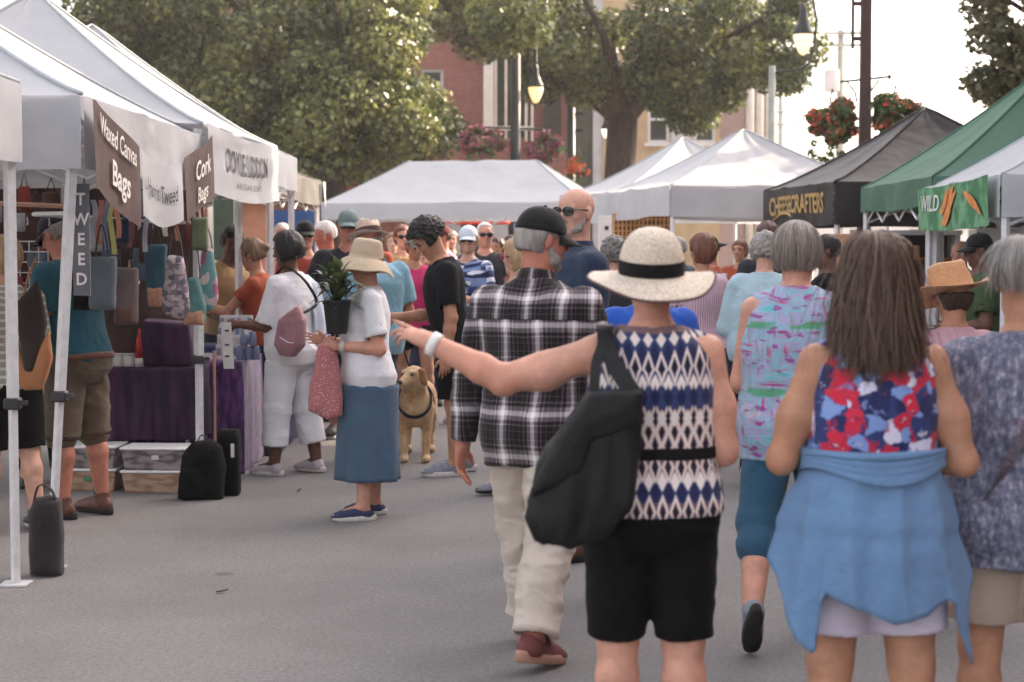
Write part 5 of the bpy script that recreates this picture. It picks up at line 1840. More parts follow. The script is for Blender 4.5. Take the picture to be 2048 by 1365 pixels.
M_SHOENV = material('navy_canvas_shoe', varied(srgb(56, 62, 92), .15, 30), .85)
M_SHOEBR = material('brown_leather', varied(srgb(92, 56, 44), .25, 18), .55)
M_SHOEMR = material('maroon_suede', varied(srgb(112, 62, 62), .2, 18), .8)
M_SHOEBK = material('black_shoe', varied((.015, .015, .017), .2, 18), .6)
M_SOLEW = material('white_rubber', varied((.62, .58, .55), .08, 20), .7)
M_SOLEB = material('black_rubber', varied((.02, .02, .02), .2, 20), .8)
M_SOLET = material('tan_rubber', varied(srgb(170, 130, 110), .1, 20), .8)
M_BANGLE = material('pale_bead_bracelet', varied((.72, .68, .66), .1, 60), .4)
M_SILVER = material('silver', (.6, .6, .62), .3, metal=.9)
M_LIPS = material('lips', srgb(160, 84, 80), .5)


def ring_at(P, sd, f, r, t, mat, name, w=.018):
    """a band round the forearm, f along elbow -> wrist"""
    sh, el, wr, d1, d2 = P.arms[sd]
    c = el + (wr - el) * f
    M = np.array(Vector(d2).to_track_quat('Z', 'Y').to_matrix())
    m = MB(); n = 28
    m.loft([[Vector(c + M @ V3((r + q) * math.cos(a), (r + q) * math.sin(a), z)) for a in [2 * math.pi * k / n for k in range(n)]] for z, q in ((-w / 2, 0), (-w / 2, t), (w / 2, t), (w / 2, 0))], cap=False)
    return m.build(name, mat, P.root, True)


PEOPLE = {}


def person(key, label, px, y, *a, **k):
    p = Person(label, gx(px, y), y, *a, **k); PEOPLE[key] = p
    return p


# ---------------------------------------------------------------- 1 pointing woman in the straw hat
p = person('hat', 'woman seen from behind in a pale straw hat pointing left, diamond print top, black shorts', 1303, 5.0, 0, 1.645, 'f', 1.13, .006, SK_PINK,
           la=((-.28, .03, -.08), (-.205, .05, .10), 'abs'), ra=((.17, -.06, -1), (-.25, .9, .12)), hand_l='point', hand_r='relaxed',
           hand_dir_l=((.9, .12, .40), (.2, .5, -.75)), ll=(2, 1.6, 3, 8, 0), rl=(-2, 1.6, 2, 8, 0), head=(4, 6, 0), armk=1.12, legk=1.06)
p.top(F_IKAT, 'sleeveless_top', 0, hem=-.012, ease=.019, boxy=.55, amp=.004, neck=.028, flare=.014)
p.belt(F_BAND, .138, .176, .024, boxy=.6)
p.bottoms(F_BLACK, 'shorts', .98, .019, .020, amp=.006)
p.shoe(M_SHOEBK, M_SOLEB)
p.hair_cap(H_GREY, .008, low=-.085, front=.02, top=.0)
p.brim_hat(F_STRAW, F_BAND, crown=(.104, .114, .148), brim=.098, droop=.050, curl=.0, tilt=-15, base=-.012, edge=material('dark_hat_edge', srgb(92, 70, 66), .8), dome=True, name='straw_hat', wob=.006)
ring_at(p, -1, .97, .029, .008, M_BANGLE, 'bracelet', .028)

# ---------------------------------------------------------------- 2 woman with long brown hair
p = person('blue', 'woman with long brown hair, red and blue floral top and tied blue sweater', 1746, 4.75, 0, 1.63, 'f', 1.10, .006, SK_TAN,
           la=((.34, .05, -1), (-.45, .9, .15)), ra=((.32, -.08, -1), (-.7, .75, -.05)), head=(2, 4, 0), ll=(2, 3.5, 2, 8, 0), rl=(-3, 4, 3, 8, 0), armk=1.12, legk=1.12)
p.top(F_FLORAL, 'sleeveless_top', 0, hem=.06, ease=.014, boxy=.6, amp=.005, neck=.02)
p.hem = .10
p.bottoms(cloth('white_denim', srgb(206, 196, 212), .05), 'shorts', .77, .022, .03)
p.shoe(M_SHOEBK, M_SOLEB)
def long_hair(ph, t):
    # over the crown, then hanging down the back and sides
    a = np.asarray(ph); s_ = np.minimum(t / .36, 1.0)
    pol = (.06 + s_ * .94) * math.pi * .5
    rx, ry, rz = .092, .112, .098
    x = rx * np.sin(pol) * np.cos(a); y_ = -.014 + ry * np.sin(pol) * np.sin(a); z = .042 + rz * np.cos(pol)
    h = np.maximum(0, (t - .36) / .64)
    z = z - h * .345
    w = 1 + .20 * np.sin(np.minimum(h, .45) / .45 * math.pi / 2) - .06 * np.maximum(0, h - .35)
    w = w + .05 * (h > .9) 
    x = x * (w + .10 * np.maximum(0, h - .3)); y_ = np.where(y_ < 0, y_ * (1 - .25 * h) - .03 * np.sin(np.minimum(h, .5) * math.pi) * 0, y_ * (1 - .5 * h))
    # rest on the back
    y_ = np.where((h > .35) & (y_ < .0), y_ - .028 * (h - .35) * 1.4, y_)
    return np.stack([x, y_, z], -1)
p.strands(H_BROWN, long_hair, 9500, 14, .0021, seed=5, jitter=.014, wave=.012, phi=(math.pi * .98, math.pi * 2.02))
# the sweater: body of the garment round the hips plus two hanging sleeves
def sweater(P):
    m = MB()
    H0 = P.hip[2]
    top = 1.055
    def sheet(a0, a1, hem, flare, nu, out=0.0, ph=0.0, wav=.012):
        def fn(u, v):
            a = R(a0 + (a1 - a0) * u)
            zb = hem(u); z = top + (zb - top) * v
            zz = z - H0
            za = max(zz, -.03)
            A = np.interp(za, P.zs, P.ta) + .028 + out; B = np.interp(za, P.zs, P.tb) + .038 + out
            if zz < .05: B += .03 * min(1, (.05 - zz) / .12)
            fl = flare(u) * max(0.0, v - .25) ** 1.15
            w = wav * v * (.8 - 1.6 * abs(math.sin(u * 21 + ph + .6 * math.sin(v * 3))) + .5 * math.sin(u * 47 + ph * 2 + v * 2))
            k = .004 * math.sin(v * 26 + u * 7 + ph) * (1 if v < .3 else .15)
            return Vector(((A + fl + w + k) * math.cos(a), (B + fl * .6 + w + k) * math.sin(a) - .005, z))
        m.grid(fn, nu, 26)
    HA = [150, 175, 190, 205, 220, 222, 224.5, 228, 250, 276, 300, 318, 321, 325, 332, 340, 352, 370, 386]
    HZ = [.85, .76, .69, .585, .505, .515, .64, .672, .64, .598, .615, .655, .64, .55, .47, .52, .66, .80, .88]
    FA = [150, 175, 192, 212, 224, 245, 276, 305, 318, 332, 350, 386]; FV = [.05, .09, .115, .085, .06, .04, .03, .04, .06, .12, .10, .06]
    sheet(150, 386, lambda u: float(np.interp(150 + 236 * u, HA, HZ)), lambda u: float(np.interp(150 + 236 * u, FA, FV)), 236, 0, .4, .014)
    sheet(178, 362, lambda u: .985 + .02 * math.sin(u * 9), lambda u: 0.0, 80, .014, .9, .0)
    o = m.build('tied_sweater', F_BLUEJ, P.root, True)
    so = o.modifiers.new('s', 'SOLIDIFY'); so.thickness = .006
    k = Fld(V3(-.1, .1, .9), V3(.1, .3, 1.15), .008)
    k.add(ell(V3(0, .19, 1.03), V3(.05, .035, .04)), 0); k.add(cone(V3(-.02, .2, 1.02), V3(-.05, .21, .93), .025, .02), .02); k.add(cone(V3(.02, .2, 1.02), V3(.05, .21, .93), .025, .02), .02)
    V, Q = k.mesh(); np_mesh('sweater_knot', V, Q, F_BLUEJ, P.root)
sweater(p)

# ---------------------------------------------------------------- 3 grey haired woman at the right edge
p = person('right', 'grey haired woman at the right edge in a flecked blue grey blouse and beige shorts', 2044, 4.95, 0, 1.615, 'f', 1.22, .0065, SK_TAN,
           la=((.12, .25, -1), (-.25, .9, .1)), ra=((.14, .1, -1), (-.1, .7, -.4)), head=(-6, 4, 0), ll=(3, 3, 4, 8, 0), rl=(-4, 4, 4, 8, 0))
p.top(F_CRACK, 'blouse', .75, hem=-.09, ease=.026, boxy=.7, amp=.008, neck=.02, flare=.02)
p.bottoms(F_BEIGE, 'shorts', .80, .024, .034)
p.shoe(M_SHOEBR, M_SOLEB)
def crop(ph, t):
    a = np.asarray(ph); pol = (.04 + t * .96) * math.pi * .5 * 1.38
    x = .098 * np.sin(np.minimum(pol, 1.7)) * np.cos(a); y_ = -.016 + .116 * np.sin(np.minimum(pol, 1.8)) * np.sin(a); z = .040 + .105 * np.cos(pol)
    k = 1 - .16 * np.maximum(0, t - .7) / .3
    return np.stack([x * k, y_ * k, z], -1)
p.strands(H_GREY, crop, 5500, 9, .0020, seed=9, jitter=.008, phi=(math.pi * .88, math.pi * 2.12))
st_ = [p.P(.20, .02, .23 * p.H + .02), p.P(.12, -.10, .30 * p.H), p.P(.0, -.155, .20 * p.H), p.P(-.12, -.165, .06 * p.H), p.P(-.235, -.02, -.05 * p.H)]
strap(st_, .032, .004, material('grey_purple_strap', varied(srgb(84, 74, 84), .1, 20), .7), 'bag_strap', p.root, wd=(0.6, 0, .8))

# ---------------------------------------------------------------- 4 man in the plaid shirt
p = person('plaid', 'man walking away in a brown and white plaid shirt, black cap and khaki trousers', 1070, 6.72, -24, 1.765, 'm', 1.03, .0065, SK_RED,
           la=((.22, -.05, -1), (.12, .0, -1)), ra=((.22, .1, -1), (-.2, .8, -.3)), head=(-42, 6, 0), ll=(16, 2, 6, 4, 0), rl=(-13, 2, 12, 12, -12), lean=2, shoulder=1.08)
p.top(F_PLAID, 'plaid_shirt', {-1: 1.95, 1: 1.95}, hem=-.088, ease=.026, boxy=.6, amp=.008, neck=.010, arm_t=.018, sl_ease=.016, e=2.6)
p.bottoms(F_KHAKI, 'trousers', 1.93, .030, .045, amp=.012)
p.shoe(M_SHOEMR, M_SOLET, lace=M_LETTER)
p.hair_cap(H_GREY, .004, low=-.07, front=.06, top=.035)
p.cap(F_CAPBLK, tilt=4)
M_EMB = material('blue_white_embroidery', srgb(120, 140, 180), .7)
MB().box(p.hp(-.045, -.098, .040), (.022, .006, .026), rot=Matrix.Rotation(R(25 - 42), 3, 'Z')).build('cap_emblem', M_EMB, p.root)
F = Fld(p.hc - .2, p.hc + .2, .006)   # collar and beard
F.add(cone(p.neck0 + p.T @ V3(0, -.005, .005), p.neck0 + p.T @ V3(0, .008, .052), .082, .072, True)); F.cut(cone(p.neck0 + p.T @ V3(0, 0, .03), p.neck0 + p.T @ V3(0, .01, .2), .062, .066))
V, Q = F.mesh(); q_ = (V - p.hip) @ p.T
np_mesh('collar', V, Q, F_PLAID, p.root, uv=np.stack([np.arctan2(q_[:, 0], -q_[:, 1])[Q] * .16, q_[:, 2][Q]], -1).reshape(-1, 2))
p.beard(H_GREY)

# ---------------------------------------------------------------- 5 woman in the colourful sleeveless top
p = person('streak', 'woman with an ash bob in a colourful streaked sleeveless top and teal capri trousers', 1590, 7.0, -4, 1.705, 'f', 1.20, .007, SK_PINK,
           la=((.16, .1, -1), (-.1, .8, -.2)), ra=((.16, .1, -1), (-.1, .8, -.2)), neck_len=.8, head=(-20, 4, 0), ll=(-14, 9, 26, 6, -52), rl=(12, 3, 4, 8, 0))
p.top(F_STREAK, 'sleeveless_top', 0, hem=-.085, ease=.026, boxy=.8, amp=.007, neck=.012, flare=.015)
p.bottoms(F_TEAL, 'capri_trousers', 1.32, .016, .016, amp=.004)
p.shoe(M_SHOEGR, M_SOLEB)
def bob(ph, t):
    a = np.asarray(ph); s_ = np.minimum(t / .6, 1.0); pol = (.05 + s_ * .95) * math.pi * .5
    x = .095 * np.sin(pol) * np.cos(a); y_ = -.016 + .115 * np.sin(pol) * np.sin(a); z = .040 + .10 * np.cos(pol)
    h = np.maximum(0, (t - .6) / .4)
    z = z - h * .115; k = 1 + .03 * np.sin(h * math.pi) - .20 * h ** 2
    return np.stack([x * k, np.where(y_ < 0, -.016 + (y_ + .016) * (k - .08 * h), y_ * k), z], -1)
p.strands(H_ASHBOB, bob, 5000, 10, .0021, seed=8, jitter=.004, phi=(math.pi * .9, math.pi * 2.1))

# ---------------------------------------------------------------- 6 woman in pale blue
p = person('ice', 'woman with curly grey hair in a pale blue crinkled shirt and black trousers', 1528, 11.8, -8, 1.675, 'f', 1.28, .010, SK_FAIR,
           la=((.28, .12, -1), (-.2, .8, .1)), head=(-10, 8, 0), ll=(-12, 3, 22, 8, -40), rl=(8, 3, 4, 8, 0))
p.top(F_ICE, 'shirt', 1.35, hem=-.035, ease=.030, boxy=.7, amp=.010, neck=.014)
p.bottoms(F_BLACK, 'trousers', 1.8, .02, .03); p.shoe(M_SHOEBK, M_SOLEW)
p.hair_cap(H_GREY, .026, low=-.075, front=.03, amp=.014, freq=30, kind='curly')
strap([p.P(-.075, .06, .285 * p.H), p.P(-.07, -.02, .318 * p.H), p.P(-.085, -.09, .27 * p.H), p.P(-.02, -.17, .12 * p.H)], .03, .004, F_BAND, 'bag_strap', p.root)

# ---------------------------------------------------------------- 7 tan straw hat, mostly hidden
p = person('tanhat', 'short person in a tan straw hat and pink top between the two nearest women', 1907, 7.3, 14, 1.505, 'f', 1.15, .009, SK_TAN, head=(0, 10, 0))
p.top(cloth('dusty_pink', srgb(190, 150, 160), .08), 'shirt', .6, ease=.02); p.bottoms(F_BLACK); p.shoe(M_SHOEMR, M_SOLEB)
p.hair_cap(H_DKBR, .01, low=-.1, top=.0)
p.brim_hat(F_STRAW2, None, crown=(.108, .118, .15), brim=.125, curl=.045, droop=.02, tilt=6, rolls=-9, base=.02, flat_top=.72, name='straw_hat', crease=.01, wob=.004)

# ---------------------------------------------------------------- 8 bald man in sunglasses
p = person('bald', 'tall bald man in dark sunglasses and a navy shirt looking left', 1149, 8.9, 112, 1.915, 'm', 1.04, .007, SK_FAIR, head=(26, 0, 0), la=((.15, .05, -1), (.05, .3, -1)), shoulder=1.04)
p.top(F_NAVY, 'shirt', 1.9, hem=-.07, ease=.024, boxy=.6, amp=.007, neck=.008)
p.bottoms(F_JEAN); p.shoe(M_SHOEBR, M_SOLEB); p.glasses(); p.beard(H_GREY, .86)
F = Fld(p.hc - .25, p.hc + .1, .007)
F.add(cone(p.neck0 + p.T @ V3(0, -.0, .0), p.neck0 + p.T @ V3(0, .0, .05), .095, .082, True)); F.cut(cone(p.neck0 + p.T @ V3(0, 0, .03), p.neck0 + p.T @ V3(0, .02, .2), .072, .08))
V, Q = F.mesh(); np_mesh('collar', V, Q, F_NAVY, p.root)

# ---------------------------------------------------------------- 9 woman in the bucket hat
p = person('bucket', 'woman in a khaki bucket hat, white tee and long slate blue skirt facing left', 731, 10.2, 97, 1.645, 'f', 1.12, .007, SK_PINK,
           la=((.10, -.22, -1), (-.12, 1, .06)), ra=((.10, .0, -1), (-.05, 1, .14)), hand_l='grip', hand_r='open', head=(8, 6, 0), lean=-1, ll=(3, 2, 3, 6, 0), rl=(-3, 3, 2, 10, 0), bust=.062)
p.top(F_WHITE, 'tee_shirt', .72, hem=-.05, ease=.018, boxy=.35, amp=.007, neck=.016, flare=.01, sl_ease=.03)
p.skirt(F_SKIRT, .625, .018, .016)
p.shoe(M_SHOENV, M_SOLEW, 'slip')
p.hair_cap(H_LTBR, .012, low=-.105, front=.02, top=.0); p.glasses(material('brown_frame', (.05, .02, .015), .3)); p.face()
p.brim_hat(F_BUCKET, None, crown=(.096, .110, .125), brim=.088, droop=.085, curl=-.085, tilt=-14, base=.014, flat_top=.62, name='bucket_hat', wob=.012, seed=4)
ring_at(p, -1, .9, .026, .006, M_SOLEW, 'watch', .026)
strap([p.P(-.055, -.03, .315 * p.H), p.P(-.075, .085, .27 * p.H), p.P(-.03, .165, .17 * p.H), p.P(-.01, .185, .06 * p.H)], .007, .004, M_INK, 'lanyard', p.root, wd=(1, 0, 0))
strap([p.P(.055, -.03, .315 * p.H), p.P(.075, .085, .27 * p.H), p.P(.02, .165, .17 * p.H), p.P(-.01, .185, .06 * p.H)], .007, .004, M_INK, 'lanyard', p.root, wd=(1, 0, 0))

# ---------------------------------------------------------------- 10 woman in white trousers
p = person('white', 'woman with short black hair in white top and cropped white trousers at the stall', 582, 12.2, 62, 1.71, 'f', 1.12, .008, SK_DARK,
           la=((.15, .30, -1), (-.05, 1, .05)), ra=((.1, .2, -1), (-.2, 1, .1)), head=(8, 8, 0), lean=1, ll=(6, 4, 4, 8, 0), rl=(-6, 5, 4, 6, 0))
p.top(F_LINEN, 'blouse', .95, hem=-.06, ease=.024, boxy=.6, amp=.007, neck=.016, sl_ease=.03, flare=.01)
p.bottoms(F_LINEN, 'cropped_trousers', 1.66, .030, .044, amp=.006)
p.shoe(M_SHOEPK, M_SOLEW, lace=M_LETTER)
p.hair_cap(H_BLACK, .030, low=-.085, front=.05, amp=.005, freq=26, ear=False)
p.face()
def drape(P):
    m = MB()
    def fn(u, v):
        # from the front of the right shoulder, over it and down the back
        path = [P.P(.13, .12, .18 * P.H), P.P(.135, .05, .285 * P.H), P.P(.125, -.03, .312 * P.H), P.P(.12, -.125, .27 * P.H), P.P(.13, -.185, .14 * P.H), P.P(.135, -.20, -.02 * P.H), P.P(.12, -.19, -.15 * P.H)]
        f = v * (len(path) - 1); i = min(int(f), len(path) - 2); q = f - i
        c = path[i] * (1 - q) + path[i + 1] * q
        w = (u - .5) * (.12 + .06 * v)
        return Vector(c + P.T @ V3(w, -.012 * math.cos(u * 9 + v * 3), .0))
    m.grid(fn, 14, 36); o = m.build('draped_cardigan', cloth('pale_blue_knit', srgb(190, 198, 214), .06), P.root, True)
    so = o.modifiers.new('s', 'SOLIDIFY'); so.thickness = .012; so.offset = 1
drape(p)

# ---------------------------------------------------------------- 11 woman reaching across the stall
p = person('reach', 'woman with tied light brown hair in a rust top reaching over the stall table', 532, 13.4, 80, 1.68, 'f', 1.0, .010, SK_TAN,
           la=((.1, .8, -.6), (-.1, 1, .35)), ra=((.15, .7, -.7), (-.2, .9, .3)), head=(0, 12, 0), lean=8, hand_l='open')
p.top(F_RUST, 'top', .5, ease=.016); p.bottoms(F_JEAN); p.shoe(M_SHOEBK, M_SOLEB)
p.hair_cap(H_LTBR, .018, low=-.07, extra=[(ell(p.hp(0, -.13, .03), V3(.035, .04, .035)), .02)])

# ---------------------------------------------------------------- 12 man in teal at the left stall
p = person('teal', 'man in teal tee, olive shorts and brown boots bowing his head at the stall', 150, 10.25, 66, 1.83, 'm', 1.12, .008, SK_RED,
           la=((.12, .18, -1), (-.2, 1, .05)), ra=((.12, .25, -1), (-.3, 1, .1)), head=(0, 26, 0), lean=6, hand_l='grip', hand_r='grip', ll=(2, 3, 3, 8, 0), rl=(-4, 4, 2, 14, 0), belly=.03)
p.top(F_TEALTEE, 'tee_shirt', .62, hem=-.015, ease=.024, boxy=.6, amp=.008, neck=.012)
p.bottoms(F_OLIVE, 'cargo_shorts', 1.02, .032, .045, amp=.009)
p.belt(M_SHOEBR, -.02, .02, .036)
p.sock(material('grey_sock', varied(srgb(84, 90, 88), .15, 40), .95), .10); p.shoe(M_SHOEBR, M_SOLEB, 'boot')
p.hair_cap(H_GREY, .004, low=-.06, front=.06, top=.035); p.cap(F_CAPNVY, tilt=-2); p.glasses()
ring_at(p, -1, .88, .030, .006, M_SOLET, 'watch', .03)

# ---------------------------------------------------------------- 13 woman at the left edge
p = person('stripe', 'woman in a cream striped top and black shorts cut by the left edge', 12, 9.75, 40, 1.66, 'f', 1.1, .008, SK_FAIR, head=(-10, 4, 0), la=((.15, .2, -1), (-.1, .9, -.2)), rl=(-6, 3, 6, 10, 0))
p.top(F_STRIPE, 'striped_top', .7, hem=-.03, ease=.022, amp=.007); p.bottoms(F_BLACK, 'shorts', .98, .024, .035); p.shoe(M_SHOEBK, M_SOLEW)
p.hair_cap(H_BLOND, .02, low=-.12)
# another shopper behind them
p = person('floralb', 'dark haired shopper in an earthy flower print top between the tent legs', 82, 11.6, 200, 1.60, 'f', 1.1, .010, SK_TAN, head=(-30, 15, 0), la=((.1, .3, -1), (-.2, 1, 0)))
p.top(F_FLORB, 'blouse', .6, ease=.02); p.bottoms(F_BLACK); p.shoe(M_SHOEBK, M_SOLEB); p.hair_cap(H_DKBR, .02, low=-.12)

# ---------------------------------------------------------------- 14 vendor in the lettered tent
p = person('vendor', 'vendor in a tan shirt leaning over the goods of the lettered tent', 452, 14.2, 215, 1.80, 'm', 1.05, .010, SK_DARK, head=(-10, 18, 0), lean=10,
           la=((.2, .6, -.8), (-.2, 1, -.3)), ra=((.2, .5, -.9), (-.2, 1, -.2)))
p.top(F_TANSH, 'shirt', .6, ease=.022, hem=-.03); p.bottoms(F_CHAR); p.shoe(M_SHOEBK, M_SOLEB); p.hair_cap(H_BLACK, .012)

# ---------------------------------------------------------------- 15 man with the fedora
p = person('fedora', 'broad man in a light blue polo and sand coloured fedora seen from behind', 742, 13.0, 24, 1.80, 'm', 1.22, .009, SK_RED,
           la=((.30, .15, -1), (.05, .7, -.8)), ra=((.28, .1, -1), (-.1, .7, -.6)), head=(22, 8, 0), shoulder=1.08, ll=(3, 4, 3, 8, 0))
p.top(F_SKY, 'polo_shirt', .72, hem=-.07, ease=.03, boxy=.8, amp=.008, sl_ease=.03); p.bottoms(F_JEAN); p.shoe(M_SHOEBR, M_SOLET)
p.hair_cap(H_GREY, .006, low=-.06, top=.0)
p.brim_hat(F_FEDORA, material('brown_hat_band', srgb(70, 52, 46), .8), crown=(.090, .106, .125), brim=.062, curl=.02, droop=.015, tilt=6, rolls=4, base=.028, flat_top=.6, crease=.035, name='fedora')
ring_at(p, -1, .9, .030, .006, F_ORANGE, 'watch', .03)

# ---------------------------------------------------------------- 16 to 30, the crowd farther on
p = person('navycap', 'tall man in a dark navy tee and grey green camouflage cap, arms folded', 698, 14.6, 172, 1.93, 'm', 1.12, .011, SK_RED,
           la=((.35, .1, -1), (-.9, .6, .25)), ra=((.35, .1, -1), (-.9, .5, .1)), head=(10, 4, 0), shoulder=1.08)
p.top(F_DKNAVY, 'tee_shirt', .6, ease=.022, hem=-.05); p.bottoms(F_CHAR, 'shorts', 1.0, .03, .04); p.shoe(M_SHOEBK, M_SOLEW); p.cap(F_CAPGRN); p.glasses()
p = person('orange', 'sunlit white haired man in an orange open shirt', 655, 16.4, 118, 1.86, 'm', 1.08, .011, SK_RED, head=(4, 12, 0), la=((.15, .2, -1), (.0, .9, -.5)))
p.top(F_ORANGE, 'shirt', 1.0, ease=.026, hem=-.07); p.bottoms(F_TANSH); p.shoe(M_SHOEBR, M_SOLET); p.hair_cap(H_WHITE, .014, low=-.05)
p = person('capglass', 'man in a black cap and sunglasses beside the orange shirt', 612, 16.0, 205, 1.86, 'm', 1.0, .011, SK_PINK, head=(-10, 4, 0))
p.top(cloth('brick_red_cloth', srgb(150, 60, 44), .15), 'shirt', .7, ease=.022); p.bottoms(F_JEAN); p.shoe(M_SHOEBK, M_SOLEB); p.cap(F_CAPBLK); p.glasses()
p = person('pink', 'woman in a raspberry tee, black shorts and a grey cap walking to the camera', 829, 16.2, 190, 1.76, 'f', 1.02, .011, SK_TAN, head=(20, 4, 0), la=((.15, .05, -1), (.05, .3, -1)), ll=(12, 3, 4, 6, 0), rl=(-12, 3, 14, 6, -8))
p.top(F_PINK, 'tee_shirt', .6, ease=.018, hem=-.03); p.bottoms(F_BLACK, 'shorts', .55, .02, .025); p.shoe(M_SHOEGR, M_SOLEW); p.cap(F_CAPGRY); p.glasses(); p.hair_cap(H_LTBR, .008, low=-.09, top=.035)
p = person('blacktee', 'young man in black tee and shorts, bowed head, thick black hair', 906, 12.2, 98, 1.83, 'm', .97, .008, SK_TAN, head=(10, 34, 0), lean=9,
           la=((.08, .06, -1), (.0, .28, -1)), ra=((.1, .4, -1), (-.2, 1, .1)), ll=(2, 3, 3, 6, 0), rl=(-5, 3, 2, 6, 0))
p.face()
p.top(F_BLACKTEE, 'tee_shirt', .72, hem=-.05, ease=.024, amp=.008, sl_ease=.025); p.bottoms(F_BLACK, 'shorts', .92, .03, .045); p.shoe(M_SHOEGR, M_SOLEW, lace=M_LETTER)
p.hair_cap(H_BLACK, .040, low=-.03, front=.03, amp=.016, freq=34, kind='curly', ear=False)
p = person('whitecap', 'blond woman in a white cap and sunglasses with a blue spotted shirt', 936, 15.8, 158, 1.81, 'f', 1.05, .010, SK_FAIR, head=(16, 2, 0), la=((.15, .1, -1), (-.3, .8, .1)))
p.top(F_BLUEPAT, 'shirt', .7, ease=.022, hem=-.05); p.bottoms(F_JEAN); p.shoe(M_SHOEGR, M_SOLEW); p.cap(F_CAPWHT); p.glasses(); p.hair_cap(H_BLOND, .016, low=-.13, front=.06, ear=False, top=.035)
strap([p.P(.10, -.10, .2 * p.H), p.P(.10, -.0, .31 * p.H), p.P(.09, .11, .22 * p.H), p.P(-.10, .14, .02 * p.H)], .06, .008, F_TEAL, 'bag_strap', p.root)
p = person('vest', 'white haired man in sunglasses and an open black vest', 970, 18.2, 175, 1.88, 'm', 1.06, .012, SK_PINK, head=(12, 2, 0))
p.top(F_CHAR, 'vest', .5, ease=.024); p.bottoms(F_JEAN); p.shoe(M_SHOEBK, M_SOLEB); p.hair_cap(H_WHITE, .006, low=-.04, front=.07); p.glasses()
p = person('scarf', 'blond person in a pink and green print top half hidden by the plaid shirt', 1032, 11.3, 104, 1.65, 'f', 1.1, .010, SK_FAIR, head=(-50, 0, 0), ll=(10, 3, 3, 6, 0), rl=(-9, 3, 10, 6, -10))
p.top(F_PINKPAT, 'blouse', .8, ease=.02); p.bottoms(F_LINEN, 'trousers', 1.8, .03, .05); p.shoe(M_SHOEGR, M_SOLEB, 'slip'); p.hair_cap(H_BLOND, .022, low=-.10); p.glasses(material('pink_frame', srgb(190, 60, 90), .4), material('clear_lens', srgb(190, 150, 150), .2))
p = person('royal', 'person in a royal blue shirt behind the straw hat', 1296, 7.9, 4, 1.60, 'f', 1.22, .010, SK_FAIR, la=((.25, .1, -1), (0, .6, -.4)))
p.top(F_ROYAL, 'shirt', .8, ease=.026, boxy=.7); p.bottoms(F_JEAN); p.shoe(M_SHOEBK, M_SOLEW); p.hair_cap(H_GREY, .02, low=-.08)
p = person('curlygrey', 'person with dark grey wavy hair left of the straw hat', 1226, 13.2, 10, 1.68, 'f', 1.1, .011, SK_FAIR)
p.top(F_CHAR, 'shirt', .8, ease=.02); p.bottoms(F_JEAN); p.shoe(M_SHOEBK, M_SOLEB); p.hair_cap(hairmat('salt_pepper', (.03, .028, .027), (.26, .24, .22)), .024, low=-.09, amp=.014, kind='curly')
p = person('stripeapron', 'woman with brown hair in a pale pink striped top and black apron skirt', 1402, 12.6, 30, 1.70, 'f', 1.02, .011, SK_TAN, la=((.15, .2, -1), (0, .9, -.1)), ra=((.15, .3, -1), (0, 1, 0)))
p.top(F_PALEP, 'striped_top', .6, ease=.022, hem=-.02); p.skirt(F_BLACK, .45, .05); p.shoe(M_SHOEBK, M_SOLEB); p.hair_cap(H_AUB, .02, low=-.14)
p = person('redface', 'dark capped man in a red brown shirt under the white right hand tent', 1418, 15.2, 80, 1.72, 'm', 1.05, .011, SK_RED, head=(0, 10, 0))
p.top(F_RUST, 'shirt', .7, ease=.02); p.bottoms(F_CHAR); p.shoe(M_SHOEBK, M_SOLEB); p.cap(F_CAPBLK, back=True); p.hair_cap(H_DKBR, .006, top=.035)
p = person('blackshirt', 'dark man in a black shirt just right of the ash bob', 1652, 12.4, 70, 1.70, 'm', 1.05, .010, SK_DARK, head=(20, 4, 0))
p.top(F_BLACKTEE, 'tee_shirt', .6, ease=.02); p.bottoms(F_JEAN); p.shoe(M_SHOEBK, M_SOLEB); p.hair_cap(H_BLACK, .006, front=.05)
p = person('plumhair', 'tall person with plum brown hair under the black tent corner', 1531, 15.0, 20, 1.83, 'm', 1.0, .011, SK_PINK)
p.top(F_CHAR, 'shirt', .7, ease=.02); p.bottoms(F_JEAN); p.shoe(M_SHOEBK, M_SOLEB); p.hair_cap(hairmat('plum', (.04, .015, .016), (.14, .06, .06)), .016)
p = person('capvendor', 'vendor in a black cap and moss green shirt at the right stall', 1958, 12.6, 92, 1.71, 'm', 1.1, .010, SK_DARK, head=(0, 6, 0), la=((.1, .1, -1), (-.1, 1, -.1)))
p.top(F_GREENV, 'shirt', .7, ease=.022); p.bottoms(F_CHAR); p.shoe(M_SHOEBK, M_SOLEB); p.cap(F_CAPBLK); p.hair_cap(H_BLACK, .006, top=.035)
p = person('whiteblond', 'small white haired shopper in pale clothes under the green tent', 1919, 16.0, 110, 1.68, 'f', 1.1, .011, SK_PINK)
p.top(F_LINEN, 'blouse', .7, ease=.02); p.bottoms(F_BEIGE); p.shoe(M_SHOEGR, M_SOLEW); p.hair_cap(H_WHITE, .02, low=-.07, top=.035)
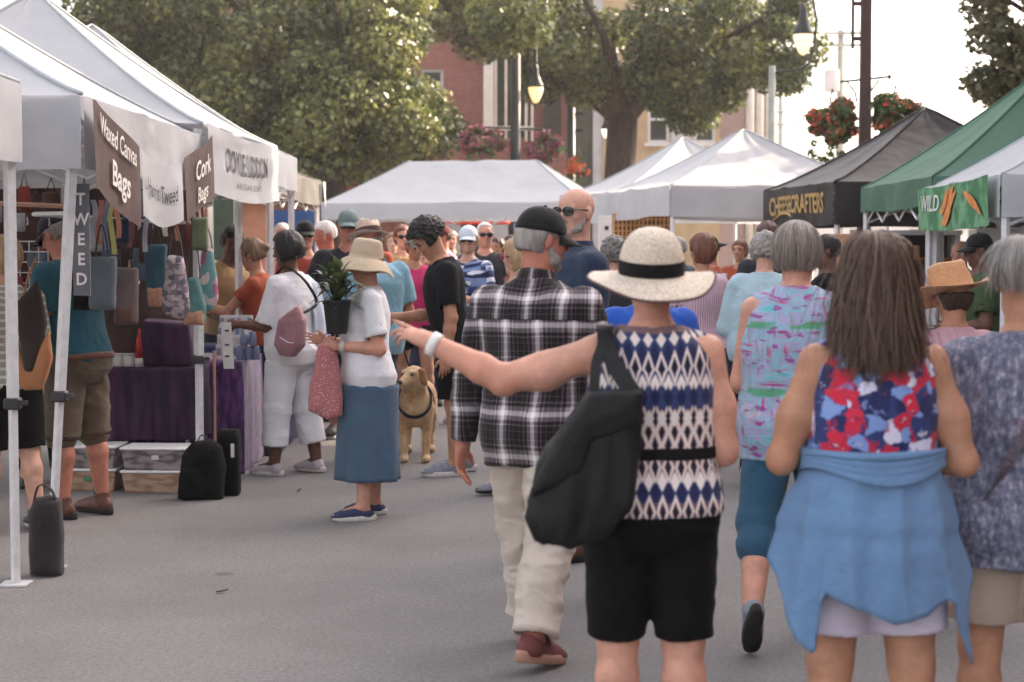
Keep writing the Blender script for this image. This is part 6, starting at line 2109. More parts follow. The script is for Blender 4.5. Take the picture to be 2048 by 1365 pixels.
for key, lab, px, yy, hd, H_, sx, top_, hair_, cap_, sk in (
        ('a', 'man in a maroon cap under the long white tent', 884, 20.5, 120, 1.88, 'm', F_PALEP, H_DKBR, F_CAPRED, SK_RED),
        ('b', 'auburn haired woman in sunglasses behind the fedora', 806, 19.0, 195, 1.86, 'f', F_TANSH, H_AUB, None, SK_FAIR),
        ('c', 'man in a pale grey cap behind the camouflage cap', 735, 18.0, 160, 1.90, 'm', F_RUST, H_GREY, F_CAPGRY, SK_RED),
        ('d', 'white haired person with pink shirt behind the left tent poles', 566, 18.6, 190, 1.87, 'f', cloth('washed_pink', srgb(196, 140, 140), .1), H_WHITE, None, SK_PINK),
        ('e', 'distant dark haired shopper beside the pale post', 1020, 23.0, 100, 1.78, 'm', F_CHAR, H_DKBR, None, SK_RED),
        ('f', 'blond shopper behind the raspberry tee', 852, 17.6, 185, 1.60, 'f', F_TANSH, H_BLOND, None, SK_FAIR),
        ('g', 'auburn shopper with loose hair under the white right hand tent', 1478, 19.4, 150, 1.70, 'f', F_RUST, H_AUB, None, SK_TAN),
        ('h', 'dark haired shopper in shade under the green tent', 1760, 15.5, 150, 1.74, 'f', F_WHITE, H_BLACK, None, SK_RED),
        ('j', 'pale shirted shopper far off between the left tent poles', 590, 23.5, 170, 1.84, 'm', F_LINEN, H_DKBR, None, SK_TAN),
        ('k', 'distant woman in dusty red beside the sand fedora', 786, 24.0, 185, 1.82, 'f', F_RUST, H_LTBR, None, SK_FAIR),
        ('l', 'distant man in charcoal left of the white cap', 902, 24.5, 190, 1.86, 'm', F_CHAR, H_GREY, None, SK_PINK),
        ('m', 'distant shopper in tan right of the open black vest', 994, 22.0, 150, 1.74, 'f', F_TANSH, H_DKBR, None, SK_TAN),
        ('n', 'grey haired shopper in navy seen past the right of the straw hat', 1352, 18.5, 40, 1.72, 'm', F_NAVY, H_GREY, None, SK_PINK),
        ('o', 'dark haired shopper in a sandy top beneath the black tent edge', 1560, 17.8, 200, 1.72, 'f', F_TANSH, H_BLACK, None, SK_TAN),
        ('i', 'man in a brown shirt in shade below the left tents', 300, 15.6, 170, 1.74, 'm', F_RUST, H_DKBR, None, SK_TAN)):
    p = person(key, lab, px, yy, hd, H_, sx, 1.05, .013, sk)
    p.top(top_, 'shirt', .7, ease=.022); p.bottoms(F_JEAN); p.shoe(M_SHOEBK, M_SOLEB)
    p.hair_cap(hair_, .016 if not cap_ else .005, low=-.11 if sx == 'f' else -.05, top=.035 if cap_ else None)
    if cap_: p.cap(cap_)
    if key in 'abc': p.glasses()
    else: p.face()
# ================================================================== bags, goods and stall furniture
def poly(pts, o, M, ht, r=.02, puff=0.0):
    """rounded slab with a polygon outline (frame columns 0 and 2), half thickness ht, swelling by puff towards its middle"""
    pts = np.asarray(pts, float); o = np.asarray(o, float); M = np.asarray(M)
    ext = np.abs(pts).max() + ht + puff + .03
    def fn(X, Y, Z):
        x, y, z = X - o[0], Y - o[1], Z - o[2]
        a = M[0, 0] * x + M[1, 0] * y + M[2, 0] * z; b = M[0, 1] * x + M[1, 1] * y + M[2, 1] * z; c = M[0, 2] * x + M[1, 2] * y + M[2, 2] * z
        d = np.full(np.broadcast(a, c).shape, 1e9); sg = np.ones(d.shape)
        n = len(pts)
        for i in range(n):
            j = i - 1
            e = pts[j] - pts[i]; wx, wy = a - pts[i, 0], c - pts[i, 1]
            t = np.clip((wx * e[0] + wy * e[1]) / (e @ e), 0, 1)
            d = np.minimum(d, (wx - e[0] * t) ** 2 + (wy - e[1] * t) ** 2)
            c1 = c >= pts[i, 1]; c2 = c < pts[j, 1]; c3 = e[0] * wy > e[1] * wx
            al = (c1 & c2 & c3) | (~c1 & ~c2 & ~c3)
            sg = np.where(al, -sg, sg)
        d = sg * np.sqrt(d)
        h = ht + puff * np.sqrt(np.clip(-d / .10, 0, 1))
        u, v = d + r, np.abs(b) - h + r
        return np.minimum(np.maximum(u, v), 0) + np.sqrt(np.maximum(u, 0) ** 2 + np.maximum(v, 0) ** 2) - r
    cor = [o + M[:, 0] * sx * ext + M[:, 2] * sz * ext + M[:, 1] * sy * (ht + puff) for sx in (-1, 1) for sy in (-1, 1) for sz in (-1, 1)]
    cor = np.array(cor)
    return fn, cor.min(0), cor.max(0)


I3 = np.eye(3)
def soft(prims, name, mat, parent=None, vox=.008, amp=.004, seed=3, kind='shirt', loc=None, uvc=True):
    lo = np.min([p[0][1] for p in prims], 0); hi = np.max([p[0][2] for p in prims], 0)
    F = Fld(lo, hi, vox)
    for p in prims:
        (F.cut(p[0]) if len(p) > 2 else F.add(p[0], p[1]))
    V, Q = F.mesh(); V = relax(V, Q, 1); V = folds(V, vnormals(V, Q), amp, seed, kind)
    uv = np.stack([V[:, 0][Q], V[:, 2][Q]], -1).reshape(-1, 2)
    return np_mesh(name, V, Q, mat, parent, uv=uv)


M_BAGBLK = material('black_leather', lambda: mixc(noise(coords('Object'), 9, 4).ss(.3, .7), (.003, .003, .003), (.009, .009, .009)), .55, lambda: noise(coords('Object'), 120, 3, .6), .002, spec=.35)

# ---- black shoulder bag of the pointing woman: hangs behind her left hip
P1 = PEOPLE['hat']
yb = 4.775
def at(px, py, y=yb): return W(px, py, y)
oc = at(1165, 950)
bag = thing('shoulder_bag', 'large black flap shoulder bag hanging from the pointing woman', 'bag', oc)
def rel(px, py): v = at(px, py) - oc; return (v.x, v.z)
tiltM = rot(R(8), R(0), 0)
body = [rel(*q) for q in ((1178, 790), (1280, 786), (1278, 900), (1262, 1010), (1215, 1062), (1140, 1094), (1070, 1076), (1050, 1030), (1072, 930))]
soft([(poly(body, (0, 0, 0), tiltM, .035, .014, .022), 0)], 'pouch', M_BAGBLK, bag, .008, .011, kind='drape')
fl = [rel(*q) for q in ((1180, 782), (1284, 780), (1278, 850), (1180, 880), (1165, 935), (1120, 962), (1062, 988), (1058, 970), (1110, 880))]
soft([(poly(fl, (0, -.052, 0), tiltM, .008, .007, .012), 0)], 'flap', M_BAGBLK, bag, .007, .004)
stp = [at(1276, 800, 4.80), at(1235, 740, 4.83), at(1214, 694, 4.86), at(1210, 652, 4.95), at(1208, 664, 5.1), at(1200, 730, 5.12)]
strap([v - oc for v in stp], .048, .006, M_BAGBLK, 'strap', bag, wd=(1, 0, 0))
strap([at(1188, 800, 4.80) - oc, at(1192, 730, 4.83) - oc, at(1204, 692, 4.86) - oc, at(1206, 656, 4.93) - oc], .030, .006, M_BAGBLK, 'strap', bag, wd=(1, 0, 0))

# ---- rose patterned cloth bag held by the woman in the bucket hat
yb = 10.05
oc = W(652, 765, yb)
b = thing('cloth_bag', 'rose and white speckled cloth bag hanging from the hands of the bucket hat woman', 'bag', oc)
s_ = F_PX / yb
def rl(px, py, o=(652, 765), s=s_): return ((px - o[0]) / s, -(py - o[1]) / s)
F_ROSE = cloth('rose_speckle', dots(srgb(176, 110, 112), srgb(216, 186, 184), 70, .3))
soft([(poly([rl(*q) for q in ((640, 690), (668, 690), (682, 760), (684, 832), (655, 838), (618, 822), (622, 770))], (0, 0, 0), I3, .03, .025, .045), 0)], 'sack', F_ROSE, b, .009, .010, kind='drape')
strap([V3(-.03, 0, .2), V3(-.01, 0, .275), V3(.05, 0, .285), V3(.06, 0, .2)], .02, .008, F_ROSE, 'handle', b, wd=(0, 1, 0))

# ---- plant in a black pot held between them
oc = W(674, 668, 9.98)
pl = thing('potted_plant', 'leafy green plant in a black pot held in front of the blue polo', 'plant', oc)
MB().lathe([(.055, 0), (.06, .01), (.078, .17), (.084, .175), (.084, .195), (.074, .195), (.068, .16), (.002, .158)], n=20).build('pot', material('black_pot', (.014, .014, .015), .5), pl, True)
rng = np.random.default_rng(5)
V_, F_, T_ = [], [], []
for i in range(95):
    a = rng.uniform(0, 6.28); el_ = rng.uniform(.15, 1.45); L = rng.uniform(.12, .27); w = L * .17
    base_ = V3(rng.normal(0, .025), rng.normal(0, .025), .17 + rng.uniform(0, .16)); d = V3(math.cos(a) * math.cos(el_), math.sin(a) * math.cos(el_), math.sin(el_))
    sd = unit(np.cross(d, V3(0, 0, 1)))
    for k in range(5):
        f = k / 4; c = base_ + d * L * f + V3(0, 0, -.09 * f * f); q = w * math.sin(math.pi * (.08 + .9 * f))
        V_ += [c - sd * q * .5, c + sd * q * .5]
        if k: n0 = len(V_); F_.append((n0 - 4, n0 - 3, n0 - 1, n0 - 2))
        T_ += [rng.uniform(.1, .9)] * 2
np_mesh('foliage', np.array(V_), np.array(F_), leaf_mat('plant_leaves', (.025, .05, .02), (.11, .14, .05)), pl, True, att=np.array(T_))

# ---- crossbody bag of the woman in white
oc = W(584, 668, 11.86)
b = thing('crossbody_bag', 'brown pink crossbody bag on the back of the woman in white trousers', 'bag', oc)
s_ = F_PX / 11.86
F_MAUVE = cloth('mauve_leather', varied(srgb(150, 110, 116), .15, 10), rough=.5)
hb = [rl(*q, o=(584, 668), s=s_) for q in ((556, 640), (600, 610), (614, 640), (612, 690), (590, 714), (560, 712), (545, 690))]
soft([(poly(hb, (0, 0, 0), rot(R(-20)), .03, .025, .03), 0)], 'pouch', F_MAUVE, b, .008, .004)
P9 = PEOPLE['white']
w2 = lambda v: np.array(Matrix.Rotation(R(62), 3, 'Z') @ Vector(v)) + np.array(P9.root.location) - np.array(oc)
strap([V3(.05, 0, .13), w2(P9.P(.03, -.205, .19 * P9.H)), w2(P9.P(-.03, -.185, .265 * P9.H)), w2(P9.P(-.065, -.11, .318 * P9.H)), w2(P9.P(-.075, -.01, .345 * P9.H)), w2(P9.P(-.08, .10, .29 * P9.H))], .022, .005, F_BAND, 'strap', b, wd=(.5, .5, 0))
strap([V3(-.08, -.045, -.02), V3(0, -.065, -.06), V3(.08, -.045, -.03)], .006, .004, F_LINEN, 'zip', b, wd=(0, 0, 1))

# ---- tan hobo bag at the left edge
oc = W(56, 705, 9.45)
b = thing('hobo_bag', 'tan leather bag with a dark panel carried at the left edge', 'bag', oc)
s_ = F_PX / 9.45
F_TANL = cloth('tan_leather', varied(srgb(170, 116, 76), .12, 8), rough=.5)
soft([(poly([rl(*q, o=(56, 705), s=s_) for q in ((24, 620), (40, 700), (60, 740), (82, 690), (100, 660), (104, 720), (84, 780), (50, 782), (20, 750), (8, 690))], (0, 0, 0), I3, .03, .025, .02), 0)], 'pouch', F_TANL, b, .009, .005)
soft([(poly([rl(*q, o=(56, 705), s=s_) for q in ((34, 610), (78, 560), (96, 650), (70, 745), (52, 742))], (0, -.012, 0), I3, .03, .02, .015), 0)], 'panel', cloth('dark_umber_cloth', srgb(52, 44, 40), .2), b, .009, .005)
strap([V3(-.03, 0, .25), V3(.0, .03, .42), V3(.04, .04, .52)], .03, .006, F_TANL, 'handle', b, wd=(0, 1, 0))

# ---------------------------------------------------------------- left stall: signs on the sagging line
F_BROWNB = material('brown_banner', varied(srgb(98, 80, 78), .18, 4), .8, fabric_bump, .03, translucent=.25)
nx = Vector((1, 0, 0))
def line_z(s):
    q = s / 1.5
    return 2.36 - .27 * max(0.0, 1 - abs(q) ** 1.5) + .02 * q
def hang(label, s0, s1, h, mat, texts, cat='sign', ink=M_LETTER, name='hanging_sign', skew=True):
    c = L2.matrix_world if False else None
    rz = R(-1)
    def loc(s, z): return Vector((1.525 + .075 + .012 * math.sin(s * 6 + z * 3), s, z))
    t = thing(name, label, cat, tuple(L2.location), rz)
    def fn(s, q):    # q down from the top edge
        return loc(s, line_z(s) - q)
    MB().grid(lambda u, v: fn(s0 + (s1 - s0) * u, h * v), 32, 10).build('cloth', mat, t, True)
    if texts: text_on(lambda s, q: fn((s0 + s1) / 2 + s, h / 2 - q) + nx * .014, texts, 'lettering', ink, t)
    return t
hang('brown banner reading Waxed Canvas Bags on the near tent corner', -1.56, -.66, .44, F_BROWNB, [('Waxed Canvas', .135, -.02, .12, dict(bold=.002, sx=.8)), ('Bags', .18, .04, -.06, dict(bold=.004, sx=1.0))])
hang('white cloth sign reading Harris Tweed between the brown banners', -.60, .46, .36, M_WHITE_FAB, [('Harris Tweed', .135, -.06, -.0, dict(sx=1.0, bold=.001))], ink=M_INK)
hang('brown banner reading Cork Bags beside the lettered tent', .58, 1.46, .40, F_BROWNB, [('Cork', .17, .05, .06, dict(bold=.003)), ('Bags', .14, .05, -.10, dict(bold=.002))])
oc = W(163, 480, 8.62)
t = thing('letter_strip', 'narrow dark vertical sign strip with white letters behind the leaning leg', 'sign', oc)
MB().box((0, 0, 0), (.085, .012, .56)).build('board', material('slate_board', varied((.12, .125, .14), .15, 6), .7), t)
lt = MB()
for i, ch in enumerate('TWEED'):
    vs, fs = text_mesh(ch, .085, bold=.002); lt.add([(x * .9, -.009, .20 - i * .10 + y) for x, y in vs], fs)
lt.build('lettering', M_LETTER, t)

# hanging goods
M_STRAPM = material('dark_webbing', varied((.03, .028, .026), .2, 20), .8)
def hung_bag(label, px, py, y, wpx, hpx, mat, top=1.74, fold=None, mat2=None, shape='tote', seed=1):
    oc = W(px, py, y); s = F_PX / y
    w, h = wpx / s / 2 * .88, hpx / s / 2 * .84
    oc.z += .05
    b = thing('handbag', label, 'bag', oc, 0, 'handbags hanging in the left stall')
    out = {'tote': [(-w, h), (w, h), (w * .95, -h), (-w * .95, -h)], 'hobo': [(-w * .35, h), (w * .35, h), (w, -h * .2), (w * .8, -h * .8), (0, -h), (-w * .8, -h * .8), (-w, -h * .2)],
           'drop': [(-w * .5, h), (w * .5, h), (w * .9, 0), (w, -h * .7), (w * .5, -h), (-w * .5, -h), (-w, -h * .7), (-w * .9, 0)]}[shape]
    soft([(poly(out, (0, 0, 0), rot(R(12 * math.sin(seed))), .02, .018, .03), 0)], 'pouch', mat, b, .010, .006, seed)
    if mat2: soft([(poly([(-w * .8, -h * .3), (w * .8, -h * .3), (w * .75, -h * .98), (-w * .75, -h * .98)], (0, -.012, 0), rot(R(12 * math.sin(seed))), .02, .018, .03), 0)], 'base_panel', mat2, b, .010, .004, seed)
    up = max(.08, top - oc.z)
    strap([V3(-w * .5, 0, h * .95), V3(-w * .3, 0, h + (up - h) * .6), V3(0, 0, up), V3(w * .3, 0, h + (up - h) * .6), V3(w * .5, 0, h * .95)], .018, .005, M_STRAPM, 'handle', b, wd=(0, 1, 0))
F_SLATEB = cloth('slate_canvas', srgb(88, 98, 104), .1); F_GREYBR = cloth('grey_brown_canvas', srgb(104, 92, 92), .12)
F_TWEEDT = cloth('teal_tweed', srgb(52, 84, 98), .2); F_CORK = cloth('cork', varied(srgb(184, 138, 112), .2, 40), rough=.7)
F_FLTOTE = cloth('grey_flower_tote', spotted([srgb(164, 150, 152), srgb(122, 112, 122), srgb(176, 166, 164), srgb(98, 94, 104)], 34), rough=.8)
F_PKTEAL = cloth('pink_teal_print', spotted([srgb(176, 138, 152), srgb(96, 138, 138), srgb(190, 172, 170), srgb(150, 84, 116)], 16), rough=.8)
F_TEALB = cloth('sea_green_cloth', srgb(88, 128, 126), .15)
hung_bag('slate grey messenger bag, nearest of the hanging bags', 205, 585, 9.5, 62, 125, F_SLATEB, seed=1)
hung_bag('black bag behind the slate messenger bag', 172, 600, 9.8, 60, 95, F_BLACK, seed=2)
hung_bag('grey brown tall bag right of the slate messenger bag', 252, 610, 10.2, 56, 135, F_GREYBR, None or 1.74, mat2=cloth('brown_suede', srgb(104, 78, 72), .15), seed=3)
hung_bag('dark teal tote with a cork base', 312, 570, 10.5, 50, 150, F_TWEEDT, mat2=F_CORK, seed=4)
hung_bag('grey flower print drop shaped bag', 352, 592, 10.4, 66, 150, F_FLTOTE, shape='drop', seed=5)
hung_bag('cork and teal round bag', 388, 620, 10.8, 60, 115, F_TEALB, mat2=F_CORK, shape='hobo', seed=6)
hung_bag('pink and teal print bag, farthest right of the hanging bags', 416, 575, 10.9, 44, 150, F_PKTEAL, shape='drop', seed=7)
hung_bag('small navy pouch high on the rail', 243, 480, 10.0, 36, 60, F_NAVY, seed=8)
hung_bag('small moss green pouch high on the rail', 400, 485, 10.8, 36, 80, cloth('dull_green', srgb(92, 100, 74), .15), seed=9)
rail = thing('display_rail', 'long metal rail carrying the hanging bags', 'rail', (-2.42, 10.0, 0))
MB().tube([(.22, -1.44, 1.78), (.0, -1.3, 1.78), (.16, 1.2, 1.78), (.34, 1.42, 1.78)], .012, 6).build('bar', M_ALU, rail)
for k in range(9): MB().tube([(-.02 + .18 * k / 8, -1.35 + 2.6 * k / 8, 1.765), (-.02 + .18 * k / 8, -1.35 + 2.6 * k / 8 + .01, 1.74), (-.02 + .18 * k / 8, -1.35 + 2.6 * k / 8, 1.725)], .004, 5).build('hook', M_ALU, rail)
for i, (px, c) in enumerate(((186, srgb(150, 160, 170)), (198, srgb(176, 120, 110)), (212, srgb(120, 130, 150)), (224, srgb(190, 190, 120)), (234, srgb(200, 140, 120)), (248, srgb(90, 110, 150)), (262, srgb(140, 90, 90)), (292, srgb(170, 170, 180)), (330, srgb(200, 200, 190)), (352, srgb(170, 120, 90)))):
    y_ = 9.4 + i * .12; c0 = W(px, 400, y_)
    t = tag(MB().grid(lambda u, v: Vector(((u - .5) * .03 + .012 * math.sin(v * 5 + i), .01 * math.sin(v * 9 + i), -v * (.22 + .03 * (i % 4)))), 2, 10).build('ribbon', cloth('ribbon_%d' % i, c, .1), None, True, c0),
            'ribbon', 'ribbon', 'ribbons and key straps hanging above the bags')
    t['label'] = 'thin hanging ribbon in ' + ('pale grey', 'dusty pink', 'blue grey', 'pale yellow', 'salmon', 'denim blue', 'dull red', 'silver grey', 'cream', 'light brown')[i] + ' above the bags'
for i, px in enumerate((372, 382, 393, 404)):
    t = tag(MB().tube([W(px, 405, 11.2) - W(px, 405, 11.2), Vector((.01, 0, -.15)), Vector((.012 * (-1) ** i, 0, -.30))], .011, 6).build('leather_strap', cloth('red_leather_strap', varied(srgb(120, 48, 34), .2, 20), rough=.5), None, True, W(px, 405, 11.2)), 'red brown leather strap hanging under the Cork Bags banner', 'strap', 'red straps under the right banner')
bd = thing('stall_backdrop', 'dark brown cloth backdrop across the back of the bag stall', 'backdrop', (-3.75, 12.16, 0))
MB().grid(lambda u, v: Vector((-1.55 + 3.05 * u, .03 * math.sin(u * 60) * (.4 + v * .6), 2.05 - 1.55 * v)), 120, 6).build('cloth', cloth('umber_drape', lambda: mixc(noise(coords('Object'), 3, 4).ss(.3, .7), srgb(58, 48, 50), srgb(104, 80, 74)), rough=.9), bd, True)
MB().tube([(-1.55, 0, 2.06), (1.5, 0, 2.06)], .014, 6).build('pole', M_ALU, bd)
bar = thing('wooden_bar', 'pale wooden crossbar tied between the left tent legs', 'bar', W(0, 402, 9.0))
MB().tube([(-.8, -.3, .02), (.38, .08, -.03)], .012, 8).build('bar', material('pale_wood', varied(srgb(200, 156, 136), .1, 10), .6), bar)
gr_ = MB()
o_ = W(40, 545, 10.9)
for i in range(13): gr_.tube([(-.36 + i * .06, 0, -.2), (-.36 + i * .06, 0, .2)], .004, 4)
for i in range(7): gr_.tube([(-.36, 0, -.2 + i * .066), (.36, 0, -.2 + i * .066)], .004, 4)
t = thing('wire_rack', 'white wire grid rack with small goods at the far left', 'rack', o_)
gr_.build('grid', M_LEG, t)
for i in range(9):
    MB().box((-.32 + i * .08, -.03, .08 if i % 2 else -.07), (.05, .02, .09), bev=.006).build('packet', cloth('packet_%d' % (i % 3), (srgb(190, 180, 176), srgb(120, 60, 56), srgb(90, 96, 110))[i % 3], .1), t)

# small stock on the backdrop and behind it
def pouch(c, mat, kx, kz, lab, grp):
    t = thing('small_pouch', lab, 'pouch', c, R(RNG.uniform(-25, 25)), grp)
    w, h = .05 * kx, .07 * kz
    MB().loft([[Vector((x * a, y_ * b_, z)) for x, y_ in ((-w, -.02), (w, -.02), (w * 1.05, 0), (w, .02), (-w, .02), (-w * 1.05, 0))] for z, a, b_ in ((-h, .8, .5), (-h * .8, 1, 1.3), (0, 1, 1.2), (h * .8, .95, .8), (h, .9, .3))]).build('sack', mat, t, True)
    MB().tube([(-w * .6, 0, h), (0, 0, h + .09), (w * .6, 0, h)], .004, 5).build('loop', M_STRAPM, t)
for nm, c, n, x0, x1, z0, z1, yy in (('dull red', srgb(136, 56, 50), 7, -4.0, -2.6, 1.5, 1.95, 11.5), ('blue grey', srgb(84, 98, 120), 7, -3.6, -2.3, 1.35, 1.95, 11.3),
                                     ('sand coloured', srgb(176, 146, 120), 6, -4.0, -2.4, 1.2, 1.7, 11.45), ('dark brown', srgb(70, 50, 44), 6, -3.4, -2.2, 1.3, 1.9, 11.0), ('silver grey', srgb(160, 160, 166), 6, -3.6, -2.3, 1.5, 2.0, 10.9)):
    m = cloth('pouch_' + nm.replace(' ', '_'), c, .15)
    for i in range(n):
        pouch((x0 + (x1 - x0) * (i + RNG.uniform(.2, .8)) / n, yy + RNG.uniform(-.08, .08), RNG.uniform(z0, z1)), m, RNG.uniform(.6, 1.3), RNG.uniform(.7, 1.6), nm + ' little pouch among the stock hanging at the back of the stall', nm + ' pouches at the back of the bag stall')

# the long table with purple cloth, its goods and what stands under it
F_PURPLE = cloth('purple_velvet', lambda: mixc(noise(coords('Object', (1, 1, .3)), 26, 3).ss(.35, .7), srgb(54, 28, 70), srgb(112, 62, 130)), rough=.7, sheen=.5)
F_PURPD = cloth('dark_plum_cloth', lambda: mixc(noise(coords('Object', (1, 1, .2)), 9, 3).ss(.35, .7), srgb(38, 26, 46), srgb(70, 42, 70)), rough=.85)
def cloth_table(label, x0, x1, y0, y1, h, mat, mat2=None, drop=.0, seed=1):
    t = thing('stall_table', label, 'table', ((x0 + x1) / 2, (y0 + y1) / 2, 0))
    hx, hy = (x1 - x0) / 2, (y1 - y0) / 2
    MB().box((0, 0, h - .02), (2 * hx - .02, 2 * hy - .02, .03)).build('tabletop', M_DARKPLASTIC, t)
    for sx in (-1, 1):
        for sy in (-1, 1): MB().tube([(sx * (hx - .08), sy * (hy - .06), 0), (sx * (hx - .08), sy * (hy - .06), h - .03)], .014, 6).build('leg', M_ALU, t)
    def ring(z, k):
        pts = []
        n = 40
        per = []
        for a, b_, m in (((-hx, -hy), (hx, -hy), n), ((hx, -hy), (hx, hy), n // 2), ((hx, hy), (-hx, hy), n), ((-hx, hy), (-hx, -hy), n // 2)):
            for i in range(m): per.append((a[0] + (b_[0] - a[0]) * i / m, a[1] + (b_[1] - a[1]) * i / m))
        for i, (x, y_) in enumerate(per):
            w = k * (.016 * math.sin(i * .9 + seed) + .012 * math.sin(i * 2.3 + seed * 2))
            L = math.hypot(x / hx, y_ / hy); pts.append(Vector((x * (1 + (w + .01 * k) / hx), y_ * (1 + (w + .01 * k) / hy), z)))
        return pts
    MB().loft([[Vector((p.x * .02, p.y * .02, h + .002)) for p in ring(h, 0)], ring(h + .002, 0), ring(h - .03, .15), ring(h - .2, .7), ring(drop + .01, 1)], cap=False).build('tablecloth', mat, t, True)
    return t
cloth_table('long stall table under dark plum cloth behind the plastic bins', -3.32, -2.14, 11.62, 12.1, .80, F_PURPD, drop=.30, seed=2)
cloth_table('jewellery stall table under bright purple velvet', -2.95, -1.93, 12.22, 13.3, .80, F_PURPLE, seed=4)
cloth_table('stall table under indigo cloth behind the woman in white', -2.75, -1.85, 13.45, 14.6, .84, cloth('indigo_cloth', srgb(50, 62, 100), .15), seed=5)
t = thing('draped_riser', 'low display riser draped in dark plum cloth on the long table', 'riser', (-2.38, 11.82, .803))
soft([(poly([(-.2, 0), (.2, 0), (.17, .3), (-.14, .32)], (0, 0, 0), I3, .13, .03, .01), 0)], 'cloth', F_PURPD, t, .012, .008)
M_CERAM = material('white_ceramic', varied((.55, .54, .52), .08, 12), .4)
for i, (x, z) in enumerate(((-3.02, 0), (-2.91, 0), (-2.80, 0), (-2.70, 0), (-2.96, 1), (-2.84, 1), (-2.62, 0))):
    j = thing('white_jar', 'small white jar in the cluster on the plum table', 'jar', (x, 11.72 + .03 * (i % 3), .803 + z * .092), 0, 'white jars on the plum table')
    MB().lathe([(.040, 0), (.044, .006), (.044, .072), (.040, .078)], n=18).build('body', M_CERAM, j, True)
    MB().lathe([(.043, .0785), (.046, .080), (.046, .090), (.02, .0915)], n=18).build('lid', M_CERAM, j, True)
t = thing('red_bottle', 'slim red bottle with white base beside the jars', 'bottle', (-2.545, 11.70, .803))
MB().lathe([(.03, .06), (.03, .16), (.022, .2), (.012, .22), (.012, .26)], n=16).build('glass', material('red_glass', (.35, .02, .02), .15), t, True)
MB().lathe([(.034, 0), (.034, .055), (.031, .06)], n=16).build('base', M_CERAM, t, True)

M_BIN = material('clear_plastic', varied((.50, .50, .50), .08, 10), .25, spec=.6)
M_BIN2 = material('clear_plastic_with_brown_goods', lambda: mixc(noise(coords('Object', (1, 1, 3)), 9, 3).ss(.4, .6), srgb(150, 112, 90), srgb(176, 150, 130)), .3, spec=.6)
M_BIN3 = material('clear_plastic_with_dark_goods', lambda: mixc(noise(coords('Object', (1, 1, 3)), 9, 3).ss(.4, .6), srgb(96, 86, 86), srgb(150, 142, 142)), .3, spec=.6)
M_LID = material('white_lid', varied((.72, .72, .73), .05, 10), .4)
def bin_(label, x, y_, z, mat, mark=None):
    b = thing('storage_bin', label, 'plastic bin', (x, y_, z), R(-3), 'plastic bins under the table')
    R0 = []
    for zz, a, c in ((0, .185, .12), (.008, .19, .125), (.125, .205, .138), (.13, .205, .138)):
        m = MB().box((0, 0, 0), (2 * a, 2 * c, .01), bev=.004); R0.append([Vector((v[0], v[1], zz)) for v in m.v[8:16]])
    MB().loft(R0).build('tub', mat, b)
    MB().box((0, 0, .142), (.435, .30, .018), bev=.006).build('lid', M_LID, b)
    if mark: MB().box((mark[0], -.142, .085), (.05, .012, .03), bev=.004).build('clip', mark[1], b)
M_CLIP = material('green_clip', srgb(80, 130, 90), .5); M_PAPER = material('paper_label', varied((.62, .58, .56), .06, 10), .8)
xb = gx(313, 11.35); xa = gx(178, 11.45)
bin_('plastic bin of brown goods at the bottom right of the stacks', xb, 11.35, 0, M_BIN2)
bin_('plastic bin with a paper label on top of the right stack', xb, 11.35, .152, M_BIN3, (.02, M_PAPER))
bin_('plastic bin with a green clip at the bottom of the left stack', xa, 11.45, 0, M_BIN2, (.02, M_CLIP))
bin_('plastic bin with a green clip on top of the left stack', xa, 11.45, .152, M_BIN3, (.02, M_CLIP))
oc = Vector((gx(402, 11.0), 11.0, 0))
b = thing('backpack', 'black backpack standing by the table leg', 'backpack', oc)
s_ = F_PX / 11.0
soft([(poly([(-.15, .005), (.13, .0), (.15, .2), (.12, .33), (.05, .38), (-.05, .37), (-.12, .28)], (0, 0, 0), I3, .07, .04, .04), 0), (poly([(-.14, .01), (.02, .01), (.02, .2), (-.12, .2)], (0, -.1, 0), I3, .02, .018, .03), .02)], 'pack', F_BLACK, b, .009, .008)
strap([V3(-.03, 0, .36), V3(0, -.01, .41), V3(.05, 0, .37)], .02, .006, M_STRAPM, 'handle', b, wd=(0, 1, 0))
b = thing('black_case', 'narrow black upright case with a white tag beside the backpack', 'case', (gx(456, 11.15), 11.15, 0))
MB().loft([[Vector((x * k, y_ * k, z)) for x, y_ in ((-.055, -.07), (.055, -.07), (.07, -.05), (.07, .05), (.055, .07), (-.055, .07), (-.07, .05), (-.07, -.05))] for z, k in ((0, .9), (.02, 1), (.38, 1), (.43, .8))]).build('shell', F_BLACK, b, True)
MB().box((.035, -.074, .30), (.022, .006, .09)).build('tag', M_LETTER, b)
oc = Vector((-2.29, 8.37, 0))
b = thing('weight_bag', 'dark grey sand weight bag strapped round the near tent leg', 'weight', oc)
soft([(poly([(-.075, .005), (.075, .005), (.082, .2), (.07, .37), (.02, .4), (-.05, .39), (-.08, .3)], (0, 0, 0), I3, .05, .04, .03), 0)], 'sack', cloth('grey_black_canvas', srgb(48, 44, 44), .15), b, .008, .007)
strap([V3(-.05, -.03, .37), V3(-.02, -.05, .45), V3(.03, -.04, .44), V3(.06, -.02, .37)], .025, .006, M_STRAPM, 'handle', b, wd=(0, 1, 0))
pp = thing('wooden_staff', 'slim wooden staff leaning at the leg of the lettered tent', 'staff', (gx(428, 11.9), 11.9, 0))
MB().tube([(0, 0, .2), (.0, 0, .9)], .011, 8).build('stick', material('peeled_wood', varied(srgb(186, 140, 112), .15, 12), .6), pp)
MB().tube([(0, 0, .0), (.0, 0, .2)], .013, 8).build('tip', M_DARKPLASTIC, pp)

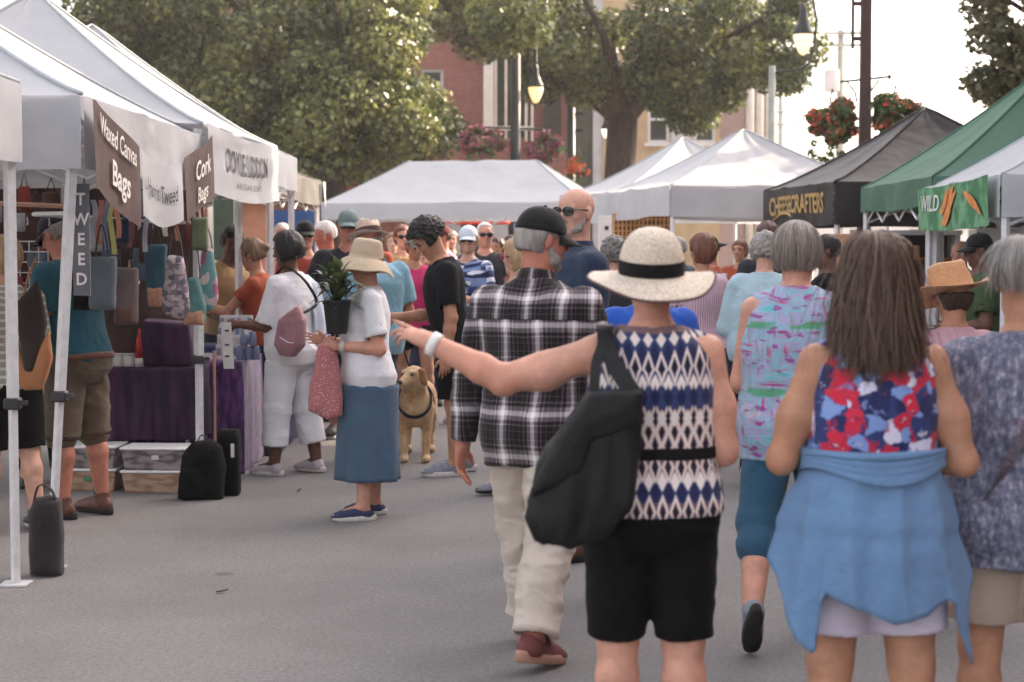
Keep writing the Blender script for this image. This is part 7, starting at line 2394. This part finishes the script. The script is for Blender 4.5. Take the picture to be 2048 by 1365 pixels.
# jewellery display
t = thing('price_strip', 'long white price strip hanging down the purple velvet', 'sign', W(452, 690, 12.12))
MB().grid(lambda u, v: Vector(((u - .5) * .075 + .02 * v, .006 * math.sin(v * 4), .16 - .33 * v)), 3, 10).build('paper', M_LETTER, t)
mk = MB()
for z in (.10, .0, -.08): mk.box((.01, -.014, z), (.03, .004, .012))
mk.build('print', M_INK, t)
t = thing('card_rack', 'white tiered rack of jewellery cards on the purple velvet', 'rack', (-2.04, 12.5, .803))
for i in range(4): MB().box((0, .06 * i, .06 + .07 * i), (.24, .03, .09)).build('tier', M_LEG, t)
for i in range(4):
    for k in range(6):
        MB().box((-.1 + k * .04, .06 * i - .02, .06 + .07 * i), (.028, .004, .05)).build('card', cloth('card_%d' % ((i + k) % 3), (srgb(150, 150, 170), srgb(206, 196, 196), srgb(120, 130, 160))[(i + k) % 3], .05), t)
for i, (px, py) in enumerate(((480, 690), (497, 690), (512, 692), (488, 664), (505, 664))):
    v = W(px, py, 12.45); j = thing('glass_jar', 'blue grey jar among the jars between the velvet table and the white blouse', 'jar', (v.x, v.y, .803 + (.0 if py > 680 else .105)), 0, 'blue grey jars on the velvet table')
    MB().lathe([(.026, 0), (.028, .005), (.028, .075), (.02, .085), (.02, .1)], n=14).build('body', material('blue_grey_glass', varied(srgb(120, 128, 160), .1, 10), .2), j, True)
for lab, x0, x1, y_, z0, z1, c in (('tan board behind the vendor in the lettered tent', 466, 535, 18.0, 1.55, 2.25, srgb(190, 140, 112)), ('blue tarp under the dark grey tent', 535, 632, 22.5, 1.6, 2.12, srgb(56, 88, 136)), ('dull green panel left of the tan board', 430, 470, 17.0, 1.5, 2.1, srgb(80, 96, 84))):
    t = thing('panel', lab, 'panel', ((gx(x0, y_) + gx(x1, y_)) / 2, y_, 0))
    w = gx(x1, y_) - gx(x0, y_)
    MB().box((0, 0, (z0 + z1) / 2), (w, .03, z1 - z0)).build('sheet', cloth('panel_' + lab.split()[0], c, .1), t)
    for sx in (-1, 1): MB().tube([(sx * w / 2, 0.03, 0), (sx * w / 2, 0.03, z1)], .016, 6).build('post', M_ALU, t)

# ---------------------------------------------------------------- right stalls
M_WOODM = material('warm_wood', lambda: mixc(noise(coords('Object', (1, 8, 8)), 4, 3).ss(.3, .7), srgb(120, 74, 46), srgb(170, 112, 70)), .6)
def board(name, label, px0, px1, py0, py1, y_, mat, cat='board', legs=True, rz=0):
    a, b_ = W(px0, py0, y_), W(px1, py1, y_)
    t = thing(name, label, cat, ((a.x + b_.x) / 2, y_, 0), R(rz))
    MB().box((0, 0, (a.z + b_.z) / 2), (b_.x - a.x, .04, a.z - b_.z), bev=.005).build('panel', mat, t)
    if legs:
        for sx in (-1, 1): MB().tube([(sx * (b_.x - a.x) * .45, .035, 0), (sx * (b_.x - a.x) * .45, .035, a.z)], .018, 6).build('leg', M_ALU, t)
    return t, (b_.x - a.x), a.z, b_.z
t, w_, z1_, z0_ = board('notice_board', 'white notice board with black marks left of the gold lattice', 1197, 1223, 432, 500, 22.5, M_LETTER, 'sign')
mk = MB(); mk.box((.02, -.024, z1_ - .16), (.05, .004, .05)); mk.box((0, -.024, z0_ + .11), (.08, .004, .025)); mk.build('print', M_INK, t)
a, b_ = W(1228, 428, 24.5), W(1345, 520, 24.5)
t = thing('lattice_display', 'gold and brown wooden lattice display under the white right tents', 'display', ((a.x + b_.x) / 2, 24.5, 0))
w_ = b_.x - a.x
MB().box((0, .04, (a.z + b_.z) / 2), (w_, .02, a.z - b_.z)).build('back', M_WOODM, t)
lt = MB()
for i in range(15): lt.box((-w_ / 2 + w_ * i / 14, 0, (a.z + b_.z) / 2), (.018, .02, a.z - b_.z))
for i in range(9): lt.box((0, -.012, b_.z + (a.z - b_.z) * i / 8), (w_, .02, .016))
lt.build('lattice', material('gold_wood', varied(srgb(206, 160, 104), .1, 10), .5), t)
for sx in (-1, 1): MB().tube([(sx * w_ / 2, .07, 0), (sx * w_ / 2, .07, a.z)], .02, 6).build('post', M_WOODM, t)
board('display_board', 'tan panel behind the black shirt under the black tent', 1655, 1765, 468, 620, 17.4, cloth('tan_hessian', srgb(196, 152, 122), .08), 'panel')
board('hanging_paper', 'pale hanging paper sheet left of the pale blue shirt', 1428, 1452, 548, 612, 13.4, F_LINEN, 'paper')
a, b_ = W(1785, 466, 18.5), W(1905, 590, 18.5)
t = thing('display_shelf', 'mauve brown display shelf in a white frame under the green tent', 'shelf', ((a.x + b_.x) / 2, 18.5, 0))
w_ = b_.x - a.x
MB().box((0, .2, (a.z + b_.z) / 2 - .3), (w_, .03, a.z - b_.z + .6)).build('back', cloth('mauve_brown', srgb(104, 74, 78), .15), t)
f_ = MB(); f_.box((0, 0, a.z), (w_ + .1, .4, .05))
for sx in (-1, 1): f_.box((sx * w_ / 2, 0, a.z / 2), (.05, .4, a.z - .05))
f_.build('frame', M_LEG, t)
for i in range(3): MB().box((0, .02, a.z - .28 * (i + 1)), (w_ - .06, .34, .025)).build('shelf', M_WOODM, t)
for i in range(9):
    MB().box((-w_ / 2 + .08 + i * (w_ - .1) / 9, 0, a.z - .28 * (1 + i % 3) + .08), (.05, .05, .13), bev=.008).build('packet', cloth('shelf_packet_%d' % (i % 3), (srgb(196, 150, 120), srgb(150, 90, 80), srgb(190, 180, 170))[i % 3], .1), t)
board('standing_panel', 'narrow grey standing panel beside the green banner legs', 1870, 1885, 465, 600, 16.2, cloth('panel_grey', srgb(150, 146, 146), .06), 'panel')
v = board('white_board', 'white board at the right edge behind the black cap vendor', 1952, 2075, 456, 560, 15.2, M_LETTER, 'board')
for lab, x, y_, rz in (('market table with goods under the gold lattice', 2.75, 23.6, 12), ('market table under the black tent', 4.3, 19.6, 6), ('market table under the green tent', 4.9, 16.3, 0)):
    t = cloth_table(lab, x - .7, x + .7, y_ - .35, y_ + .35, .78, cloth('table_' + lab.split()[-1], {'lattice': srgb(196, 190, 190), 'tent': srgb(60, 54, 54)}[lab.split()[-1]], .1), seed=x)
    for k in range(6):
        MB_ = MB().box((0, 0, .06), (.1, .08, .12), bev=.01).build('goods_box', cloth('goods_%d' % (k % 4), (srgb(170, 110, 70), srgb(120, 60, 50), srgb(200, 180, 160), srgb(90, 100, 80))[k % 4], .1), None, False, (x - .5 + k * .2, y_ - .1, .784))
        tag(MB_, 'small goods box standing on the ' + lab, 'box', 'goods boxes on the ' + lab)
# the green banner of the white tent at the right edge
F_GREENB = material('green_banner', lambda: mixc(noise(coords('Object'), 6, 3).ss(.42, .6), srgb(52, 112, 70), srgb(104, 156, 116)), .7)
t = thing('banner', 'green banner with white letters and orange brush strokes on the right tent', 'sign', tuple(R5.location), R(-3.5))
def gb(s, q): return Vector((-1.525 - .07 - .012 * math.sin(s * 5 + q * 6), -s, 1.965 - .02 * (1 - (s / 1.5) ** 2) + q))
MB().grid(lambda u, v: gb(-1.45 + 2.9 * u, .17 - .36 * v), 30, 8).build('cloth', F_GREENB, t, True)
def gbp(s, q): return gb(s, q) + Vector((-.012, 0, 0))
text_on(gbp, [('WILD', .19, -.80, .03, dict(bold=.002, sx=1.5))], 'lettering', M_LETTER, t)
br_ = MB()
for s0, q0, s1, q1, w in ((-.3, -.14, .25, .14, .07), (-.2, -.15, .35, .10, .05), (-.35, -.05, .1, .13, .05), (.62, .09, 1.1, -.06, .035), (.8, .06, 1.25, -.10, .03)):
    n = 8; L = [(s0 + (s1 - s0) * i / n, q0 + (q1 - q0) * i / n, w * math.sin(math.pi * (.1 + .8 * i / n))) for i in range(n + 1)]
    br_.loft([[gbp(a, b_ + c) + Vector((-.003 * len(br_.f) / 8, 0, 0)), gbp(a, b_ - c) + Vector((-.003 * len(br_.f) / 8, 0, 0))] for a, b_, c in L], cap=False, closed=False)
br_.build('brush_mark', material('orange_print', varied(srgb(206, 128, 66), .2, 12), .7), t)
# red canopy far under the long tent
t = thing('red_umbrella', 'orange red market umbrella under the long white tent', 'umbrella', (gx(940, 36), 36.5, 0))
MB().lathe([(1.0, 2.15), (.98, 2.2), (.6, 2.5), (.05, 2.72)], n=8, cap=False).build('canopy', cloth('red_canvas', srgb(206, 60, 40), .1), t)
MB().tube([(0, 0, 0), (0, 0, 2.7)], .02, 8).build('pole', M_ALU, t)

M_DRY = material('dry_leaf', varied(srgb(96, 74, 52), .2, 40), .8)
for i, (px, py) in enumerate(((440, 1192), (596, 986))):
    yl = 1.6 / ((py - 500) / F_PX)
    lf = MB().grid(lambda u, v: Vector(((v - .5) * .055, (u - .5) * .03 * math.sin(math.pi * (.06 + .9 * v)), .004 + .012 * abs(u - .5) + .010 * v * v)), 4, 8).build('dry_leaf', M_DRY, None, True, (gx(px, yl), yl, .001))
    lf.rotation_euler = (0, 0, i * 1.3); tag(lf, 'small dry leaf lying flat on the open asphalt', 'leaf', 'dry leaves on the road')

# ---------------------------------------------------------------- dog
def dog(x, y, heading):
    t = thing('dog', 'yellow Labrador in a navy harness standing between the shoppers', 'dog', (x, y, 0), R(heading))
    F = Fld(V3(-.25, -.8, 0), V3(.25, .48, .82), .008)
    F.add(ell(V3(0, .0, .43), V3(.125, .17, .165))); F.add(ell(V3(0, -.28, .45), V3(.115, .27, .135)), .06); F.add(ell(V3(0, -.52, .46), V3(.115, .15, .14)), .06)
    F.add(ell(V3(0, .10, .40), V3(.095, .09, .13)), .05)
    F.add(cone(V3(0, .08, .50), V3(0, .19, .63), .105, .085), .05)
    HM = rot(R(-34), R(4), 0); hc = V3(0, .22, .665)
    hp = lambda a, b, c: hc + HM @ V3(a, b, c)
    F.add(ell(hc, V3(.078, .088, .074), HM), .03)
    F.add(cone(hp(0, .06, -.012), hp(0, .155, -.036), .046, .035), .025); F.add(cone(hp(0, .05, -.04), hp(0, .14, -.062), .030, .022), .012)
    for sd in (-1, 1):
        F.add(ell(hp(sd * .04, .065, .036), V3(.024, .024, .016), HM), .015)
        s0 = V3(sd * .082, .06, .42)
        F.add(cone(s0, V3(sd * .085, .045, .27), .062, .043), .04); F.add(cone(V3(sd * .085, .045, .27), V3(sd * .082, .07, .16), .041, .032), .02); F.add(cone(V3(sd * .082, .07, .16), V3(sd * .082, .075, .05), .031, .028), .02)
        F.add(ell(V3(sd * .083, .10, .028), V3(.036, .055, .03)), .02)
        F.add(ell(V3(sd * .085, -.52, .40), V3(.06, .11, .14)), .04); F.add(cone(V3(sd * .09, -.47, .32), V3(sd * .09, -.60, .19), .055, .034), .03); F.add(cone(V3(sd * .09, -.60, .19), V3(sd * .09, -.575, .04), .030, .026), .02)
        F.add(ell(V3(sd * .09, -.54, .027), V3(.034, .055, .028)), .02)
    F.add(cone(V3(0, -.62, .52), V3(.03, -.76, .36), .04, .018), .03)
    V, Q = F.mesh(); V = relax(V, Q, 1); V = V + vnormals(V, Q) * (.003 * vnoise(V * np.array([50, 50, 22]), 3))[:, None]
    def coat():
        n = noise(coords('Object', (1, 1, .5)), 60, 3); b_ = noise(coords('Object'), 5, 3)
        return mixc(b_.ss(.35, .7), mixc(n.ss(.3, .7), srgb(160, 122, 80), srgb(196, 158, 114)), srgb(212, 184, 146))
    np_mesh('body', V, Q, material('yellow_fur', coat, .85, lambda: noise(coords('Object', (1, 1, .4)), 90, 3), .004, sheen=.2), t)
    for sd in (-1, 1):
        soft([(ell(hp(sd * .082, -.008, -.016), V3(.014, .038, .066), HM @ rot(0, R(10), R(-sd * 14))), 0), (ell(hp(sd * .066, -.005, .035), V3(.022, .03, .022), HM), .02)], 'ear', material('darker_yellow_fur', varied(srgb(142, 98, 60), .12, 30), .85, lambda: noise(coords('Object'), 90, 3), .003), t, .006, .002)
    soft([(ell(hp(0, .178, -.026), V3(.028, .020, .021), HM), 0)], 'nose', M_EYE, t, .004, 0)
    for sd in (-1, 1): soft([(ell(hp(sd * .040, .076, .020), V3(.014, .013, .012), HM), 0)], 'eye', M_EYE, t, .003, 0)
    m = MB(); N = 30
    def loop(c, M, a, b_, w, th):
        rings = []
        for k in range(N + 1):
            an = 2 * math.pi * k / N; p = c + M @ V3(a * math.cos(an), 0, b_ * math.sin(an)); nrm = M @ V3(math.cos(an), 0, math.sin(an)); ax = M[:, 1]
            rings.append([Vector(p + ax * w / 2), Vector(p + ax * w / 2 + nrm * th), Vector(p - ax * w / 2 + nrm * th), Vector(p - ax * w / 2)])
        m.loft(rings, cap=False)
    loop(V3(0, .115, .475), rot(0, R(-38), 0), .125, .150, .036, .008); loop(V3(0, -.09, .43), rot(0, R(0), 0), .132, .172, .035, .008)
    m.build('harness', F_DKNAVY, t, True)
dog(gx(830, 12.9), 12.95, 180)
le = thing('leash', 'thin black leash running up from the dog harness', 'leash', (gx(836, 13.15), 13.1, .6))
MB().tube([(0, 0, 0), (-.05, .05, .05), (-.10, .05, .2), (-.12, .0, .38), (-.17, -.02, .50)], .007, 6).build('cord', F_BAND, le)

# ------------------------------------------------------------------ thin summer haze
hz = MB().box((5, 45, 8.5), (150, 112, 19.0)).build('haze', None)
hm = bpy.data.materials.new('haze_air'); hm.use_nodes = True
hn = hm.node_tree; hn.nodes.remove(hn.nodes['Principled BSDF'])
pv = hn.nodes.new('ShaderNodeVolumePrincipled'); pv.inputs['Color'].default_value = (0.95, 0.92, 0.90, 1); pv.inputs['Density'].default_value = 0.0008
pv.inputs['Anisotropy'].default_value = 0.3
hn.links.new(pv.outputs[0], hn.nodes['Material Output'].inputs['Volume'])
hz.data.materials.append(hm); tag(hz, kind='stuff')
